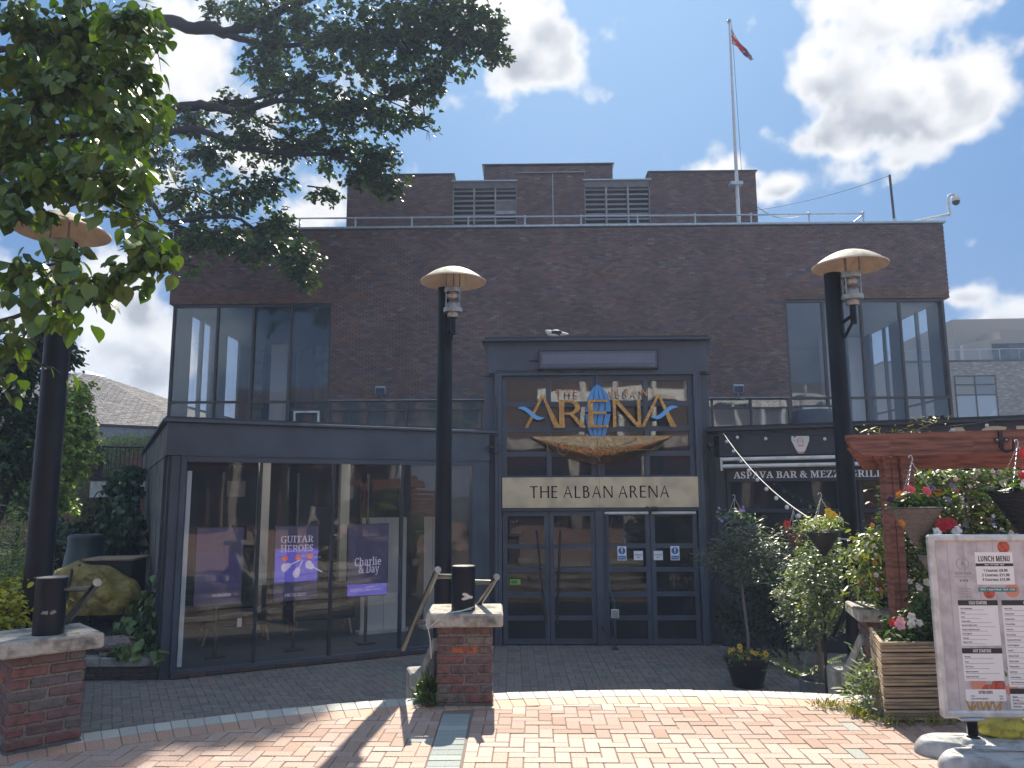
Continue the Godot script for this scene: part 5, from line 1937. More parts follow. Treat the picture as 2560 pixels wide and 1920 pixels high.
# ---------------------------------------------------------------- far buildings left and right
func distant_buildings() -> void:
	var h := thing("round_hall", "polygonal red brick hall with a broad slate roof, left behind the trees", "building", Vector3(-28.06, 0, -50))
	var n := 10
	var w := MB.new()
	w.lathe([Vector2(12.0, -1), Vector2(12.0, 5.0)], n, true)
	obj("wall", w, M["red_brick_far"], h)
	w = MB.new()
	w.lathe([Vector2(12.0, 3.6), Vector2(12.06, 3.6), Vector2(12.06, 4.35), Vector2(12.0, 4.35)], n, true)
	obj("clerestory", w, M["steel_dark"], h)
	w = MB.new()
	w.lathe([Vector2(12.0, 4.72), Vector2(13.0, 4.74), Vector2(13.15, 5.22), Vector2(12.9, 5.26)], n, true)
	mat("eaves_blue", Color(0.30, 0.36, 0.44), 0.5, 0.0, "soft", 0.8)
	obj("eaves", w, M["eaves_blue"], h)
	w = MB.new()
	w.lathe([Vector2(13.12, 5.25), Vector2(13.18, 5.38), Vector2(1.0, 9.45)], n, true)
	obj("roof", w, M["slate"], h)
	w = MB.new()
	w.lathe([Vector2(1.3, 9.3), Vector2(1.3, 9.5), Vector2(1.1, 9.62), Vector2(0.0, 9.95)], n, true)
	obj("roof_lantern", w, M["galvanised"], h)
	# slates laid in courses on the faces towards the plaza
	var where := []
	var cols := []
	for f in range(0, n):
		var a0 := TAU * f / n
		var a1 := TAU * (f + 1) / n
		var d0 := Vector3(cos(a0), 0, -sin(a0))
		var d1 := Vector3(cos(a1), 0, -sin(a1))
		var nm := (d0 + d1).normalized()
		if nm.z < -0.35:
			continue
		for r in 44:
			var u := r / 44.0
			var rad := lerpf(13.12, 1.2, u)
			var y := lerpf(5.42, 9.44, u)
			var e0 := d0 * rad
			var e1 := d1 * rad
			var len := e0.distance_to(e1)
			var cnt := int(len / 0.30)
			if cnt < 1:
				continue
			var along := (e1 - e0) / len
			var outw := along.cross(Vector3.UP) * -1.0
			if outw.dot(nm) < 0:
				outw = -outw
			var slope := (Vector3(0, 4.06, 0) - nm * 11.9 * cos(PI / n)).normalized()
			for k in cnt:
				var c := e0.lerp(e1, (k + 0.5 + (0.25 if r % 2 else -0.25)) / cnt) + Vector3(0, y, 0)
				var b := Basis(along, slope.cross(along).normalized() * -1.0, slope)
				where.append(Transform3D(b * Basis(Vector3.RIGHT, 0.05 + rnd(-0.02, 0.03)), c + Vector3(0, 0.02 + rnd(0, 0.012), 0)))
				cols.append(Color(0.12, 0.112, 0.115) * rnd(0.6, 1.25))
	var sl := MB.new()
	sl.box(Vector3.ZERO, Vector3(0.29, 0.014, 0.40))
	multi("slates", sl.mesh(), M["slates"], where, cols, h)
	for k in 3:
		var rd := MB.new()
		var an := TAU * (k + 6.0) / n
		var d := Vector3(cos(an), 0, -sin(an))
		rd.tube([d * 13.1 + Vector3(0, 5.45, 0), d * 1.2 + Vector3(0, 9.5, 0)], 0.12, 6)
		obj("ridge", rd, M["slate"], h)
	# walkway box with a baluster rail on the foyer's far side
	var p := thing("walkway", "short walkway with black baluster railing and a white fascia beside the foyer", "walkway", Vector3(-8.6, 0, -17.0), 20.0)
	box_part("deck", Vector3(-0.6, 1.98, -1.4), Vector3(2.6, 2.06, 0.03), M["black_plastic"], p)
	box_part("fascia", Vector3(-0.58, 1.62, -1.4), Vector3(2.6, 1.978, 0.0), M["white_paint"], p)
	box_part("support", Vector3(1.6, -0.5, -1.2), Vector3(1.9, 1.62, -0.9), M["concrete"], p)
	baluster_fence(p, Vector3(-0.55, 2.06, 0.0), Vector3(2.4, 2.06, 0.0), 0.66, 0.085)
	baluster_fence(p, Vector3(-0.55, 2.06, -1.35), Vector3(-0.55, 2.06, 0.0), 0.66, 0.085)
	for q in [[Vector3(-13.0, 0.15, -21.0), Vector3(-10.6, 0.05, -21.0), 0.75, "dark baluster fence in front of the brick wall left of the foyer"], [Vector3(-13.5, -0.35, -18.6), Vector3(-11.2, -0.35, -19.2), 0.85, "low dark garden railing at the far left edge behind the lamp post"]]:
		var f := thing("baluster_fence", q[3], "fence", Vector3.ZERO, 0.0, "dark fences in the left garden")
		baluster_fence(f, q[0], q[1], q[2], 0.11)
		box_part("base", Vector3(q[0].x, -0.9, q[0].z - 0.1), Vector3(q[1].x, q[0].y, q[0].z - 0.02), M["concrete"], f)
	var wl := thing("garden_building", "plain red brick garden building behind the young tree", "building", Vector3(-12.2, 0, -27.0), 12.0)
	box_part("wall", Vector3(-5.0, -0.9, -3.0), Vector3(1.15, 3.3, 0.0), M["red_brick_far"], wl)
	box_part("roof_slab", Vector3(-5.2, 3.3, -3.2), Vector3(1.3, 3.5, 0.15), M["steel_dark"], wl)
	box_part("window", Vector3(0.35, 2.3, 0.0), Vector3(1.0, 2.95, 0.03), M["glass_dark"], wl)
	# notice boards with round arrow signs
	var nb := thing("notice_board", "dark notice board with white papers and two round arrow signs at the left edge", "notice board", Vector3(-13.0, 0, -19.8))
	box_part("board", Vector3(-0.5, 1.35, -0.06), Vector3(1.25, 2.05, 0.0), M["bin_green"], nb)
	for k in 2:
		var d := MB.new()
		d.xf = Transform3D(Basis(Vector3.RIGHT, PI / 2), Vector3(0.12 + k * 0.40, 1.55, 0.0))
		d.lathe([Vector2(0, 0), Vector2(0.125, 0), Vector2(0.125, 0.02), Vector2(0, 0.02)], 18, true)
		obj("arrow_disc", d, M["print_black"], nb)
		d = MB.new()
		d.prism(PackedVector2Array([Vector2(0.06 + k * 0.4, 1.55), Vector2(0.12 + k * 0.4, 1.61), Vector2(0.12 + k * 0.4, 1.57), Vector2(0.19 + k * 0.4, 1.57), Vector2(0.19 + k * 0.4, 1.53), Vector2(0.12 + k * 0.4, 1.53), Vector2(0.12 + k * 0.4, 1.49)]), 0.021, 0.004)
		obj("arrow", d, M["sticker_white"], nb)
		box_part("paper", Vector3(0.02 + k * 0.21, 1.78, 0.0), Vector3(0.2 + k * 0.21, 2.0, 0.004), M["sticker_white"], nb)
	for x in [-0.4, 1.15]:
		box_part("leg", Vector3(x, -0.5, -0.1), Vector3(x + 0.07, 1.35, -0.03), M["bin_green"], nb)
	var tp := thing("garden_lamp_post", "slim dark green lamp column at the far left edge behind the trees", "lamp post", Vector3(-12.55, 0, -19.0))
	var s := MB.new()
	s.tube([Vector3(0, -0.9, 0), Vector3(0, 1.2, 0), Vector3(0, 4.4, 0)], [0.075, 0.07, 0.05], 10)
	obj("pole", s, M["bin_green"], tp)
	s = MB.new()
	s.ball(Vector3(0, 4.5, 0), Vector3(0.16, 0.18, 0.16), 10, 8)
	obj("lantern", s, M["white_plastic"], tp)
	# modern block on the right
	var b := thing("modern_block", "pale mottled brick modern block with a glass roof terrace, right of the hall", "building", Vector3(27.6, 0, -48.0), -4.0)
	box_part("wall", Vector3(-4.0, -1, -14.0), Vector3(22.0, 9.86, 0.0), M["buff_brick"], b)
	box_part("parapet", Vector3(-4.05, 9.86, -14.0), Vector3(22.0, 9.98, 0.06), M["bronze_frame"], b)
	var up := MB.new()
	up.xf = Transform3D(Basis(Vector3.UP, 0.0), Vector3.ZERO)
	up.box2(Vector3(2.7, 9.982, -13.0), Vector3(20, 13.6, -4.5))
	obj("upper_wall", up, M["buff_brick"], b)
	var curve := MB.new()
	curve.lathe([Vector2(1.6, 9.982), Vector2(1.6, 11.6), Vector2(0, 11.6)], 20, true, Vector3(4.2, 0, -3.2))
	obj("stair_drum", curve, M["buff_brick"], b)
	box_part("front_wing", Vector3(4.2, 9.982, -4.8), Vector3(20, 12.2, -1.6), M["buff_brick"], b)
	var up_w := framed("window", b, 3.6, 9.0, 10.1, 11.3, [4.6, 6.0, 7.4], [], -1.56, 0.08, 0.03, M["bronze_frame"], M["glass_dark"])
	up_w.set_meta("label", "terrace window strip")
	var lo := framed("window", b, 0.25, 2.78, 5.0, 8.98, [1.5], [7.75, 8.4], 0.05, 0.07, 0.06, M["bronze_frame"], M["glass_blue"])
	lo.set_meta("label", "two bay window below the terrace")
	box_part("window_blind", Vector3(0.3, 5.0, -0.005), Vector3(2.7, 7.75, 0.003), M["white_board"], b)
	for k in 2:
		framed("window", b, 5.4 + k * 5.0, 8.0 + k * 5.0, 5.0, 8.98, [6.7 + k * 5.0], [7.75], 0.05, 0.07, 0.06, M["bronze_frame"], M["glass_dark"])
	for k in 12:
		box_part("balustrade_pane", Vector3(-3.9 + k * 1.2, 10.0, -0.2), Vector3(-2.74 + k * 1.2, 10.62, -0.18), M["glass"], b)
		box_part("balustrade_post", Vector3(-2.73 + k * 1.2, 9.98, -0.22), Vector3(-2.71 + k * 1.2, 10.66, -0.17), M["galvanised"], b)
	box_part("handrail", Vector3(-3.95, 10.66, -0.24), Vector3(11.0, 10.71, -0.15), M["galvanised"], b)
	# mottled bricks, laid flemish style, on the part of the wall in view
	var bw := []
	var bc := []
	var y := 4.0
	var row := 0
	while y < 9.8:
		var x := -1.0 + (0.12 if row % 2 else 0.0)
		while x < 9.0:
			if not (x > 0.1 and x < 2.75 and y < 9.0 and y > 4.9) and not (x > 5.2 and x < 8.1 and y < 9.0 and y > 4.9):
				bw.append(Transform3D(Basis(), Vector3(x, y, 0.012 + rnd(0, 0.008))))
				var v := rnd(0.75, 1.2)
				bc.append(Color(0.40, 0.35, 0.29) * v if rng.randf() > 0.25 else Color(0.56, 0.52, 0.46) * v)
			x += 0.235
		y += 0.078
		row += 1
	var bb := MB.new()
	bb.box(Vector3.ZERO, Vector3(0.222, 0.066, 0.03))
	multi("bricks", bb.mesh(), M["bricks"], bw, bc, b)


func baluster_fence(parent: Node3D, a: Vector3, b: Vector3, height: float, step: float) -> void:
	var s := MB.new()
	s.tube([a + Vector3(0, height, 0), b + Vector3(0, height, 0)], 0.025, 6)
	obj("top_rail", s, M["black_plastic"], parent)
	s = MB.new()
	s.tube([a + Vector3(0, 0.06, 0), b + Vector3(0, 0.06, 0)], 0.016, 6)
	obj("bottom_rail", s, M["black_plastic"], parent)
	var one := MB.new()
	one.tube([Vector3(0, 0.0, 0), Vector3(0, height, 0)], 0.011, 5, false)
	var mesh := one.mesh()
	var n := int(a.distance_to(b) / step)
	for k in n + 1:
		obj("baluster", mesh, M["black_plastic"], parent).position = a.lerp(b, float(k) / n)


# ---------------------------------------------------------------- brick piers, handrails, lamp posts
var PIER_TONES := []


func brick_pier(label: String, at_: Vector3, turn: float, courses := 8) -> Node3D:
	if PIER_TONES.is_empty():
		PIER_TONES = tones("pier_brick", [Color(0.18, 0.088, 0.08), Color(0.155, 0.092, 0.092), Color(0.135, 0.112, 0.112), Color(0.20, 0.085, 0.075), Color(0.18, 0.145, 0.125), Color(0.14, 0.078, 0.076), Color(0.36, 0.11, 0.055)], "blotch", 5.0, "rough", 0.6)
	var o := thing("brick_pier", label, "brick pier", at_, turn, "brick piers at the step edge")
	var h := 0.073
	box_part("core", Vector3(-0.205, -0.85, -0.205), Vector3(0.205, courses * h + 0.002, 0.205), M["mortar"], o)
	box_part("footing", Vector3(-0.225, -0.1, -0.225), Vector3(0.225, 0.012, 0.232), M["dark_mortar"], o, 0.01)
	var st := MB.new()
	st.cbox(Vector3.ZERO, Vector3(0.211, 0.060, 0.1), 0.008)
	var stretcher := st.mesh()
	for k in courses:
		var y := (k + 0.5) * h + 0.012
		for side in 2:
			for part in 3:
				var t := Transform3D()
				# two stretchers on the outer rows, one between them on each flank
				if part < 2:
					for row in [-1, 1]:
						t = Transform3D(Basis(), Vector3((part - 0.5) * 0.2245, y, row * 0.166))
						if side == 0:
							_pier_brick(o, stretcher, t, k)
				elif side == 0:
					for row in [-1, 1]:
						t = Transform3D(Basis(Vector3.UP, PI / 2), Vector3(row * 0.166, y, 0))
						_pier_brick(o, stretcher, t, k)
	var c := MB.new()
	var top := courses * h + 0.012
	c.cbox(Vector3(0, top + 0.05, 0), Vector3(0.60, 0.10, 0.60), 0.012)
	obj("cap_stone", c, M["stone_cap"], o)
	return o


func _pier_brick(o: Node3D, mesh: Mesh, t: Transform3D, course: int) -> void:
	if course % 2:
		t = Transform3D(Basis(Vector3.UP, PI / 2), Vector3.ZERO) * t
	t.origin += Vector3(rnd(-0.003, 0.003), rnd(-0.002, 0.002), rnd(-0.003, 0.003))
	t.basis = t.basis * Basis(Vector3.UP, rnd(-0.012, 0.012))
	var pick := rng.randi() % 6
	if rng.randf() < 0.03:
		pick = 6
	obj("brick", mesh, PIER_TONES[pick], o).transform = t


func stub(label: String, at_: Vector3, top: float, rails: Array) -> void:
	var o := thing("steel_stub", label, "post stub", at_, 0.0, "black steel stubs on the pier caps")
	var s := MB.new()
	s.lathe([Vector2(0.096, 0), Vector2(0.096, top), Vector2(0.091, top + 0.004)], 28, true)
	obj("tube", s, M["post_black"], o)
	s = MB.new()
	s.lathe([Vector2(0.0915, 0.0), Vector2(0.0915, top + 0.006), Vector2(0, top + 0.010)], 28, true)
	obj("lid", s, M["stone_cap"], o)
	# worn patches where a notice was torn off
	var w := MB.new()
	var many := 7 if at_.x > -1.0 and at_.x < 1.0 else 3
	for k in many:
		var an := rnd(0.1, 0.95)
		var y := rnd(top * 0.30, top * 0.42)
		var pr := PackedVector2Array()
		for j in 7:
			var r := rnd(0.004, 0.017)
			pr.append(Vector2(cos(TAU * j / 7.0) * r * 1.5, sin(TAU * j / 7.0) * r))
		w.xf = Transform3D(Basis(Vector3.UP, an), Vector3(sin(an) * 0.0955, y, cos(an) * 0.0955))
		w.prism(pr, 0, 0.0012)
	obj("torn_paper", w, M["sign_frame"] if many == 7 else M["print_grey"], o)


func handrail(label: String, a: Vector3, b: Vector3, post: Vector3) -> void:
	var o := thing("handrail", label, "handrail", Vector3.ZERO, 0.0, "sloping handrails beside the steps")
	var s := MB.new()
	s.tube([a, b], 0.026, 14)
	obj("rail", s, M["post_black"] if post.x > 2.0 else M["stainless"], o)
	s = MB.new()
	var d := (a - b).normalized()
	s.tube([a, a + d * 0.004], 0.0275, 14)
	obj("end_cap", s, M["stone_cap"], o)
	s = MB.new()
	var ap := a.lerp(b, 0.07)
	s.tube([post + (ap - post) * 0.35, ap], 0.019, 10)
	var low := a.lerp(b, 0.62)
	s.tube([low, low + (post - ap) * 0.8], 0.019, 10)
	obj("arm", s, M["stainless"] if post.x < 2.0 else M["post_black"], o)
	s = MB.new()
	var lp := low + (post - ap) * 0.8
	s.tube([lp, Vector3(lp.x, lp.y - 0.25, lp.z)], 0.022, 10)
	obj("leg", s, M["post_black"], o)


func stair_cheek(label: String, a: Vector3, b: Vector3, width: float) -> void:
	# a sloping concrete coping beside the steps with a block at its foot
	var o := thing("stair_cheek", label, "stone coping", Vector3.ZERO, 0.0, "sloping concrete copings beside the steps")
	var d := b - a
	var flat := Vector3(d.x, 0, d.z)
	var turn := atan2(-flat.x, -flat.z)
	var s := MB.new()
	s.xf = Transform3D(Basis(Vector3.UP, turn) * Basis(Vector3.RIGHT, -atan2(-d.y, flat.length())), a.lerp(b, 0.5))
	s.cbox(Vector3.ZERO, Vector3(width, 0.10, d.length()), 0.012)
	obj("coping", s, M["concrete"], o)
	s = MB.new()
	var e := b + flat.normalized() * 0.16
	s.xf = Transform3D(Basis(Vector3.UP, turn), Vector3(e.x, 0, e.z))
	s.cbox(Vector3(0, b.y - 0.15, 0), Vector3(width + 0.05, 0.62, 0.32), 0.015)
	obj("foot_block", s, M["concrete"], o)
	s = MB.new()
	s.xf = Transform3D(Basis(Vector3.UP, turn), Vector3(a.x, 0, a.z))
	var l := flat.length()
	var pts := PackedVector2Array([Vector2(0, -0.9), Vector2(l, -0.9), Vector2(l, b.y - 0.04), Vector2(0, a.y - 0.04)])
	s.xf = s.xf * Transform3D(Basis(Vector3.UP, PI / 2), Vector3.ZERO)
	s.prism(pts, -width * 0.42, width * 0.84)
	obj("web_wall", s, M["dark_mortar"], o)


func piers_and_lamps() -> void:
	brick_pier("brick pier with a loose white string over its cap, beside the grey paving band", Vector3(-0.385, 0, -6.46), 1.5)
	brick_pier("weathered brick pier with a wide stone cap at the left end of the step edge", Vector3(-3.20, 0, -5.437), 43.0)
	brick_pier("brick pier half hidden behind the slatted wooden planter", Vector3(3.27, -0.06, -6.93), -14.0)
	stub("black steel stub with torn white paper on the middle pier", Vector3(-0.40, 0.695, -6.38), 0.345, [])
	stub("black steel stub with a faint notice on the left pier", Vector3(-3.14, 0.695, -5.38), 0.37, [])
	stub("black steel stub behind the cedar pergola post on the right pier", Vector3(3.26, 0.635, -6.90), 0.36, [])
	handrail("steel handrail sloping down to the left of the middle pier stub", Vector3(-0.600, 1.022, -6.30), Vector3(-1.05, 0.17, -7.62), Vector3(-0.40, 0.96, -6.38))
	handrail("steel handrail sloping away behind the right side of the middle pier stub", Vector3(-0.13, 0.965, -6.28), Vector3(-0.57, 0.24, -7.5), Vector3(-0.40, 0.92, -6.38))
	handrail("mossy steel handrail sloping down right of the left pier stub", Vector3(-2.79, 1.04, -5.30), Vector3(-3.72, 0.37, -6.26), Vector3(-3.14, 0.985, -5.38))
	handrail("black handrail sloping down through the shrubs left of the right pier stub", Vector3(3.05, 0.93, -6.85), Vector3(3.20, 0.22, -7.95), Vector3(3.26, 0.87, -6.90))
	stair_cheek("sloping concrete coping and block behind the left side of the middle pier", Vector3(-0.56, 0.42, -6.50), Vector3(-0.84, -0.20, -7.55), 0.20)
	stair_cheek("sloping concrete coping and block beside the planter, behind the grey pot", Vector3(3.12, 0.36, -6.95), Vector3(3.22, -0.24, -7.75), 0.20)
	# string lying over the middle cap
	var s := MB.new()
	s.tube([Vector3(-0.33, 0.72, -6.28), Vector3(-0.42, 0.708, -6.22), Vector3(-0.56, 0.70, -6.175), Vector3(-0.665, 0.702, -6.165), Vector3(-0.672, 0.62, -6.15), Vector3(-0.655, 0.585, -6.148), Vector3(-0.645, 0.52, -6.18), Vector3(-0.64, 0.44, -6.19), Vector3(-0.635, 0.36, -6.20)], 0.0045, 5)
	s.tube([Vector3(-0.66, 0.59, -6.146), Vector3(-0.60, 0.64, -6.148), Vector3(-0.52, 0.702, -6.175), Vector3(-0.40, 0.712, -6.26), Vector3(-0.31, 0.73, -6.33)], 0.004, 5)
	tag(obj("string", s, M["cable_white"]), "loose white string draped over the corner of the middle pier cap", "string")
	lamp("black lamp post with a cream dish behind the middle brick pier", Vector3(-0.755, 0, -8.5), 3.97, Vector3(0.105, 0, 0.17))
	lamp("black lamp post with a cream dish standing among the restaurant planting", Vector3(3.335, 0, -7.75), 3.90, Vector3(0.11, 0, 0.17))
	lamp("thick black lamp post with a cream dish half hidden by lime leaves", Vector3(-3.82, 0, -6.35), 3.80, Vector3(0.07, 0, 0.17), 1.08)


func lamp(label: String, at_: Vector3, rim: float, off: Vector3, girth := 0.94) -> void:
	var o := thing("lamp_post", label, "lamp post", at_, 0.0, "three dish lamp posts")
	var s := MB.new()
	s.tube([Vector3(0, COURT - 0.1, 0), Vector3(0, 1.0, 0), Vector3(0, rim - 0.03, 0)], [0.104 * girth, 0.096 * girth, 0.090 * girth], 28)
	obj("post", s, M["post_black"], o)
	s = MB.new()
	var prof := []
	for k in 11:
		var a := deg_to_rad(90.0 * k / 10.0)
		prof.append(Vector2(0.362 * sin(a), rim + 0.165 * (1.0 - pow(sin(a), 2.0))))
	prof.reverse()
	s.lathe(prof, 40, false, off)
	obj("dish_top", s, M["dome_top"], o)
	s = MB.new()
	var under := []
	for k in 11:
		var a := deg_to_rad(90.0 * k / 10.0)
		under.append(Vector2(0.360 * sin(a), rim - 0.006 + 0.155 * (1.0 - pow(sin(a), 2.0))))
	s.lathe(under, 40, false, off)
	s.lathe([Vector2(0.3595, rim - 0.008), Vector2(0.366, rim - 0.008), Vector2(0.366, rim + 0.006), Vector2(0.361, rim + 0.006)], 40, true, off)
	obj("dish_underside", s, M["dome_cream"], o)
	s = MB.new()
	for y in [[-0.07, -0.128, 0.095], [-0.30, -0.355, 0.106]]:
		s.lathe([Vector2(0.0, rim + y[1]), Vector2(y[2] - 0.004, rim + y[1]), Vector2(y[2], rim + y[1] + 0.004), Vector2(y[2], rim + y[0] - 0.004), Vector2(y[2] - 0.004, rim + y[0]), Vector2(0.0, rim + y[0])], 28, true, off)
	s.lathe([Vector2(0.03, rim - 0.22), Vector2(0.06, rim - 0.197), Vector2(0.066, rim - 0.19), Vector2(0.066, rim - 0.15), Vector2(0.05, rim - 0.14), Vector2(0.05, rim - 0.128)], 24, false, off)
	s.lathe([Vector2(0.066, rim - 0.302), Vector2(0.066, rim - 0.245), Vector2(0.045, rim - 0.222), Vector2(0.0, rim - 0.215)], 24, false, off)
	s.lathe([Vector2(0.0, rim - 0.41), Vector2(0.058, rim - 0.41), Vector2(0.064, rim - 0.40), Vector2(0.062, rim - 0.355)], 24, false, off)
	s.ball(off + Vector3(0, rim - 0.075, 0), Vector3(0.045, 0.03, 0.045), 14, 8)
	obj("lantern", s, M["lantern_metal"], o)
	for k in 3:
		s = MB.new()
		var an := TAU * k / 3.0 + 0.5
		var c := off + Vector3(cos(an) * 0.086, 0, sin(an) * 0.086)
		s.tube([c + Vector3(0, rim - 0.31, 0), c + Vector3(0, rim + 0.135, 0)], 0.008, 6)
		obj("rod", s, M["lantern_metal"], o)
	s = MB.new()
	s.tube([off + Vector3(0, rim - 0.40, 0), off + Vector3(0, rim - 0.60, 0)], 0.031, 14)
	obj("stem", s, M["post_black"], o)
	s = MB.new()
	var d := off.normalized()
	s.tube([Vector3(0, rim - 0.72, 0) + d * 0.09, off + Vector3(0, rim - 0.56, 0)], 0.016, 8)
	s.tube([Vector3(0, rim - 0.58, 0) + d * 0.05, off + Vector3(0, rim - 0.50, 0)], 0.018, 8)
	obj("bracket", s, M["post_black"], o)
	s = MB.new()
	for y in [1.17, 1.05]:
		s.lathe([Vector2(0.104, y - 0.006), Vector2(0.109, y - 0.006), Vector2(0.109, y + 0.006), Vector2(0.104, y + 0.006)], 24, true)
	if at_.x > 3.0:
		obj("band", s, M["galvanised"], o)


# ---------------------------------------------------------------- leaves
func leaf_mesh(kind: String) -> ArrayMesh:
	# a leaf of length 1 from the stalk at the origin along +x, facing +y, folded along its middle
	var out := []
	match kind:
		"maple":
			out = [Vector2(0, 0), Vector2(0.08, 0.20), Vector2(0.02, 0.42), Vector2(0.27, 0.30), Vector2(0.40, 0.52), Vector2(0.52, 0.24), Vector2(0.80, 0.22), Vector2(1, 0)]
		"lime":
			out = [Vector2(0, 0), Vector2(-0.04, 0.22), Vector2(0.12, 0.40), Vector2(0.36, 0.44), Vector2(0.62, 0.33), Vector2(0.84, 0.14), Vector2(1.0, 0)]
		"oval":
			out = [Vector2(0, 0), Vector2(0.2, 0.22), Vector2(0.5, 0.30), Vector2(0.8, 0.2), Vector2(1, 0)]
		"narrow":
			out = [Vector2(0, 0), Vector2(0.25, 0.085), Vector2(0.65, 0.09), Vector2(1, 0)]
		"ivy":
			out = [Vector2(0, 0), Vector2(-0.1, 0.3), Vector2(0.1, 0.46), Vector2(0.38, 0.42), Vector2(0.55, 0.30), Vector2(1, 0)]
	var s := MB.new()
	var fold := 0.12 if kind != "narrow" else 0.03
	for side in [1, -1]:
		for k in range(0, out.size() - 1):
			var a: Vector2 = out[k]
			var b: Vector2 = out[k + 1]
			var droop := func(p: Vector2) -> Vector3: return Vector3(p.x, fold * p.y * 1.6 - 0.16 * p.x * p.x, p.y * side)
			var c0 := Vector3(a.x, -0.16 * a.x * a.x, 0)
			var c1 := Vector3(b.x, -0.16 * b.x * b.x, 0)
			var q := []
			for p in [c0, droop.call(a), droop.call(b), c1]:
				if q.is_empty() or (q[q.size() - 1] - p).length() > 0.004:
					q.append(p)
			if q.size() > 2 and (q[0] - q[q.size() - 1]).length() < 0.004:
				q.pop_back()
			if q.size() < 3:
				continue
			if side < 0:
				q.reverse()
			# top side must look up
			var nn: Vector3 = (q[1] - q[0]).cross(q[2] - q[0])
			if nn.y < 0:
				q.reverse()
			s.poly(q)
	return s.mesh()


# leaves in small sprays inside ellipsoids [x, y, z, rx, ry, rz]
func sprays_of(blobs: Array, total: int, size: float, vary: float, per: int, reach: float, droop: float, col: Callable, shell := 0.35, gaps := 0.0, fine := 0.9) -> Array:
	var where := []
	var colors := []
	var sum := 0.0
	var hole := FastNoiseLite.new()
	hole.seed = 31
	hole.frequency = fine
	hole.fractal_octaves = 2
	for b in blobs:
		sum += pow(b[3] * b[4] * b[5], 0.667)
	for b in blobs:
		var n := int(total * pow(b[3] * b[4] * b[5], 0.667) / sum / per) + 1
		var c := Vector3(b[0], b[1], b[2])
		var r := Vector3(b[3], b[4], b[5])
		for k in n:
			var d := Vector3(rng.randfn(), rng.randfn(), rng.randfn()).normalized()
			var q := pow(rng.randf(), shell)
			var at_ := c + d * r * q
			if gaps > 0.0 and hole.get_noise_3dv(at_) < -0.5 + gaps:
				continue
			var tone := rng.randf()
			var dir := (d + Vector3(rnd(-0.7, 0.7), rnd(-0.3, 0.25), rnd(-0.7, 0.7))).normalized()
			for j in per:
				var u := float(j) / per
				var p := at_ + dir * reach * (u - 0.3) + Vector3(rng.randfn(), rng.randfn() * 0.8, rng.randfn()) * reach * 0.24
				var yaw := atan2(-dir.z, dir.x) + rnd(-1.5, 1.5)
				var b2 := Basis(Vector3.UP, yaw) * Basis(Vector3.BACK, -droop + rnd(-0.55, 0.55)) * Basis(Vector3.RIGHT, rnd(-0.75, 0.75))
				where.append(Transform3D(b2.scaled_local(Vector3.ONE * size * (1.0 + rnd(-vary, vary))), p))
				colors.append(col.call(tone, d, q))
	return [where, colors]


func limb_shape(list: Array) -> MB:
	var s := MB.new()
	for l in list:
		var pts: Array = l[0]
		var fine := []
		var rs := []
		var n := pts.size()
		for k in n - 1:
			var p0: Vector3 = pts[maxi(k - 1, 0)]
			var p3: Vector3 = pts[mini(k + 2, n - 1)]
			for j in 4:
				var u := j / 4.0
				fine.append(pts[k].cubic_interpolate(pts[k + 1], p0, p3, u) + Vector3(rnd(-1, 1), rnd(-1, 1), rnd(-1, 1)) * l[1] * 0.16)
				var v := (k + u) / (n - 1)
				rs.append(lerpf(l[1], l[2], pow(v, 0.8)) * rnd(0.9, 1.1))
		fine.append(pts[n - 1])
		rs.append(l[2])
		s.tube(fine, rs, 9 if l[1] > 0.05 else 6)
	return s


func green(base: Color, light: Color, spread := 0.25) -> Callable:
	return func(tone: float, d: Vector3, q: float) -> Color:
		var c := base.lerp(light, clampf(tone * 0.9 + rnd(-0.2, 0.2), 0.0, 1.0))
		return c * rnd(1.0 - spread, 1.0 + spread)


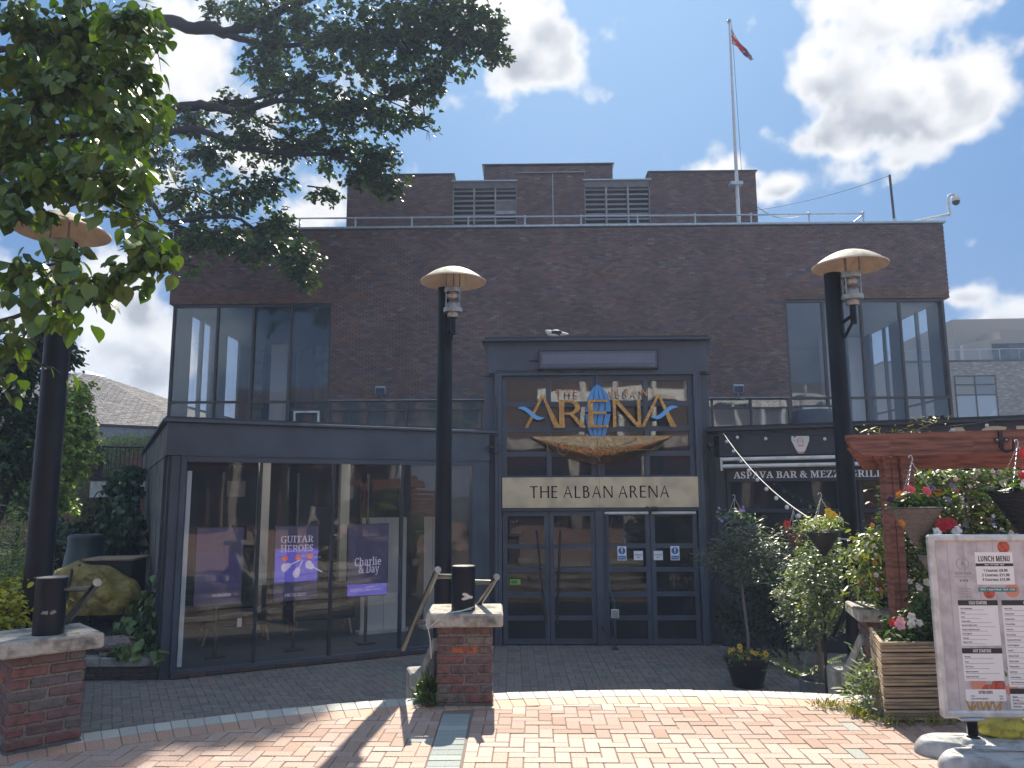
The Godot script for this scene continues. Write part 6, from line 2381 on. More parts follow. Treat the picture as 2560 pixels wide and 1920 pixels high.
func trees() -> void:
	# ---- the big maple whose limbs reach in from the left
	var maple := [
		[-1.67, 15.03, -21.00, 1.33, 1.07, 1.20], [-3.53, 15.20, -21.50, 1.62, 1.36, 1.49], [-5.48, 15.84, -22.00, 1.65, 1.13, 1.39], [-7.37, 16.33, -22.50, 1.35, 0.95, 1.15],
		[-9.06, 17.24, -23.00, 0.97, 0.42, 0.69], [-3.28, 13.13, -21.00, 1.20, 0.95, 1.07], [-4.73, 13.12, -21.50, 1.23, 1.10, 1.16], [-2.35, 12.00, -20.60, 0.43, 0.43, 0.43],
		[-6.56, 14.00, -22.00, 1.13, 0.99, 1.06], [-7.75, 14.91, -22.50, 0.68, 0.68, 0.68], [-5.25, 11.81, -21.50, 1.10, 0.71, 0.91], [-3.85, 11.35, -21.00, 0.69, 0.63, 0.66],
		[-3.40, 10.36, -20.80, 0.48, 0.33, 0.40], [-4.31, 10.72, -21.00, 0.57, 0.33, 0.45], [-6.78, 12.20, -22.00, 0.99, 0.60, 0.79], [-7.91, 12.36, -22.00, 0.86, 0.66, 0.76],
		[-9.35, 12.15, -22.50, 0.81, 0.54, 0.68], [-7.49, 10.80, -21.80, 0.98, 0.66, 0.82], [-8.65, 10.45, -22.00, 0.99, 0.60, 0.79], [-9.99, 10.81, -22.50, 0.88, 0.74, 0.81],
		[-6.74, 9.46, -21.30, 0.70, 0.45, 0.58], [-6.08, 8.26, -21.00, 0.66, 0.53, 0.59], [-7.24, 8.70, -21.30, 0.70, 0.41, 0.56], [-8.48, 9.19, -21.70, 0.72, 0.46, 0.59],
		[-5.70, 7.55, -20.90, 0.30, 0.23, 0.26], [-9.63, 9.30, -22.00, 0.60, 0.56, 0.58], [-9.28, 8.24, -21.80, 0.42, 0.26, 0.34], [-11.30, 12.09, -23.00, 0.90, 0.76, 0.83],
		[-11.95, 10.87, -23.00, 0.76, 0.76, 0.76], [-11.39, 13.49, -23.00, 0.76, 0.62, 0.69], [-9.91, 13.40, -23.00, 0.69, 0.42, 0.55], [-8.61, 13.81, -22.60, 0.68, 0.34, 0.51],
		[-0.57, 14.38, -20.80, 0.56, 0.44, 0.50], [-0.92, 15.39, -21.00, 0.69, 0.69, 0.69], [-2.88, 16.39, -21.80, 1.57, 0.59, 1.08], [-2.18, 13.38, -20.80, 0.56, 0.31, 0.44],
		[-5.41, 10.39, -21.20, 0.51, 0.32, 0.41],
	]

	maple.append([-1.6, 17.8, -22.3, 0.7, 0.5, 0.6])  # unseen foliage added above the view to cast shade on the left pier
	var m := thing("maple_tree", "large dark maple tree whose heavy limbs reach over the hall from the left", "tree", Vector3.ZERO)
	var limbs := [
		[[Vector3(-20.2, -1.0, -24.0), Vector3(-20.1, 4.0, -23.8), Vector3(-19.9, 9.0, -23.7), Vector3(-19.7, 14.5, -23.5), Vector3(-19.0, 19.0, -23.2)], 0.75, 0.30],
		[[Vector3(-19.91, 13.79, -23.50), Vector3(-15.75, 15.46, -23.35), Vector3(-12.89, 16.65, -23.20), Vector3(-11.23, 16.91, -23.05), Vector3(-10.19, 16.64, -22.90), Vector3(-8.93, 16.37, -22.75), Vector3(-8.00, 16.56, -22.60), Vector3(-7.09, 16.93, -22.45), Vector3(-5.89, 17.62, -22.30)], 0.340, 0.100],
		[[Vector3(-9.44, 16.51, -22.90), Vector3(-8.40, 15.93, -22.56), Vector3(-7.25, 15.52, -22.22), Vector3(-5.44, 15.45, -21.88), Vector3(-3.40, 15.53, -21.54), Vector3(-1.69, 15.00, -21.20)], 0.130, 0.030],
		[[Vector3(-19.88, 12.72, -23.60), Vector3(-14.94, 13.19, -23.31), Vector3(-11.84, 13.47, -23.03), Vector3(-10.33, 13.78, -22.74), Vector3(-9.41, 13.68, -22.45), Vector3(-8.29, 13.37, -22.16), Vector3(-7.07, 13.56, -21.88), Vector3(-5.59, 13.17, -21.59), Vector3(-3.73, 12.86, -21.30)], 0.260, 0.040],
		[[Vector3(-10.45, 13.86, -23.00), Vector3(-9.07, 13.89, -22.67), Vector3(-8.01, 13.81, -22.33), Vector3(-6.56, 14.00, -22.00)], 0.120, 0.040],
		[[Vector3(-19.72, 11.30, -23.60), Vector3(-14.86, 12.25, -23.31), Vector3(-12.38, 12.80, -23.02), Vector3(-11.23, 12.89, -22.73), Vector3(-10.09, 12.89, -22.44), Vector3(-9.39, 12.70, -22.16), Vector3(-8.12, 12.00, -21.87), Vector3(-6.64, 11.71, -21.58), Vector3(-4.92, 11.42, -21.29), Vector3(-3.50, 10.58, -21.00)], 0.220, 0.030],
		[[Vector3(-19.32, 10.37, -23.60), Vector3(-14.52, 11.78, -23.31), Vector3(-12.64, 12.26, -23.02), Vector3(-11.70, 11.21, -22.73), Vector3(-10.94, 10.49, -22.44), Vector3(-10.35, 9.79, -22.16), Vector3(-9.12, 9.82, -21.87), Vector3(-7.91, 9.64, -21.58), Vector3(-6.56, 8.35, -21.29), Vector3(-5.79, 7.58, -21.00)], 0.170, 0.020],
		[[Vector3(-11.83, 11.32, -23.00), Vector3(-11.60, 11.82, -22.75), Vector3(-11.08, 12.31, -22.50)], 0.060, 0.030],
		[[Vector3(-10.46, 9.88, -22.40), Vector3(-9.46, 9.47, -22.07), Vector3(-8.63, 9.20, -21.73), Vector3(-7.27, 8.67, -21.40)], 0.070, 0.020],
		[[Vector3(-8.45, 13.57, -22.60), Vector3(-6.52, 12.37, -22.05), Vector3(-5.25, 11.67, -21.50)], 0.080, 0.030],
		[[Vector3(-3.39, 15.51, -21.50), Vector3(-2.77, 14.06, -21.10), Vector3(-2.43, 12.12, -20.70)], 0.050, 0.015],
		[[Vector3(-7.09, 16.93, -22.45), Vector3(-5.5, 17.5, -22.3), Vector3(-3.6, 17.7, -22.3), Vector3(-1.5, 17.8, -22.3)], 0.12, 0.03],  # limb out to the added shading foliage above the view
	]
	obj("limb", limb_shape(limbs), M["bark"], m)
	# thin twigs that carry the sprays
	var tw := MB.new()
	for b in maple:
		for k in 3:
			var c := Vector3(b[0], b[1], b[2])
			var e := c + Vector3(rnd(-1, 1) * b[3], rnd(-1.2, 0.3) * b[4], rnd(-1, 1) * b[5])
			tw.tube([c + Vector3(-b[3] * rnd(0.3, 1.0), rnd(0.0, 0.4) * b[4], rnd(-0.3, 0.3)), c.lerp(e, 0.5) + Vector3(0, 0.08, 0), e], [0.028, 0.016, 0.005], 5)
	obj("twigs", tw, M["bark"], m).set_meta("kind", "stuff")
	var lv := sprays_of(maple, 42000, 0.145, 0.35, 11, 0.30, 0.35, green(Color(0.034, 0.070, 0.020), Color(0.12, 0.18, 0.032)), 0.5, 0.42)
	multi("foliage", leaf_mesh("maple"), M["maple_leaf"], lv[0], lv[1], m)
	# ---- the lime close by on the left
	var lime := [
		[-4.35, 5.80, -6.40, 0.46, 0.35, 0.40], [-3.97, 5.93, -6.60, 0.44, 0.36, 0.40], [-3.44, 5.84, -6.40, 0.25, 0.23, 0.25], [-4.04, 5.04, -6.00, 0.40, 0.32, 0.36],
		[-3.69, 5.15, -6.20, 0.41, 0.34, 0.37], [-3.15, 5.07, -6.00, 0.27, 0.27, 0.27], [-3.19, 5.66, -6.40, 0.15, 0.21, 0.25], [-3.86, 4.45, -5.80, 0.35, 0.30, 0.32],
		[-3.54, 4.58, -6.00, 0.32, 0.27, 0.30], [-2.96, 4.47, -5.70, 0.24, 0.22, 0.25], [-2.76, 4.68, -5.70, 0.10, 0.14, 0.25], [-3.63, 3.93, -5.50, 0.26, 0.17, 0.25],
		[-3.31, 4.01, -5.60, 0.27, 0.15, 0.25], [-2.87, 3.98, -5.50, 0.20, 0.15, 0.25], [-2.83, 3.63, -5.30, 0.13, 0.10, 0.25], [-2.53, 3.52, -5.20, 0.16, 0.16, 0.25],
		[-2.44, 3.25, -5.20, 0.13, 0.09, 0.25], [-3.54, 3.60, -5.30, 0.14, 0.14, 0.25], [-4.69, 6.21, -7.60, 0.64, 0.55, 0.59], [-4.82, 5.08, -7.40, 0.53, 0.49, 0.51],
		[-4.16, 5.63, -7.60, 0.50, 0.55, 0.53],
	]

	var sprays := [
		[-2.53, 3.09, -5.00, 0.12, 0.05, 0.25], [-2.70, 3.01, -4.95, 0.15, 0.05, 0.25], [-3.03, 3.22, -5.10, 0.12, 0.09, 0.25], [-3.31, 3.16, -5.10, 0.17, 0.12, 0.25],
		[-2.73, 2.88, -4.90, 0.06, 0.06, 0.25], [-2.93, 2.75, -4.90, 0.08, 0.05, 0.25], [-3.23, 2.91, -5.00, 0.15, 0.09, 0.25], [-3.33, 2.64, -5.00, 0.08, 0.14, 0.25],
		[-2.91, 2.41, -4.70, 0.02, 0.02, 0.25], [-3.25, 2.36, -4.90, 0.05, 0.06, 0.25], [-2.53, 3.29, -5.10, 0.12, 0.09, 0.25], [-2.80, 2.91, -4.90, 0.07, 0.04, 0.25],
	]

	var l := thing("lime_tree", "near lime tree with large bright heart shaped leaves hanging at the upper left", "tree", Vector3.ZERO)
	var ll := [
		[[Vector3(-7.4, -0.9, -8.2), Vector3(-7.3, 2.0, -8.0), Vector3(-7.1, 4.5, -7.7), Vector3(-6.9, 8.0, -7.4)], 0.24, 0.10],
		[[Vector3(-6.96, 5.29, -7.50), Vector3(-5.42, 5.29, -7.03), Vector3(-4.16, 5.27, -6.57), Vector3(-3.16, 5.17, -6.10)], 0.060, 0.012],
		[[Vector3(-6.71, 4.70, -7.30), Vector3(-5.01, 4.79, -6.77), Vector3(-3.91, 4.66, -6.23), Vector3(-2.86, 4.51, -5.70)], 0.050, 0.010],
		[[Vector3(-6.37, 4.02, -7.00), Vector3(-4.79, 4.12, -6.55), Vector3(-3.86, 4.06, -6.10), Vector3(-3.04, 3.84, -5.65), Vector3(-2.49, 3.46, -5.20)], 0.045, 0.008],
		[[Vector3(-5.94, 3.37, -6.60), Vector3(-4.45, 3.03, -6.20), Vector3(-3.60, 3.08, -5.80), Vector3(-2.96, 3.13, -5.40), Vector3(-2.47, 3.09, -5.00)], 0.030, 0.005],
		[[Vector3(-5.87, 3.51, -6.50), Vector3(-4.33, 3.37, -6.03), Vector3(-3.62, 3.30, -5.57), Vector3(-3.00, 3.22, -5.10)], 0.030, 0.006],
		[[Vector3(-5.72, 3.00, -6.40), Vector3(-4.30, 2.76, -6.03), Vector3(-3.73, 2.76, -5.65), Vector3(-3.30, 2.84, -5.28), Vector3(-2.91, 2.75, -4.90)], 0.025, 0.005],
		[[Vector3(-7.12, 5.96, -7.60), Vector3(-5.43, 6.03, -7.20), Vector3(-4.21, 5.92, -6.80), Vector3(-3.26, 5.75, -6.40)], 0.050, 0.010],
		[[Vector3(-3.08, 2.60, -4.80), Vector3(-2.97, 2.51, -4.75), Vector3(-2.92, 2.43, -4.70)], 0.006, 0.003],
	]
	obj("limb", limb_shape(ll), M["bark"], l)
	tw = MB.new()
	for b in lime + sprays:
		for k in 4:
			var c := Vector3(b[0], b[1], b[2])
			var e := c + Vector3(rnd(-0.6, 1.0) * b[3], rnd(-1.0, 0.2) * b[4], rnd(-1, 1) * b[5])
			tw.tube([c + Vector3(-b[3] * rnd(0.5, 1.3), rnd(0.0, 0.3) * b[4], rnd(-0.1, 0.1)), c.lerp(e, 0.5) + Vector3(0, 0.02, 0), e], [0.006, 0.004, 0.002], 5)
	obj("twigs", tw, M["bark"], l).set_meta("kind", "stuff")
	var lc := green(Color(0.055, 0.105, 0.026), Color(0.14, 0.20, 0.045), 0.22)
	var lw := sprays_of(lime, 7400, 0.098, 0.45, 6, 0.20, 0.8, lc, 0.62, 0.45, 3.0)
	var lw2 := sprays_of(sprays, 300, 0.100, 0.35, 4, 0.16, 0.85, lc, 0.6)
	var all_w: Array = lw[0] + lw2[0]
	var all_c: Array = lw[1] + lw2[1]
	var eye := Vector3(0, 1.6, 0)
	var order := range(all_w.size())
	order.sort_custom(func(a, b): return all_w[a].origin.distance_squared_to(eye) < all_w[b].origin.distance_squared_to(eye))
	var lm := leaf_mesh("lime")
	var leaf_tones := []
	for k in 6:
		leaf_tones.append(leaf("lime_leaf_%d" % k, Color(0.055, 0.105, 0.026).lerp(Color(0.14, 0.20, 0.045), k / 5.0), Color(0.66, 0.76, 0.15), 0.38))
	var rw := []
	var rc := []
	for k in order.size():
		var id: int = order[k]
		if k < 290:
			obj("leaf", lm, leaf_tones[rng.randi() % 6], l).transform = all_w[id]
		else:
			rw.append(all_w[id])
			rc.append(all_c[id])
	multi("leaves", lm, M["lime_leaf"], rw, rc, l)


func small_tree(called: String, label: String, category: String, blobs: Array, count: int, size: float, kind: String, col: Callable, foot: Vector3, trunk: float, group := "", mat_name := "small_leaf", droop := 0.4, reach := 0.22) -> void:
	var o := thing(called, label, category, Vector3.ZERO, 0.0, group)
	var s := MB.new()
	var top := Vector3.ZERO
	for b in blobs:
		top += Vector3(b[0], b[1], b[2]) / blobs.size()
	if trunk > 0.0:
		s.tube([foot, foot.lerp(top, 0.5) + Vector3(rnd(-0.05, 0.05), 0, rnd(-0.05, 0.05)), top], [trunk, trunk * 0.8, trunk * 0.4], 8)
		for b in blobs:
			var c := Vector3(b[0], b[1], b[2])
			var st := foot.lerp(top, rnd(0.45, 0.9))
			s.tube([st, st.lerp(c, 0.5) + Vector3(0, 0.06, 0), c, c + Vector3(rnd(-0.6, 0.6) * b[3], b[4] * 0.7, rnd(-0.4, 0.4) * b[5])], [trunk * 0.5, trunk * 0.35, trunk * 0.2, trunk * 0.08], 6)
		obj("trunk" if called.ends_with("tree") else "stem", s, M["bark"], o)
	var lv := sprays_of(blobs, count, size, 0.35, 8, reach, droop, col, 0.4)
	multi("foliage", leaf_mesh(kind), M[mat_name], lv[0], lv[1], o)


# ---------------------------------------------------------------- the garden on the left
func left_garden() -> void:
	# soil bed that climbs away from the low wall, along the foyer's flank
	var rows := []
	for z in 15:
		var d := z / 14.0
		var zz := lerpf(-10.92, -26.0, d)
		var along := (-zz - 10.92)
		var xr := -4.86 - along * 0.516
		var y := lerpf(-0.56, 0.10, smoothstep(0.0, 2.6, along))
		var row := []
		for x in 15:
			var u := x / 14.0
			row.append(Vector3(lerpf(-20.0, xr, u), y + 0.35 * (1.0 - u) * smoothstep(0.5, 3.0, along) * 0.3 + sin(x * 2.1 + z * 1.7) * 0.03 * minf(1.0, z), zz))
		rows.append(row)
	var s := MB.new()
	s.sheet(rows)
	s.box2(Vector3(-20, -0.95, -10.9), Vector3(-5.0, -0.60, -10.86))
	struct("garden_soil", s, M["soil"])
	var c := MB.new()
	for k in 260:
		var z := rnd(-13.4, -10.95)
		var x := rnd(-8.0, -5.0) - (-z - 10.95) * 0.5
		var y := lerpf(-0.56, 0.10, smoothstep(0.0, 2.6, -z - 10.92)) - 0.005
		c.ball(Vector3(x, y, z), Vector3(rnd(0.012, 0.045), rnd(0.01, 0.03), rnd(0.012, 0.045)), 6, 4)
	var clods := obj("soil_clods", c, M["soil"])
	clods.set_meta("kind", "stuff")
	tag(clods, "dark clods of earth on the sloping garden bed", "soil")
	var w := thing("garden_wall", "low dark brick wall with a grey coping below the ivy, left of the foyer", "wall", Vector3(-4.74, 0, -10.86), 2.0)
	box_part("core", Vector3(-3.4, COURT - 0.1, -0.2), Vector3(0.0, -0.56, -0.012), M["dark_mortar"], w)
	var tn := tones("garden_brick", [Color(0.085, 0.072, 0.065), Color(0.11, 0.095, 0.085), Color(0.14, 0.12, 0.10), Color(0.07, 0.06, 0.058)], "blotch", 3.0, "rough", 0.5)
	for r in 2:
		for k in 15:
			var x := -3.38 + k * 0.225 + (0.11 if r else 0.0)
			if x + 0.21 < 0.0:
				box_part("brick", Vector3(x, COURT + 0.005 + r * 0.075, -0.09), Vector3(x + 0.213, COURT + 0.07 + r * 0.075, rnd(-0.003, 0.005)), tn[rng.randi() % 4], w, 0.007)
	for k in 4:
		box_part("coping_stone", Vector3(-3.42 + k * 0.86, -0.655, -0.26), Vector3(-2.566 + k * 0.86, -0.535, 0.03), M["concrete"], w, 0.012)
	# raised bed that carries the golden hedge
	var rb := MB.new()
	rb.prism(PackedVector2Array([Vector2(-12, 4.3), Vector2(-3.32, 4.3), Vector2(-3.32, 5.75), Vector2(-6.3, 10.6), Vector2(-12, 10.8)]), -0.95, 0.93)
	var bed := MB.new()
	bed.xf = Transform3D(Basis(Vector3.RIGHT, -PI / 2), Vector3.ZERO)
	bed.prism(PackedVector2Array([Vector2(-14, 4.5), Vector2(-3.45, 5.2), Vector2(-3.45, 5.75), Vector2(-6.4, 10.6), Vector2(-14, 10.8)]), -0.95, 1.0)
	struct("raised_bed", bed, M["soil"])
	var gold := green(Color(0.26, 0.28, 0.02), Color(0.58, 0.52, 0.05), 0.2)
	small_tree("golden_hedge", "clipped golden yellow hedge behind the left brick pier", "hedge", [[-4.0, 0.72, -6.25, 0.28, 0.28, 0.35], [-4.4, 0.70, -6.3, 0.35, 0.31, 0.4], [-3.92, 0.42, -6.15, 0.24, 0.28, 0.3], [-4.3, 0.35, -6.1, 0.35, 0.3, 0.35], [-4.8, 0.6, -6.2, 0.35, 0.35, 0.4], [-3.80, 0.84, -6.4, 0.12, 0.14, 0.14], [-4.0, 0.20, -6.0, 0.3, 0.3, 0.3]], 9000, 0.052, "oval", gold, Vector3(-4.0, 0.0, -6.3), 0.02, "", "small_leaf", 0.1, 0.10)
	small_tree("feathery_shrub", "pale green feathery shrub at the left edge beside the lamp post", "shrub", [[-4.9, 1.15, -7.7, 0.28, 0.35, 0.3], [-5.15, 0.9, -7.9, 0.3, 0.4, 0.3], [-4.75, 0.75, -7.6, 0.25, 0.3, 0.25]], 3200, 0.06, "narrow", green(Color(0.16, 0.24, 0.06), Color(0.32, 0.38, 0.14)), Vector3(-5.0, 0.0, -7.8), 0.015, "", "small_leaf", -0.3, 0.16)
	small_tree("dark_shrub", "dark green undergrowth beneath the golden hedge at the picture's left edge", "shrub", [[-3.62, 0.30, -5.75, 0.10, 0.30, 0.12], [-3.70, -0.05, -5.7, 0.12, 0.2, 0.1]], 500, 0.05, "oval", green(Color(0.02, 0.05, 0.015), Color(0.05, 0.09, 0.02)), Vector3(-3.6, 0.0, -5.75), 0.0)
	# trees and shrubs that close the view
	var bright := green(Color(0.20, 0.30, 0.04), Color(0.36, 0.46, 0.08))
	var mid := green(Color(0.09, 0.17, 0.035), Color(0.19, 0.28, 0.07))
	var deep := green(Color(0.025, 0.055, 0.022), Color(0.06, 0.10, 0.035))
	small_tree("young_tree", "slender young tree with bright yellow green leaves right of the thick lamp post", "tree", [[-8.89, 3.52, -15.50, 0.33, 0.42, 0.37], [-8.86, 2.93, -15.20, 0.32, 0.37, 0.34], [-8.65, 2.95, -15.40, 0.23, 0.37, 0.30], [-8.72, 2.29, -15.20, 0.37, 0.32, 0.34], [-8.84, 1.84, -15.00, 0.27, 0.32, 0.29], [-8.52, 2.44, -15.40, 0.17, 0.19, 0.25], [-8.72, 1.48, -15.00, 0.23, 0.20, 0.25]], 4200, 0.085, "maple", bright, Vector3(-8.75, 0.1, -15.1), 0.035)
	small_tree("dark_tree", "dark leafy tree just left of the thick lamp post, under the lime", "tree", [[-8.14, 3.85, -12.50, 0.41, 0.38, 0.39], [-7.83, 4.20, -12.70, 0.34, 0.23, 0.29], [-8.08, 3.07, -12.40, 0.34, 0.45, 0.39], [-7.81, 2.54, -12.40, 0.30, 0.37, 0.34], [-7.64, 3.98, -12.80, 0.27, 0.19, 0.25], [-7.94, 2.09, -12.20, 0.26, 0.37, 0.31]], 4200, 0.11, "oval", deep, Vector3(-8.6, -0.2, -12.6), 0.06)
	small_tree("leafy_tree", "mid green tree in front of the notice board at the far left", "tree", [[-10.64, 2.07, -17.00, 0.51, 0.51, 0.51], [-11.20, 2.81, -17.30, 0.42, 0.42, 0.42], [-10.72, 2.80, -17.20, 0.36, 0.41, 0.39], [-10.79, 1.47, -17.00, 0.41, 0.31, 0.36]], 4200, 0.10, "oval", mid, Vector3(-10.9, -0.1, -17.2), 0.05)
	small_tree("weeping_tree", "dense dark green weeping tree between the young tree and the white walkway", "tree", [[-9.93, 2.46, -19.00, 0.51, 0.46, 0.49], [-9.95, 1.78, -18.50, 0.50, 0.56, 0.53], [-9.49, 1.67, -18.70, 0.56, 0.56, 0.56], [-9.68, 1.02, -18.30, 0.55, 0.50, 0.52], [-9.18, 1.01, -18.50, 0.45, 0.45, 0.45], [-10.03, 1.35, -18.20, 0.27, 0.49, 0.38]], 7500, 0.09, "narrow", green(Color(0.07, 0.13, 0.045), Color(0.14, 0.21, 0.08)), Vector3(-9.75, -0.2, -18.6), 0.07, "", "small_leaf", 1.0, 0.25)
	small_tree("pale_bush", "pale sunlit bush above the walkway railing, in front of the round hall", "bush", [[-12.12, 3.12, -23.00, 0.55, 0.30, 0.43], [-11.83, 3.29, -23.50, 0.64, 0.28, 0.46], [-11.50, 3.25, -24.00, 0.43, 0.29, 0.36], [-12.65, 2.85, -23.00, 0.35, 0.35, 0.35]], 4200, 0.10, "narrow", green(Color(0.22, 0.28, 0.10), Color(0.42, 0.46, 0.22)), Vector3(-12.0, 0.0, -23.4), 0.05, "", "small_leaf", 0.7, 0.25)
	small_tree("glossy_shrub", "low glossy dark shrub behind the green compost bin", "shrub", [[-8.39, 0.98, -14.50, 0.31, 0.17, 0.25], [-7.95, 0.96, -14.80, 0.27, 0.20, 0.25], [-7.52, 0.85, -14.50, 0.26, 0.17, 0.25], [-8.18, 0.68, -13.90, 0.17, 0.25, 0.25]], 1700, 0.11, "ivy", deep, Vector3(-8.0, 0.0, -14.4), 0.02, "", "glossy_leaf", 0.6, 0.2)
	ivy()
	compost_corner()


func ivy() -> void:
	var o := thing("ivy", "dark glossy ivy climbing the far part of the foyer's side panels", "ivy", Vector3.ZERO, 0.0, "ivy on the foyer flank")
	var lv := sprays_of([[-7.78, 1.75, -15.50, 0.23, 0.37, 0.30], [-7.53, 1.31, -14.80, 0.25, 0.31, 0.28], [-6.99, 0.99, -14.20, 0.21, 0.38, 0.30], [-7.18, 0.91, -14.00, 0.25, 0.25, 0.25], [-7.91, 2.04, -16.00, 0.13, 0.19, 0.25]], 2600, 0.12, 0.35, 7, 0.2, 1.05, green(Color(0.018, 0.05, 0.02), Color(0.05, 0.10, 0.03)), 0.5)
	multi("foliage", leaf_mesh("ivy"), M["glossy_leaf"], lv[0], lv[1], o)
	var tn := MB.new()
	tn.tube([Vector3(-8.0, 1.72, -15.7), Vector3(-8.3, 1.78, -15.9), Vector3(-8.55, 1.72, -16.0), Vector3(-8.62, 1.60, -16.0), Vector3(-8.55, 1.5, -16.0)], 0.012, 5)
	tn.tube([Vector3(-7.9, 1.8, -15.7), Vector3(-8.25, 1.95, -15.9), Vector3(-8.3, 2.05, -15.9)], 0.010, 5)
	obj("tendril", tn, M["bark"], o)
	# the lower ivy beside the corner column
	var p := thing("ivy", "bright edged ivy hanging over the garden wall beside the foyer's corner column", "ivy", Vector3.ZERO, 0.0, "ivy on the foyer flank")
	var low := [[-5.25, -0.12, -11.5, 0.30, 0.25, 0.3], [-5.02, 0.08, -11.32, 0.16, 0.30, 0.16], [-5.45, -0.28, -11.45, 0.28, 0.16, 0.25], [-4.98, 0.33, -11.3, 0.12, 0.26, 0.12], [-4.97, -0.22, -11.15, 0.16, 0.24, 0.16], [-5.05, -0.42, -10.95, 0.26, 0.12, 0.12], [-5.35, -0.46, -10.9, 0.22, 0.08, 0.1], [-4.82, -0.50, -10.82, 0.12, 0.07, 0.06]]
	var lw := sprays_of(low, 900, 0.115, 0.35, 6, 0.14, 0.9, green(Color(0.03, 0.075, 0.022), Color(0.12, 0.19, 0.05)), 0.6)
	var lm := leaf_mesh("ivy")
	var tn2 := []
	for k in 5:
		tn2.append(leaf("ivy_leaf_%d" % k, Color(0.03, 0.075, 0.022).lerp(Color(0.14, 0.21, 0.05), k / 4.0), Color(0.25, 0.30, 0.05), 0.26))
	var w: Array = lw[0]
	w.sort_custom(func(a, b): return a.origin.z > b.origin.z)
	var rest := []
	var cols := []
	for k in w.size():
		if k < 120:
			obj("leaf", lm, tn2[rng.randi() % 5], p).transform = w[k]
		else:
			rest.append(w[k])
			cols.append(lw[1][k])
	multi("leaves", lm, M["glossy_leaf"], rest, cols, p)


func compost_corner() -> void:
	var b := thing("compost_bin", "dark green plastic compost bin with a round lid among the shrubs", "compost bin", Vector3(-7.19, 0.06, -13.2))
	var s := MB.new()
	s.lathe([Vector2(0.37, 0.0), Vector2(0.345, 0.25), Vector2(0.335, 0.27), Vector2(0.30, 0.60), Vector2(0.29, 0.62), Vector2(0.262, 0.86)], 32)
	obj("body", s, M["bin_green"], b)
	s = MB.new()
	s.lathe([Vector2(0.275, 0.855), Vector2(0.275, 0.905), Vector2(0.255, 0.93), Vector2(0.2, 0.945), Vector2(0.11, 0.945), Vector2(0.09, 0.925), Vector2(0, 0.925)], 32)
	s.box2(Vector3(-0.1, 0.925, -0.02), Vector3(0.1, 0.955, 0.02))
	obj("lid", s, M["bin_green"], b)
	var c := thing("garden_crate", "low dark crate with a pale wooden lid beside the compost bin", "crate", Vector3(-6.42, 0.02, -12.75), 6.0)
	box_part("box", Vector3(-0.36, 0.0, -0.3), Vector3(0.36, 0.60, 0.3), M["black_plastic"], c, 0.01)
	box_part("lid", Vector3(-0.40, 0.602, -0.34), Vector3(0.40, 0.635, 0.34), M["deck_wood"], c, 0.006)
	# slumped bulk bag
	var g := thing("bulk_bag", "slumped yellow brown bulk bag with a black strap on the garden bed", "bag", Vector3(-6.33, -0.10, -12.05), 4.0)
	var rows := []
	for y in 15:
		var v := y / 14.0
		var row := []
		for x in 37:
			var a := TAU * x / 36.0
			var lx := cos(a)
			var lz := sin(a)
			var bul := 1.0 + 0.12 * sin(PI * v) + 0.04 * sin(a * 5.0 + v * 4.0) + 0.02 * sin(a * 11.0 - v * 8.0)
			var top := 0.66 - 0.30 * smoothstep(-0.1, 1.0, lx) + 0.05 * sin(a * 3.0 + 0.5)
			row.append(Vector3(signf(lx) * pow(absf(lx), 0.7) * 0.60 * bul * (1.0 - 0.12 * v * (1.0 if lx > 0 else 0.3)), top * v, -signf(lz) * pow(absf(lz), 0.7) * 0.42 * bul * (1.0 - 0.1 * v)))
		rows.append(row)
	for k in 3:
		var row := []
		for x in 37:
			var e: Vector3 = rows[14][x]
			row.append(Vector3(e.x * (0.8 - k * 0.3), e.y + 0.02 - k * 0.07 + 0.03 * sin(x * 0.9), e.z * (0.8 - k * 0.3)))
		rows.append(row)
	s = MB.new()
	s.sheet(rows)
	obj("sack_body", s, M["bag_yellow"], g)
	s = MB.new()
	s.tube([Vector3(-0.24, 0.70, 0.10), Vector3(-0.22, 0.66, 0.38), Vector3(-0.20, 0.60, 0.435), Vector3(-0.20, 0.42, 0.475), Vector3(-0.22, 0.20, 0.485)], [0.016, 0.02, 0.02, 0.018, 0.014], 6)
	obj("strap", s, M["black_plastic"], g)
	s = MB.new()
	s.prism(PackedVector2Array([Vector2(0.06, 0.34), Vector2(0.30, 0.30), Vector2(0.31, 0.40), Vector2(0.18, 0.46), Vector2(0.08, 0.44)]), 0.0, 0.004)
	var lb := obj("label_patch", s, M["sign_frame"], g)
	lb.position = Vector3(0.0, -0.02, 0.475)
	lb.rotation_degrees = Vector3(-12, 8, 0)
	# plastic sacks at the wall
	for q in [[Vector3(-5.48, -0.40, -11.05), Vector3(0.30, 0.115, 0.16), 12.0, "crumpled clear brown plastic sack on top of another behind the garden wall"], [Vector3(-5.52, -0.52, -11.0), Vector3(0.17, 0.05, 0.13), -6.0, "flat pale plastic sack under the brown one behind the garden wall"]]:
		var k := thing("plastic_sack", q[3], "sack", q[0], q[2], "sacks on the garden bed")
		s = MB.new()
		s.ball(Vector3.ZERO, q[1], 24, 14)
		for j in s.v.size():
			var p := s.v[j]
			s.v[j] = p * (1.0 + 0.10 * sin(p.x * 34.0) * cos(p.z * 41.0) + 0.05 * sin(p.x * 80.0 + p.y * 60.0))
		obj("film", s, M["sack_plastic"], k)


# ---------------------------------------------------------------- pergola, planter, pots, menu board
func right_side() -> void:
	pergola()
	planter()
	pots()
	baskets()
	climbers()
	menu_board()


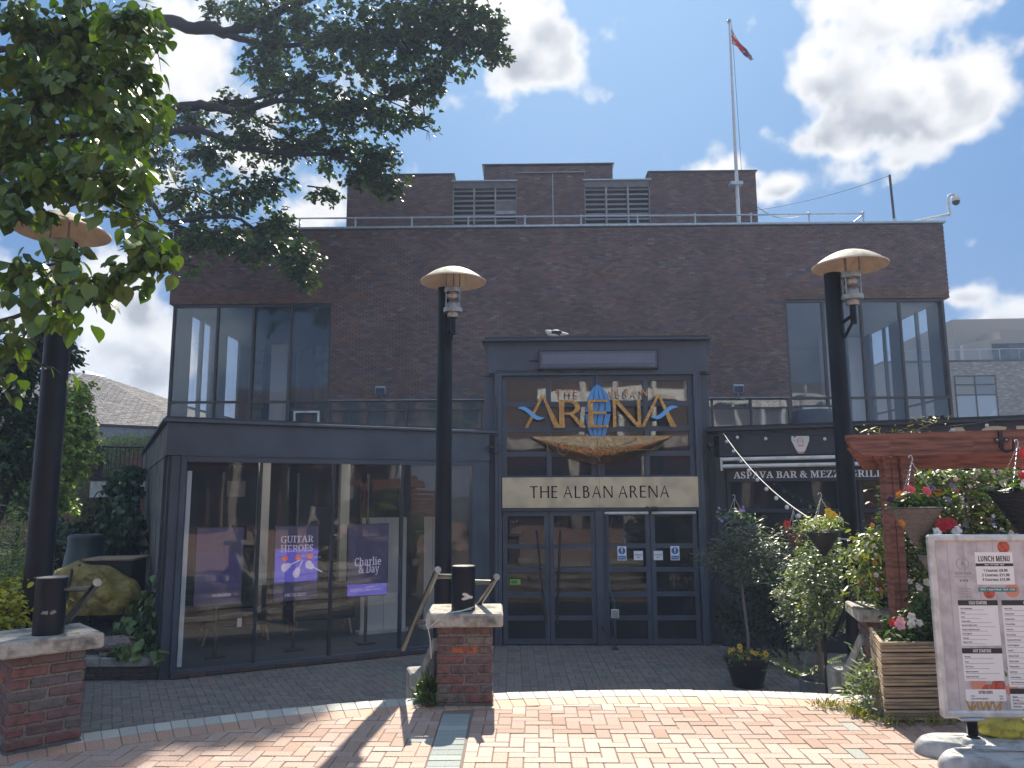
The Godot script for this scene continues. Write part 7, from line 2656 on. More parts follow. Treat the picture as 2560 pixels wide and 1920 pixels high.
func pergola() -> void:
	var o := thing("pergola", "red brown cedar pergola with a heavy front beam and angle brace at the right", "pergola", Vector3(0, 0, 0))
	var s := MB.new()
	s.prism(PackedVector2Array([Vector2(2.70, 2.075), Vector2(2.70, 2.045), Vector2(2.735, 1.965), Vector2(2.83, 1.905), Vector2(5.4, 1.935), Vector2(5.4, 2.155)]), -6.25, 0.05)
	obj("front_beam", s, M["cedar"], o)
	s = MB.new()
	s.prism(PackedVector2Array([Vector2(2.80, 1.985), Vector2(2.93, 1.80), Vector2(5.4, 1.83), Vector2(5.4, 2.03)]), -6.46, 0.045)
	obj("rear_beam", s, M["cedar"], o)
	s = MB.new()
	s.prism(PackedVector2Array([Vector2(2.95, 1.93), Vector2(3.06, 1.93), Vector2(3.14, 1.78), Vector2(3.14, 1.70)]), -6.385, 0.045)
	obj("brace", s, M["cedar"], o)
	box_part("post", Vector3(3.03, -0.1, -6.41), Vector3(3.085, 1.905, -6.30), M["cedar"], o, 0.004)
	box_part("post", Vector3(3.088, -0.1, -6.405), Vector3(3.145, 1.905, -6.295), M["cedar"], o, 0.004)
	box_part("post_cap", Vector3(3.15, 1.62, -6.36), Vector3(3.25, 1.93, -6.26), M["cedar"], o, 0.004)
	box_part("post", Vector3(5.0, -0.1, -6.41), Vector3(5.11, 1.94, -6.30), M["cedar"], o, 0.004)
	# slatted screen behind the climbers
	for k in 9:
		box_part("slat", Vector3(3.62, 0.75 + k * 0.115, -7.28), Vector3(5.4, 0.84 + k * 0.115, -7.26), M["cedar"], o)
	# iron strap and hook plate
	s = MB.new()
	s.box2(Vector3(3.915, 1.965, -6.20), Vector3(3.945, 2.10, -6.185))
	s.box2(Vector3(3.875, 2.015, -6.185), Vector3(3.985, 2.045, -6.178))
	s.tube([Vector3(3.93, 1.965, -6.19), Vector3(3.94, 1.93, -6.16), Vector3(3.975, 1.94, -6.12), Vector3(3.98, 2.03, -6.11)], 0.010, 6)
	obj("iron_strap", s, M["black_plastic"], o)
	s = MB.new()
	for x in [3.89, 3.965]:
		s.ball(Vector3(x, 2.03, -6.176), Vector3(0.008, 0.008, 0.004), 8, 4)
	obj("bolt", s, M["galvanised"], o)


func planter() -> void:
	var o := thing("wooden_planter", "weathered slatted wooden planter box with roses beside the menu board", "planter", Vector3(2.640, 0, -5.742))
	# front runs along +x, the left flank runs back and slightly right
	for k in 7:
		var y := 0.012 + k * 0.0780
		for j in 3:
			var f := MB.new()
			f.cbox(Vector3(0.62, y + 0.0115 + j * 0.0232, -0.012), Vector3(1.24, 0.0205, 0.026), 0.004)
			obj("slat", f, M["deck_wood"], o)
			f = MB.new()
			f.xf = Transform3D(Basis(Vector3.UP, -deg_to_rad(18.4)), Vector3(0.0, 0, -0.012))
			f.cbox(Vector3(0.013, y + 0.0115 + j * 0.0232, -0.35), Vector3(0.026, 0.0205, 0.66), 0.004)
			obj("slat", f, M["deck_wood"], o)
	var l := MB.new()
	l.xf = Transform3D(Basis(Vector3.RIGHT, -PI / 2), Vector3.ZERO)
	l.prism(PackedVector2Array([Vector2(0.02, 0.03), Vector2(1.24, 0.03), Vector2(1.24, 0.66), Vector2(0.235, 0.66)]), 0.004, 0.50)
	obj("lining", l, M["soil"], o)
	# roses and greenery in the planter
	var p := thing("rose_bush", "small rose bush with pink, white and red flowers in the wooden planter", "plant", Vector3.ZERO)
	var lv := sprays_of([[2.95, 0.60, -6.0, 0.14, 0.10, 0.16], [3.14, 0.66, -5.98, 0.16, 0.15, 0.16], [3.2, 0.82, -6.02, 0.10, 0.16, 0.12], [3.30, 0.58, -5.95, 0.15, 0.1, 0.12], [2.84, 0.53, -5.93, 0.12, 0.05, 0.1], [3.05, 0.52, -5.88, 0.2, 0.05, 0.08]], 760, 0.052, 0.4, 6, 0.10, 0.4, green(Color(0.03, 0.075, 0.02), Color(0.13, 0.20, 0.05)), 0.5)
	multi("foliage", leaf_mesh("oval"), M["small_leaf"], lv[0], lv[1], p)
	var s := MB.new()
	for k in 7:
		var x := 2.9 + k * 0.06
		s.tube([Vector3(x, 0.48, -6.0), Vector3(x + rnd(-0.03, 0.03), 0.65, -6.0 + rnd(-0.05, 0.05)), Vector3(x + rnd(-0.05, 0.06), 0.85, -5.98)], [0.006, 0.004, 0.002], 5)
	obj("stem", s, M["bark"], p)
	for q in [[2.795, 0.665, -5.86, 0.030, 0], [2.835, 0.655, -5.84, 0.042, 1], [2.86, 0.68, -5.88, 0.030, 1], [2.93, 0.655, -5.86, 0.034, 2], [2.955, 0.70, -5.9, 0.034, 2], [3.0, 0.66, -5.88, 0.028, 2], [3.08, 0.90, -6.0, 0.028, 2], [3.13, 0.94, -5.98, 0.03, 2]]:
		flower(p, Vector3(q[0], q[1], q[2]), q[3], [Color(0.62, 0.03, 0.03), Color(0.75, 0.40, 0.45), Color(0.72, 0.70, 0.64)][q[4]], 3)
	# weeds at its foot
	var wd := thing("weeds", "pale green weeds growing at the foot of the planter's left flank", "weeds", Vector3.ZERO)
	wd.set_meta("kind", "stuff")
	var wl := sprays_of([[2.66, 0.17, -6.05, 0.07, 0.14, 0.12], [2.62, 0.10, -6.2, 0.06, 0.09, 0.1], [2.60, 0.06, -5.9, 0.06, 0.06, 0.1], [2.70, 0.25, -6.15, 0.05, 0.10, 0.08]], 420, 0.075, 0.4, 7, 0.10, -0.45, green(Color(0.20, 0.26, 0.13), Color(0.40, 0.46, 0.28)), 0.6)
	multi("blades", leaf_mesh("narrow"), M["small_leaf"], wl[0], wl[1], wd)
	var gr := thing("grass_tuft", "yellowish grass tufts in the paving joints beside the planter", "grass", Vector3.ZERO)
	gr.set_meta("kind", "stuff")
	var gl := sprays_of([[2.52, 0.012, -5.95, 0.10, 0.012, 0.2], [2.62, 0.012, -5.72, 0.06, 0.012, 0.08], [2.40, 0.01, -6.15, 0.12, 0.008, 0.1], [2.9, 0.012, -5.68, 0.2, 0.012, 0.04]], 900, 0.04, 0.5, 8, 0.06, -0.9, green(Color(0.20, 0.20, 0.06), Color(0.36, 0.34, 0.12)), 0.6)
	multi("blades", leaf_mesh("narrow"), M["small_leaf"], gl[0], gl[1], gr)
	var g2 := thing("grass_tuft", "dark grass and a broad dock leaf at the left foot of the middle pier", "grass", Vector3.ZERO)
	g2.set_meta("kind", "stuff")
	var g3 := sprays_of([[-0.66, 0.06, -6.42, 0.06, 0.07, 0.12], [-0.62, 0.02, -6.25, 0.08, 0.02, 0.06], [-0.72, 0.02, -6.5, 0.06, 0.03, 0.1]], 620, 0.075, 0.5, 8, 0.06, -1.0, green(Color(0.05, 0.09, 0.03), Color(0.14, 0.18, 0.06)), 0.6)
	multi("blades", leaf_mesh("narrow"), M["small_leaf"], g3[0], g3[1], g2)
	for q in [[Vector3(-0.70, 0.01, -6.36), 2.2, 1.05, 0.17], [Vector3(-0.68, 0.01, -6.36), 2.8, 0.5, 0.13], [Vector3(-0.69, 0.0, -6.36), 3.6, 0.2, 0.12]]:
		var lf := obj("leaf", leaf_mesh("oval"), leaf("dock_leaf", Color(0.06, 0.17, 0.03), Color(0.4, 0.5, 0.1), 0.4), g2)
		lf.transform = Transform3D((Basis(Vector3.UP, q[1]) * Basis(Vector3.BACK, q[2])).scaled_local(Vector3.ONE * q[3]), q[0])


func flower(parent: Node3D, p: Vector3, r: float, c: Color, layers := 1, eye := Color(0, 0, 0, 0), face := Vector3(0, 0.35, 1)) -> void:
	var s := MB.new()
	var z := face.normalized()
	var x := Vector3.UP.cross(z).normalized()
	s.xf = Transform3D(Basis(x, z.cross(x), z) * Basis(Vector3.BACK, rnd(0, TAU)), p)
	for l in layers:
		var n := 5
		var rr := r * (1.0 - l * 0.28)
		for k in n:
			var a := TAU * k / n + l * 0.6
			var lift := 0.3 + l * 0.5
			s.col = c * rnd(0.82, 1.1)
			var d := Vector3(cos(a), sin(a), 0)
			var t := Vector3(-sin(a), cos(a), 0)
			var tip := d * rr + Vector3(0, 0, rr * lift * 0.5)
			s.poly([Vector3(0, 0, 0.002 * l), d * rr * 0.55 - t * rr * 0.52 + Vector3(0, 0, rr * lift * 0.25), tip - t * rr * 0.2, tip + t * rr * 0.2, d * rr * 0.55 + t * rr * 0.52 + Vector3(0, 0, rr * lift * 0.25)])
	s.col = eye if eye.a > 0.0 else c * 0.7
	s.ball(Vector3(0, 0, r * 0.12), Vector3(r * 0.26, r * 0.26, r * 0.12), 7, 5)
	obj("flower", s, M["petals"], parent)


func pots() -> void:
	# olive standard in a black pot with pansies
	var o := thing("black_pot", "round black plastic pot holding pansies and the olive stem", "pot", Vector3(3.0, COURT, -10.3))
	var s := MB.new()
	s.lathe([Vector2(0.17, 0.0), Vector2(0.19, 0.02), Vector2(0.265, 0.31), Vector2(0.285, 0.315), Vector2(0.29, 0.37), Vector2(0.265, 0.372), Vector2(0.255, 0.33), Vector2(0, 0.33)], 36)
	obj("body", s, M["pot_black"], o)
	var t := thing("olive_tree", "slim olive tree with grey green narrow leaves in the black pot", "tree", Vector3.ZERO)
	s = MB.new()
	s.tube([Vector3(3.02, COURT + 0.3, -10.3), Vector3(3.03, -0.2, -10.3), Vector3(2.99, 0.25, -10.29), Vector3(2.975, 0.55, -10.3)], [0.022, 0.02, 0.018, 0.016], 8)
	for k in 14:
		var a := TAU * k / 14.0
		var st := Vector3(2.98, rnd(0.40, 0.65), -10.3)
		var e := Vector3(3.0 + cos(a) * rnd(0.2, 0.45), rnd(0.55, 1.15), -10.3 + sin(a) * rnd(0.2, 0.4))
		s.tube([st, st.lerp(e, 0.5) + Vector3(0, 0.05, 0), e], [0.010, 0.006, 0.003], 5)
	obj("trunk", s, M["grey_bark"], t)
	var lv := sprays_of([[2.98, 0.85, -10.3, 0.34, 0.26, 0.3], [2.72, 0.80, -10.28, 0.22, 0.14, 0.2], [3.28, 0.86, -10.3, 0.24, 0.24, 0.25], [3.05, 1.08, -10.3, 0.28, 0.18, 0.22], [2.52, 0.82, -10.25, 0.12, 0.06, 0.1], [3.0, 0.58, -10.28, 0.24, 0.14, 0.2], [3.42, 0.70, -10.3, 0.14, 0.2, 0.16]], 3400, 0.085, 0.35, 9, 0.20, -0.15, green(Color(0.075, 0.10, 0.065), Color(0.20, 0.24, 0.18)), 0.5)
	multi("foliage", leaf_mesh("narrow"), M["small_leaf"], lv[0], lv[1], t)
	var p := thing("pansies", "yellow and dark pansies in bloom round the rim of the black pot", "flowers", Vector3.ZERO)
	var pl := sprays_of([[2.86, -0.43, -10.16, 0.16, 0.06, 0.12], [3.14, -0.43, -10.16, 0.16, 0.06, 0.12], [3.0, -0.44, -10.2, 0.26, 0.06, 0.2]], 520, 0.045, 0.4, 6, 0.08, 0.1, green(Color(0.04, 0.09, 0.02), Color(0.12, 0.18, 0.05)))
	multi("foliage", leaf_mesh("oval"), M["small_leaf"], pl[0], pl[1], p)
	for k in 30:
		var a := rnd(-1.5, 1.5)
		var r := rnd(0.16, 0.31)
		var q := Vector3(3.0 + sin(a) * r, -0.40 + rnd(-0.06, 0.06), -10.3 + cos(a) * r * 0.9)
		var dark := rng.randf() < 0.2
		flower(p, q, rnd(0.026, 0.036), Color(0.03, 0.025, 0.06) if dark else Color(0.70, 0.44, 0.02), 1, Color(0.03, 0.01, 0.01, 1.0))
	flower(p, Vector3(2.86, -0.29, -10.1), 0.036, Color(0.70, 0.40, 0.02), 1, Color(0.1, 0.03, 0.01, 1.0))
	# grey pot and its clipped standard
	var g := thing("grey_pot", "grey cylindrical pot with the clipped standard shrub", "pot", Vector3(3.38, COURT, -8.9))
	s = MB.new()
	s.lathe([Vector2(0.20, 0), Vector2(0.212, 0.40), Vector2(0.196, 0.402), Vector2(0.192, 0.36), Vector2(0, 0.36)], 36)
	obj("body", s, M["pot_grey"], g)
	s = MB.new()
	s.lathe([Vector2(0.19, 0.362), Vector2(0.0, 0.372)], 24)
	obj("compost", s, M["soil"], g)
	var c := thing("silvery_shrub", "round headed silvery small leaved shrub on a thick stem in the grey pot", "shrub", Vector3.ZERO)
	s = MB.new()
	s.tube([Vector3(3.42, -0.47, -8.9), Vector3(3.40, -0.1, -8.9), Vector3(3.37, 0.3, -8.9), Vector3(3.36, 0.55, -8.9)], [0.034, 0.03, 0.028, 0.02], 9)
	s.tube([Vector3(3.33, -0.47, -8.86), Vector3(3.31, 0.0, -8.86), Vector3(3.30, 0.4, -8.88)], 0.011, 6)
	for k in 16:
		var a := TAU * k / 16.0
		var st := Vector3(3.37, rnd(0.2, 0.5), -8.9)
		var e := Vector3(3.36 + cos(a) * rnd(0.2, 0.36), rnd(0.1, 0.8), -8.9 + sin(a) * rnd(0.2, 0.32))
		s.tube([st, st.lerp(e, 0.5) + Vector3(0, 0.04, 0), e], [0.010, 0.006, 0.003], 5)
	obj("stem", s, M["grey_bark"], c)
	var silver := green(Color(0.12, 0.16, 0.085), Color(0.42, 0.45, 0.33))
	var sv := sprays_of([[3.34, 0.42, -8.9, 0.32, 0.22, 0.3], [3.18, 0.34, -8.85, 0.22, 0.18, 0.2], [3.52, 0.40, -8.88, 0.24, 0.24, 0.22], [3.30, 0.66, -8.9, 0.24, 0.16, 0.2], [3.05, 0.50, -8.85, 0.14, 0.10, 0.12], [3.34, 0.16, -8.84, 0.26, 0.12, 0.2], [3.62, 0.22, -8.85, 0.14, 0.14, 0.12], [3.22, 0.02, -8.85, 0.12, 0.10, 0.1], [3.4, 0.84, -8.95, 0.2, 0.14, 0.15]], 9500, 0.030, 0.35, 10, 0.10, 0.0, silver, 0.5)
	multi("foliage", leaf_mesh("oval"), M["small_leaf"], sv[0], sv[1], c)
	# fern between the pots
	var f := thing("fern", "bright green fern spreading between the two pots", "fern", Vector3(3.42, COURT + 0.15, -9.5))
	var fw := []
	var fc := []
	for k in 26:
		var a := rnd(0, TAU)
		var len := rnd(0.35, 0.62)
		var up := rnd(0.5, 1.15)
		var pts := []
		for j in 9:
			var u := j / 8.0
			pts.append(Vector3(cos(a) * len * u, sin(up) * len * u * 1.1 - 0.5 * len * u * u * 0.8 + 0.12, sin(a) * len * u * 0.8))
		var rb := MB.new()
		rb.tube(pts, 0.003, 4)
		obj("rib", rb, M["grey_bark"], f)
		for j in 16:
			var u := 0.12 + 0.86 * j / 15.0
			var i0 := int(u * 8.0)
			var pp: Vector3 = pts[i0].lerp(pts[mini(i0 + 1, 8)], u * 8.0 - i0)
			var size := 0.105 * (1.0 - u * 0.8) + 0.01
			for sd in [-1, 1]:
				var yaw: float = -a + sd * 1.2
				fw.append(Transform3D((Basis(Vector3.UP, yaw) * Basis(Vector3.BACK, rnd(-0.3, 0.1))).scaled_local(Vector3(size, size, size * 1.5)), pp))
				fc.append(Color(0.07, 0.15, 0.025).lerp(Color(0.20, 0.31, 0.05), rng.randf()))
	multi("leaflets", leaf_mesh("narrow"), M["small_leaf"], fw, fc, f)
	# dark laurel mass behind the pots and greenery against the restaurant wall
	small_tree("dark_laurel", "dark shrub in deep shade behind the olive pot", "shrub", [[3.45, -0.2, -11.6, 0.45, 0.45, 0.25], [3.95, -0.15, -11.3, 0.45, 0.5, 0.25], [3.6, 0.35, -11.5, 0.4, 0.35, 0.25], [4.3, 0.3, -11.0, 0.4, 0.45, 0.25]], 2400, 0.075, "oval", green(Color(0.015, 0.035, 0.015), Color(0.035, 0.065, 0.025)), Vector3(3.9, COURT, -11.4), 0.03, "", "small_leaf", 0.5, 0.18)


func basket(label: String, p: Vector3, r: float, deep: float, m: Material, hook: float, chains := true) -> Node3D:
	var o := thing("hanging_basket", label, "hanging basket", p, rnd(-20, 20), "wicker cone hanging baskets")
	var s := MB.new()
	s.lathe([Vector2(0.008, -deep), Vector2(r * 0.96, -0.02), Vector2(r * 0.9, -0.02), Vector2(0, -0.03)], 28)
	obj("cone", s, m, o)
	# woven bands
	s = MB.new()
	var n := int(deep / 0.0125)
	for k in n:
		var u := (k + 0.5) / n
		var ring := []
		for j in 29:
			var a := TAU * j / 28.0
			var rr := 0.010 + (r - 0.008) * u + 0.0035 * (1.0 if (j + k) % 2 else -1.0)
			ring.append(Vector3(cos(a) * rr, -deep + deep * u, sin(a) * rr))
		s.tube(ring, 0.0058, 4, false)
	obj("weave", s, m, o)
	if chains:
		s = MB.new()
		for k in 3:
			var a := TAU * k / 3.0 + 0.6
			var e := Vector3(cos(a) * r, -0.01, sin(a) * r)
			var top := Vector3(0, hook, 0)
			var links := int(hook / 0.016)
			for j in links:
				var c0 := e.lerp(top, float(j) / links)
				var c1 := e.lerp(top, (j + 0.72) / links)
				var off := Vector3(0.004 if j % 2 else -0.004, 0, 0.003)
				s.tube([c0 + off, c1 - off], 0.0032, 4, false)
		obj("chain", s, M["chain"], o)
		s = MB.new()
		s.tube([Vector3(0, hook - 0.005, 0), Vector3(0.012, hook + 0.025, 0), Vector3(0.0, hook + 0.05, 0), Vector3(-0.02, hook + 0.045, 0), Vector3(-0.022, hook + 0.03, 0)], 0.004, 6)
		obj("hook", s, M["chain"], o)
	return o


func planting(label: String, p: Vector3, r: float, n: int, col: Callable, flowers: Array, kind := "oval", size := 0.06) -> void:
	var o := thing("basket_plants", label, "flowers", Vector3.ZERO, 0.0, "plants in the hanging baskets")
	var lv := sprays_of([[p.x, p.y + 0.03, p.z, r, 0.07, r * 0.9], [p.x - r * 0.4, p.y + 0.06, p.z + r * 0.3, r * 0.5, 0.06, r * 0.4], [p.x + r * 0.4, p.y + 0.05, p.z + r * 0.2, r * 0.5, 0.06, r * 0.4]], n, size, 0.4, 6, 0.09, 0.25, col, 0.5)
	multi("foliage", leaf_mesh(kind), M["small_leaf"], lv[0], lv[1], o)
	for f in flowers:
		flower(o, p + Vector3(f[0], f[1], f[2]), f[3], f[4], 2 if f.size() < 6 else f[5], Color(0, 0, 0, 0), Vector3(rnd(-0.5, 0.5), 0.4, 1))


func baskets() -> void:
	var leafy := green(Color(0.035, 0.09, 0.02), Color(0.14, 0.23, 0.04))
	var red := Color(0.62, 0.035, 0.045)
	var pink := Color(0.70, 0.10, 0.13)
	var orange := Color(0.70, 0.26, 0.02)
	var white := Color(0.72, 0.72, 0.70)
	basket("brown wicker cone basket hanging in front of the pergola post", Vector3(2.995, 1.51, -5.8), 0.18, 0.30, M["wicker_brown"], 0.33)
	planting("red, coral and orange flowers in the brown basket by the pergola post", Vector3(2.995, 1.51, -5.8), 0.17, 190, leafy, [[-0.075, 0.12, 0.10, 0.040, pink], [0.03, 0.11, 0.12, 0.040, pink], [-0.15, 0.08, 0.09, 0.034, orange], [-0.13, 0.10, 0.06, 0.030, red], [0.13, 0.10, 0.08, 0.030, Color(0.5, 0.24, 0.02)], [-0.21, 0.05, 0.07, 0.028, Color(0.05, 0.01, 0.06)], [-0.16, -0.12, 0.1, 0.032, orange]])
	basket("black wicker cone basket at the right edge, above the menu board", Vector3(3.80, 1.625, -5.8), 0.23, 0.36, M["wicker_black"], 0.33)
	planting("pink petunias and white flowers in the black basket at the right edge", Vector3(3.80, 1.625, -5.8), 0.21, 200, leafy, [[-0.10, 0.10, 0.16, 0.045, pink], [-0.05, 0.11, 0.16, 0.045, Color(0.55, 0.05, 0.09)], [0.01, 0.10, 0.16, 0.045, pink], [-0.09, 0.04, 0.19, 0.040, white], [0.0, 0.16, 0.1, 0.042, Color(0.55, 0.05, 0.09)], [-0.2, 0.05, 0.1, 0.034, white], [0.03, 0.27, 0.05, 0.05, Color(0.7, 0.02, 0.02)]])
	basket("low brown wicker cone basket half hidden behind the menu board", Vector3(3.13, 1.16, -5.75), 0.15, 0.27, M["wicker_brown"], 0.30, false)
	planting("dark red and white flowers in the low basket behind the menu board", Vector3(3.15, 1.22, -5.75), 0.15, 130, leafy, [[-0.03, 0.16, 0.08, 0.055, Color(0.42, 0.01, 0.02), 3], [0.03, 0.165, 0.08, 0.05, Color(0.40, 0.01, 0.02), 3], [0.05, 0.12, 0.1, 0.04, white], [-0.09, 0.11, 0.1, 0.035, white]])
	basket("dark cone basket with yellow flowers hanging beside the right lamp post", Vector3(2.93, 1.27, -7.4), 0.165, 0.24, M["wicker_black"], 0.30)
	planting("yellow flowers and feathery lime green plants in the basket by the lamp post", Vector3(2.93, 1.29, -7.4), 0.18, 420, green(Color(0.20, 0.26, 0.04), Color(0.48, 0.52, 0.09)), [[0.03, 0.15, 0.09, 0.040, Color(0.75, 0.52, 0.02)], [0.09, 0.12, 0.05, 0.036, Color(0.75, 0.50, 0.02)], [0.14, 0.08, 0.08, 0.026, white], [0.0, 0.12, 0.14, 0.028, Color(0.7, 0.55, 0.05)]], "narrow", 0.055)
	basket("small terracotta coloured cone basket in the shade by the restaurant window", Vector3(3.74, 1.09, -10.4), 0.12, 0.17, M["wicker_terracotta"], 0.3)
	planting("red geranium and pale leaves in the small shaded basket", Vector3(3.72, 1.10, -10.4), 0.13, 120, green(Color(0.08, 0.12, 0.05), Color(0.25, 0.30, 0.18)), [[-0.09, 0.12, 0.06, 0.05, Color(0.55, 0.03, 0.02), 3], [-0.1, 0.06, 0.08, 0.028, red]])
	basket("dark basket with lilac flowers hanging left of the restaurant windows", Vector3(3.28, 1.20, -11.5), 0.19, 0.24, M["wicker_black"], 0.36)
	var lil := []
	for k in 26:
		lil.append([rnd(-0.26, 0.16), rnd(-0.06, 0.18), rnd(0.02, 0.16), rnd(0.02, 0.03), Color(0.30, 0.24, 0.48) * rnd(0.8, 1.2), 1])
	planting("trailing lilac flowers and ivy in the basket beside the restaurant windows", Vector3(3.28, 1.25, -11.5), 0.24, 520, green(Color(0.07, 0.13, 0.05), Color(0.22, 0.29, 0.12)), lil, "oval", 0.06)


func climbers() -> void:
	# flowering bushes under the pergola: grey green leaves, white, blue and pink flowers
	var o := thing("flowering_bush", "large mixed flowering bush under the pergola behind the baskets", "bush", Vector3.ZERO)
	var col := green(Color(0.07, 0.12, 0.035), Color(0.30, 0.36, 0.17))
	var blobs := [[3.55, 1.45, -6.85, 0.36, 0.30, 0.22], [3.95, 1.50, -6.8, 0.36, 0.30, 0.22], [4.35, 1.45, -6.8, 0.36, 0.34, 0.22], [3.5, 1.08, -6.8, 0.30, 0.30, 0.2], [3.9, 1.08, -6.8, 0.36, 0.30, 0.2], [4.35, 1.02, -6.8, 0.4, 0.34, 0.2], [3.6, 1.74, -6.8, 0.30, 0.12, 0.15], [4.1, 1.76, -6.8, 0.36, 0.12, 0.15], [3.55, 0.72, -6.8, 0.3, 0.26, 0.2], [4.0, 0.70, -6.8, 0.4, 0.26, 0.2]]
	var lv := sprays_of(blobs, 7600, 0.052, 0.4, 8, 0.16, 0.1, col, 0.5)
	multi("foliage", leaf_mesh("oval"), M["small_leaf"], lv[0], lv[1], o)
	var s := MB.new()
	for k in 22:
		var x := rnd(3.35, 4.6)
		s.tube([Vector3(x, 0.1, -6.85), Vector3(x + rnd(-0.1, 0.1), 0.8, -6.85), Vector3(x + rnd(-0.2, 0.2), rnd(1.2, 1.8), -6.75)], [0.008, 0.006, 0.003], 5)
	obj("stem", s, M["bark"], o)
	var fl := [Color(0.70, 0.70, 0.68), Color(0.70, 0.70, 0.68), Color(0.20, 0.20, 0.52), Color(0.28, 0.28, 0.55), Color(0.62, 0.14, 0.2), Color(0.65, 0.6, 0.5)]
	for k in 110:
		var b: Array = blobs[rng.randi() % 8]
		flower(o, Vector3(b[0] + rnd(-0.9, 0.9) * b[3], b[1] + rnd(-0.9, 1.0) * b[4], b[2] + b[5] * rnd(0.6, 1.1)), rnd(0.014, 0.026), fl[rng.randi() % 6], 1)
	# the tangle between lamp post and pergola post
	var t := thing("flowering_bush", "sunlit tangle of bamboo leaves and white flowers between lamp post and pergola post", "bush", Vector3.ZERO)
	var tb := [[3.02, 1.00, -6.75, 0.16, 0.30, 0.18], [3.05, 1.22, -6.7, 0.10, 0.14, 0.12], [3.06, 0.80, -6.8, 0.14, 0.16, 0.14], [3.12, 1.0, -6.7, 0.12, 0.2, 0.15], [3.30, 1.05, -7.05, 0.20, 0.30, 0.15]]
	var tv := sprays_of(tb, 1500, 0.045, 0.4, 8, 0.14, 0.2, green(Color(0.10, 0.16, 0.04), Color(0.36, 0.40, 0.15)), 0.5)
	multi("foliage", leaf_mesh("oval"), M["small_leaf"], tv[0], tv[1], t)
	var bb := sprays_of([[3.00, 1.14, -6.6, 0.14, 0.2, 0.12], [3.0, 0.88, -6.6, 0.14, 0.16, 0.12]], 90, 0.095, 0.3, 4, 0.2, 0.7, green(Color(0.20, 0.26, 0.05), Color(0.44, 0.46, 0.10)), 0.7)
	multi("blades", leaf_mesh("narrow"), M["small_leaf"], bb[0], bb[1], t)
	for k in 34:
		var b: Array = tb[rng.randi() % 5]
		flower(t, Vector3(b[0] + rnd(-1, 1) * b[3], b[1] + rnd(-1, 1) * b[4], b[2] + b[5] * rnd(0.6, 1.1)), rnd(0.014, 0.024), [Color(0.72, 0.70, 0.66), Color(0.65, 0.32, 0.03), Color(0.65, 0.12, 0.1), Color(0.72, 0.70, 0.66)][rng.randi() % 4], 1)
	# shrub that fills the space behind the silvery standard
	small_tree("variegated_shrub", "tall variegated shrub behind the silvery standard and under the yellow basket", "shrub", [[3.0, 0.75, -7.9, 0.20, 0.3, 0.2], [3.25, 0.95, -8.2, 0.22, 0.28, 0.2], [3.05, 0.9, -8.1, 0.14, 0.2, 0.12], [3.12, 0.5, -8.0, 0.2, 0.2, 0.2], [3.5, 0.7, -8.3, 0.2, 0.35, 0.15]], 3600, 0.042, "oval", green(Color(0.11, 0.16, 0.06), Color(0.40, 0.42, 0.26)), Vector3(3.1, COURT, -8.0), 0.02, "", "small_leaf", 0.2, 0.14)
	# ivy sprigs and vine tips over the beam
	var v := thing("vine_sprigs", "yellow green vine tips rising behind the pergola beam", "vine", Vector3.ZERO)
	var vv := sprays_of([[3.2, 2.12, -6.5, 0.25, 0.03, 0.08], [3.55, 2.20, -6.5, 0.08, 0.05, 0.06], [2.92, 2.10, -6.4, 0.06, 0.02, 0.05]], 70, 0.06, 0.4, 4, 0.12, -0.3, green(Color(0.24, 0.22, 0.05), Color(0.45, 0.38, 0.10)), 0.7)
	multi("foliage", leaf_mesh("narrow"), M["small_leaf"], vv[0], vv[1], v)
	var vs := MB.new()
	vs.tube([Vector3(3.3, 2.05, -6.5), Vector3(3.45, 2.15, -6.5), Vector3(3.58, 2.2, -6.5)], 0.004, 5)
	obj("stem", vs, M["grey_bark"], v)


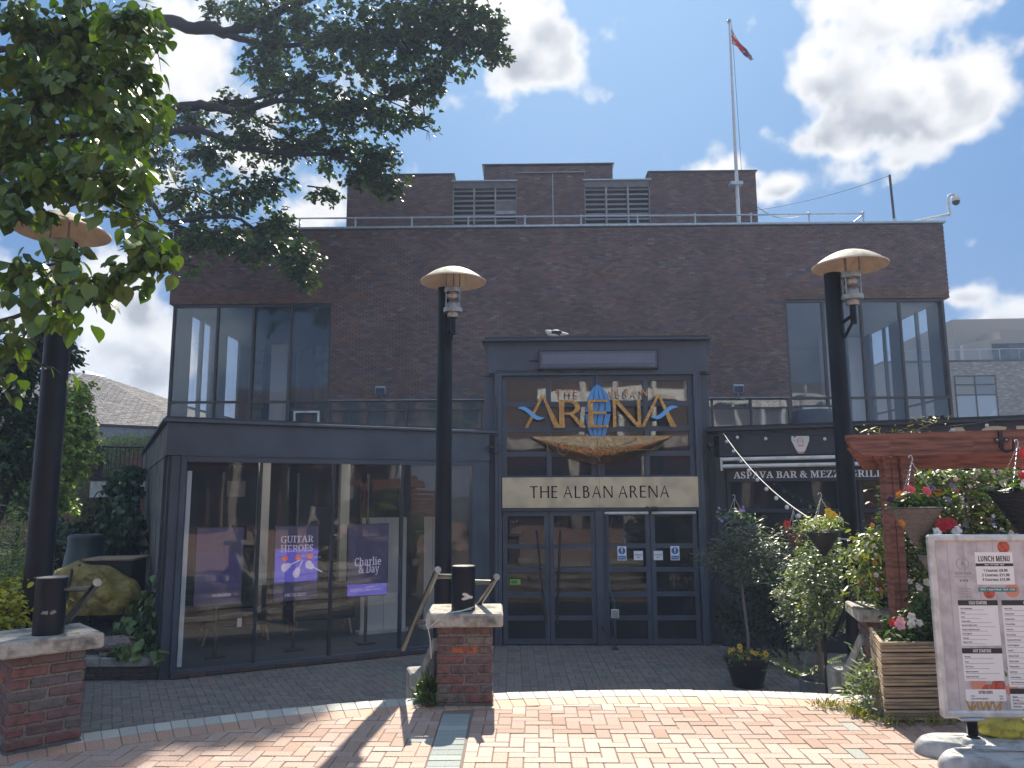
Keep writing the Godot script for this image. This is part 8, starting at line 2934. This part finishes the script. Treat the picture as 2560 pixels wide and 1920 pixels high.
func menu_board() -> void:
	var o := thing("menu_board", "pavement menu board in a grey frame on a heavy pale plastic base", "menu board", Vector3(2.64, 0, -5.0), -1.5)
	var w := 0.92
	var y0 := 0.235
	var y1 := 1.345
	for q in [[0.0, 0.045, y0, y1], [w - 0.045, w, y0, y1], [0.0, w, y0, y0 + 0.045], [0.0, w, y1 - 0.045, y1]]:
		var s := MB.new()
		s.cbox(Vector3((q[0] + q[1]) / 2, (q[2] + q[3]) / 2, 0.001 if q[1] - q[0] > 0.5 else 0.0), Vector3(q[1] - q[0], q[3] - q[2], 0.05), 0.012)
		obj("frame_rail", s, M["sign_frame"], o)
	box_part("backing", Vector3(0.02, y0 + 0.02, -0.015), Vector3(w - 0.02, y1 - 0.02, 0.010), M["print_back"], o)
	var z := 0.0105
	# printed planks
	var pl := MB.new()
	for x in [0.115, 0.215, 0.30, 0.40, 0.60, 0.75]:
		pl.box2(Vector3(x, y0 + 0.046, z), Vector3(x + 0.003, y1 - 0.046, z + 0.0006))
	obj("plank_print", pl, M["print_line"], o)
	# food pictures between the sheets
	for q in [[0.47, 1.265, 0.038, 0], [0.46, 1.165, 0.030, 1], [0.355, 0.985, 0.036, 0], [0.50, 1.0, 0.045, 1], [0.34, 0.90, 0.026, 1], [0.30, 0.385, 0.05, 0], [0.36, 0.42, 0.045, 0], [0.24, 0.44, 0.05, 1], [0.52, 0.33, 0.05, 0], [0.44, 0.40, 0.04, 1]]:
		var d := MB.new()
		d.xf = Transform3D(Basis(Vector3.RIGHT, PI / 2), Vector3(q[0], q[1], z - 0.0003 + q[0] * 0.0004))
		d.lathe([Vector2(0, 0), Vector2(q[2], 0), Vector2(q[2], 0.0003), Vector2(0, 0.0003)], 22, true)
		obj("tomato_print", d, M["print_red"] if q[3] == 0 else M["print_pale_red"], o)
	var ch := MB.new()
	for k in 11:
		ch.xf = Transform3D(Basis(Vector3.BACK, rnd(0.9, 2.2)), Vector3(0.17 + k * 0.019, 0.305 + rnd(-0.01, 0.012), z + 0.0001 + k * 0.00003))
		ch.box(Vector3.ZERO, Vector3(0.085, 0.014, 0.0003))
	obj("chip_print", ch, M["print_chip"], o)
	var gp := MB.new()
	for k in 6:
		gp.xf = Transform3D(Basis(Vector3.BACK, rnd(0, 3.0)), Vector3(0.39 + k * 0.02, 0.46 + k * 0.035, z + 0.0001))
		gp.prism(PackedVector2Array([Vector2(-0.02, 0), Vector2(0, 0.012), Vector2(0.025, 0), Vector2(0, -0.012)]), 0, 0.0003)
	obj("herb_print", gp, M["print_green"], o)
	# emblem and address, upper left
	write("print_text", "A", "Droid Sans", Vector3(0.205, 1.165, z), 0.024, 0.0, M["print_grey"], o, 0.001)
	var wr := MB.new()
	for s in [-1, 1]:
		for k in 8:
			var a := deg_to_rad(-62.0 + k * 17.0)
			wr.xf = Transform3D(Basis(Vector3.BACK, (a + 1.4) if s > 0 else (PI - a - 1.4)), Vector3(0.205 + s * cos(a) * 0.038, 1.165 + sin(a) * 0.036, z + 0.0006))
			wr.prism(PackedVector2Array([Vector2(-0.008, 0), Vector2(0, 0.0035), Vector2(0.008, 0), Vector2(0, -0.0035)]), 0, 0.0005)
	obj("wreath_print", wr, M["print_line"], o)
	write("print_text", "ASPAVA", "Droid Sans", Vector3(0.205, 1.105, z), 0.017, 0.105, M["print_grey"], o, 0.001)
	write("print_text", "RESTAURANT", "Droid Sans", Vector3(0.205, 1.085, z), 0.008, 0.105, M["print_line"], o, 0.001)
	var ic := MB.new()
	for k in 3:
		ic.xf = Transform3D(Basis(Vector3.RIGHT, PI / 2), Vector3(0.185 + k * 0.02, 1.06, z + 0.0004))
		ic.lathe([Vector2(0, 0), Vector2(0.007, 0), Vector2(0.007, 0.0006), Vector2(0, 0.0006)], 14, true)
	obj("icon_print", ic, M["print_grey"], o)
	for q in [["The Alban Arena", 1.012], ["Civic Centre", 0.995], ["St. Albans AL1 3LD", 0.978], ["Tel: 01727 850 284", 0.961]]:
		write("print_text", q[0], "Droid Sans", Vector3(0.205, q[1], z), 0.009, 0.075 if q[1] != 0.995 else 0.05, M["print_line"], o, 0.0008)
	# price sheet
	sheet_print(o, 0.285, 1.035, 0.235, 0.20, z)
	write("print_text", "LUNCH MENU", "Droid Sans", Vector3(0.4025, 1.195, z + 0.002), 0.034, 0.195, M["print_black"], o, 0.001, true)
	box_part("print_bar", Vector3(0.286, 1.148, z + 0.0012), Vector3(0.519, 1.166, z + 0.002), M["print_black"], o)
	write("print_text", "Mon - Fri 12:00 - 4pm", "Droid Sans", Vector3(0.4025, 1.157, z + 0.0022), 0.009, 0.12, M["print_white"], o, 0.0006, true)
	for k in 3:
		write("print_text", ["1 Course: £9.90", "2 Courses: £11.90", "3 Courses: £13.90"][k], "Droid Sans", Vector3(0.405, 1.122 - k * 0.028, z + 0.002), 0.0165, 0.15 + (0.02 if k else 0.0), M["print_black"], o, 0.0008, true)
	box_part("print_bar", Vector3(0.29, 0.992, z + 0.0012), Vector3(0.525, 1.016, z + 0.0022), M["print_teal"], o)
	write("print_text", "OPEN: 7 Days A Week  12:00 - 23:00", "Droid Sans", Vector3(0.4075, 1.004, z + 0.0024), 0.010, 0.215, M["print_white"], o, 0.0006, true)
	# dish lists
	menu_sheet(o, "COLD STARTERS", 0.155, 0.665, 0.245, 0.275, z, ["Garlic Mushrooms", "Hummus", "Cacik", "Tarama Salad", "Hummus & Bulgur Combo", "Hummus & Mushrooms Combo", "Imam Eggplant", "Tabouleh", "Bulgur Salad"])
	menu_sheet(o, "HOT STARTERS", 0.155, 0.455, 0.245, 0.195, z, ["Halloumi", "Sucuk", "Filo Pastry", "Aspava Courgettes", "Aspava Stew Feast"])
	menu_sheet(o, "MAIN COURSES", 0.425, 0.42, 0.40, 0.52, z, ["Adana Kofte", "Grilled Kofte", "Chicken Shish", "Chicken Wings", "Lamb Liver", "Meat Moussaka", "Vegetarian Moussaka", "Stuffed Eggplant", "Falafel", "Halloumi Salad", "Chicken Salad", "Chicken Doner", "Lamb Doner", "Grilled Salmon", "Tiger Shrimp Casserole"])
	menu_sheet(o, "DESSERTS", 0.425, 0.29, 0.40, 0.12, z, ["Baklava", "Ice cream", "Yoghurt & Honey", "Fig Dessert"])
	sheet_print(o, 0.155, 0.335, 0.245, 0.07, z)
	write("print_text", "EXTRA SIDES", "Droid Sans", Vector3(0.277, 0.388, z + 0.002), 0.017, 0.085, M["print_black"], o, 0.0008, true)
	for k in 2:
		write("print_text", ["Chips", "Aspava Roasted Vegetables"][k], "Droid Sans", Vector3(0.185, 0.365 - k * 0.016, z + 0.002), 0.008, 0.025 + k * 0.08, M["print_black"], o, 0.0006, false, true)
		write("print_text", ["£3.50", "£4.00"][k], "Droid Sans", Vector3(0.37, 0.365 - k * 0.016, z + 0.002), 0.008, 0.022, M["print_black"], o, 0.0006)
	# spring post and base
	var s := MB.new()
	s.tube([Vector3(0.17, 0.07, 0.03), Vector3(0.17, 0.235, 0.02)], 0.022, 12)
	for k in 9:
		s.lathe([Vector2(0.022, 0.14 + k * 0.0095), Vector2(0.033, 0.144 + k * 0.0095), Vector2(0.022, 0.148 + k * 0.0095)], 16, false, Vector3(0.17, 0, 0.026))
	obj("spring", s, M["black_plastic"], o)
	box_part("hinge_plate", Vector3(0.10, 0.225, -0.02), Vector3(0.24, 0.24, 0.05), M["galvanised"], o, 0.004)
	var s2 := MB.new()
	s2.tube([Vector3(0.75, 0.07, 0.03), Vector3(0.75, 0.235, 0.02)], 0.028, 12)
	obj("spring", s2, M["black_plastic"], o)
	base_of_board(o)
	# sand bag lying on the base
	var b := thing("sand_bag", "yellow sand bag lying on the menu board's plastic base", "sand bag", Vector3(2.64, 0, -5.0), -1.5)
	var sb := MB.new()
	sb.ball(Vector3.ZERO, Vector3.ONE, 40, 16)
	for j in sb.v.size():
		var p := sb.v[j]
		var q := Vector3(signf(p.x) * pow(absf(p.x), 0.55), signf(p.y) * pow(absf(p.y), 0.8), signf(p.z) * pow(absf(p.z), 0.55))
		var pinch := 1.0 - 0.45 * pow(absf(q.x), 5.0)
		sb.v[j] = Vector3(0.55 + q.x * 0.27, 0.155 + q.y * 0.062 * pinch + 0.006 * sin(q.x * 9.0 + q.z * 6.0) + 0.02 * q.x, -0.13 + q.z * 0.13 + 0.008 * sin(q.x * 11.0))
	obj("bag", sb, M["sandbag_yellow"], b)


func sheet_print(o: Node3D, x: float, y: float, w: float, h: float, z: float) -> void:
	box_part("paper_print", Vector3(x, y, z + 0.0006), Vector3(x + w, y + h, z + 0.0012), M["print_white"], o)


func menu_sheet(o: Node3D, head: String, x: float, y: float, w: float, h: float, z: float, items: Array) -> void:
	sheet_print(o, x, y, w, h, z)
	box_part("print_bar", Vector3(x, y + h - 0.032, z + 0.0013), Vector3(x + w, y + h, z + 0.002), M["print_black"], o)
	write("print_text", head, "Droid Sans", Vector3(x + w / 2.0, y + h - 0.016, z + 0.0021), 0.018, minf(w * 0.45, 0.13), M["print_white"], o, 0.0006, true)
	var step := (h - 0.045) / items.size()
	var ln := MB.new()
	for k in items.size():
		var yy := y + h - 0.045 - k * step - step * 0.2
		write("print_text", items[k], "Droid Sans", Vector3(x + 0.012, yy, z + 0.0016), 0.008, 0.0045 * items[k].length(), M["print_black"], o, 0.0005, true, true)
		ln.box2(Vector3(x + 0.012, yy - step * 0.42, z + 0.0013), Vector3(x + 0.012 + w * rnd(0.45, 0.86), yy - step * 0.42 + 0.0028, z + 0.0017))
	obj("small_print", ln, M["print_line"], o)


func base_of_board(o: Node3D) -> void:
	# two long moulded lobes with a waist between them
	for side in [0, 1]:
		var rows := []
		var cz := -0.10 if side == 0 else 0.19
		for y in 8:
			var v := y / 7.0
			var row := []
			for x in 41:
				var a := TAU * x / 40.0
				var ca := cos(a)
				var sa := sin(a)
				var rx := 0.56 + 0.02 * cos(a * 2.0)
				var rz := 0.155
				var round := sqrt(maxf(0.0, 1.0 - pow(v, 3.0))) if y < 7 else 0.0
				var inset := 1.0 - 0.20 * pow(v, 2.5)
				if y == 7:
					inset = 0.0
				var h := 0.088 * minf(1.0, v * 1.3) + 0.008 * sin(ca * 5.0) * v
				row.append(Vector3(0.45 + signf(ca) * pow(absf(ca), 0.75) * rx * inset, h, cz - signf(sa) * pow(absf(sa), 0.85) * rz * inset))
			rows.append(row)
		var s := MB.new()
		s.sheet(rows)
		obj("base_lobe", s, M["sign_base"], o)
	var c := MB.new()
	c.lathe([Vector2(0.075, 0.07), Vector2(0.062, 0.115), Vector2(0.048, 0.13), Vector2(0.04, 0.13)], 20, false, Vector3(0.17, 0, 0.03))
	c.lathe([Vector2(0.075, 0.07), Vector2(0.062, 0.115), Vector2(0.048, 0.13), Vector2(0.04, 0.13)], 20, false, Vector3(0.75, 0, 0.03))
	obj("collar", c, M["sign_base"], o)
	c = MB.new()
	c.cbox(Vector3(0.45, 0.055, 0.05), Vector3(0.7, 0.10, 0.2), 0.02)
	obj("base_web", c, M["sign_base"], o)


func people() -> void:
	pass
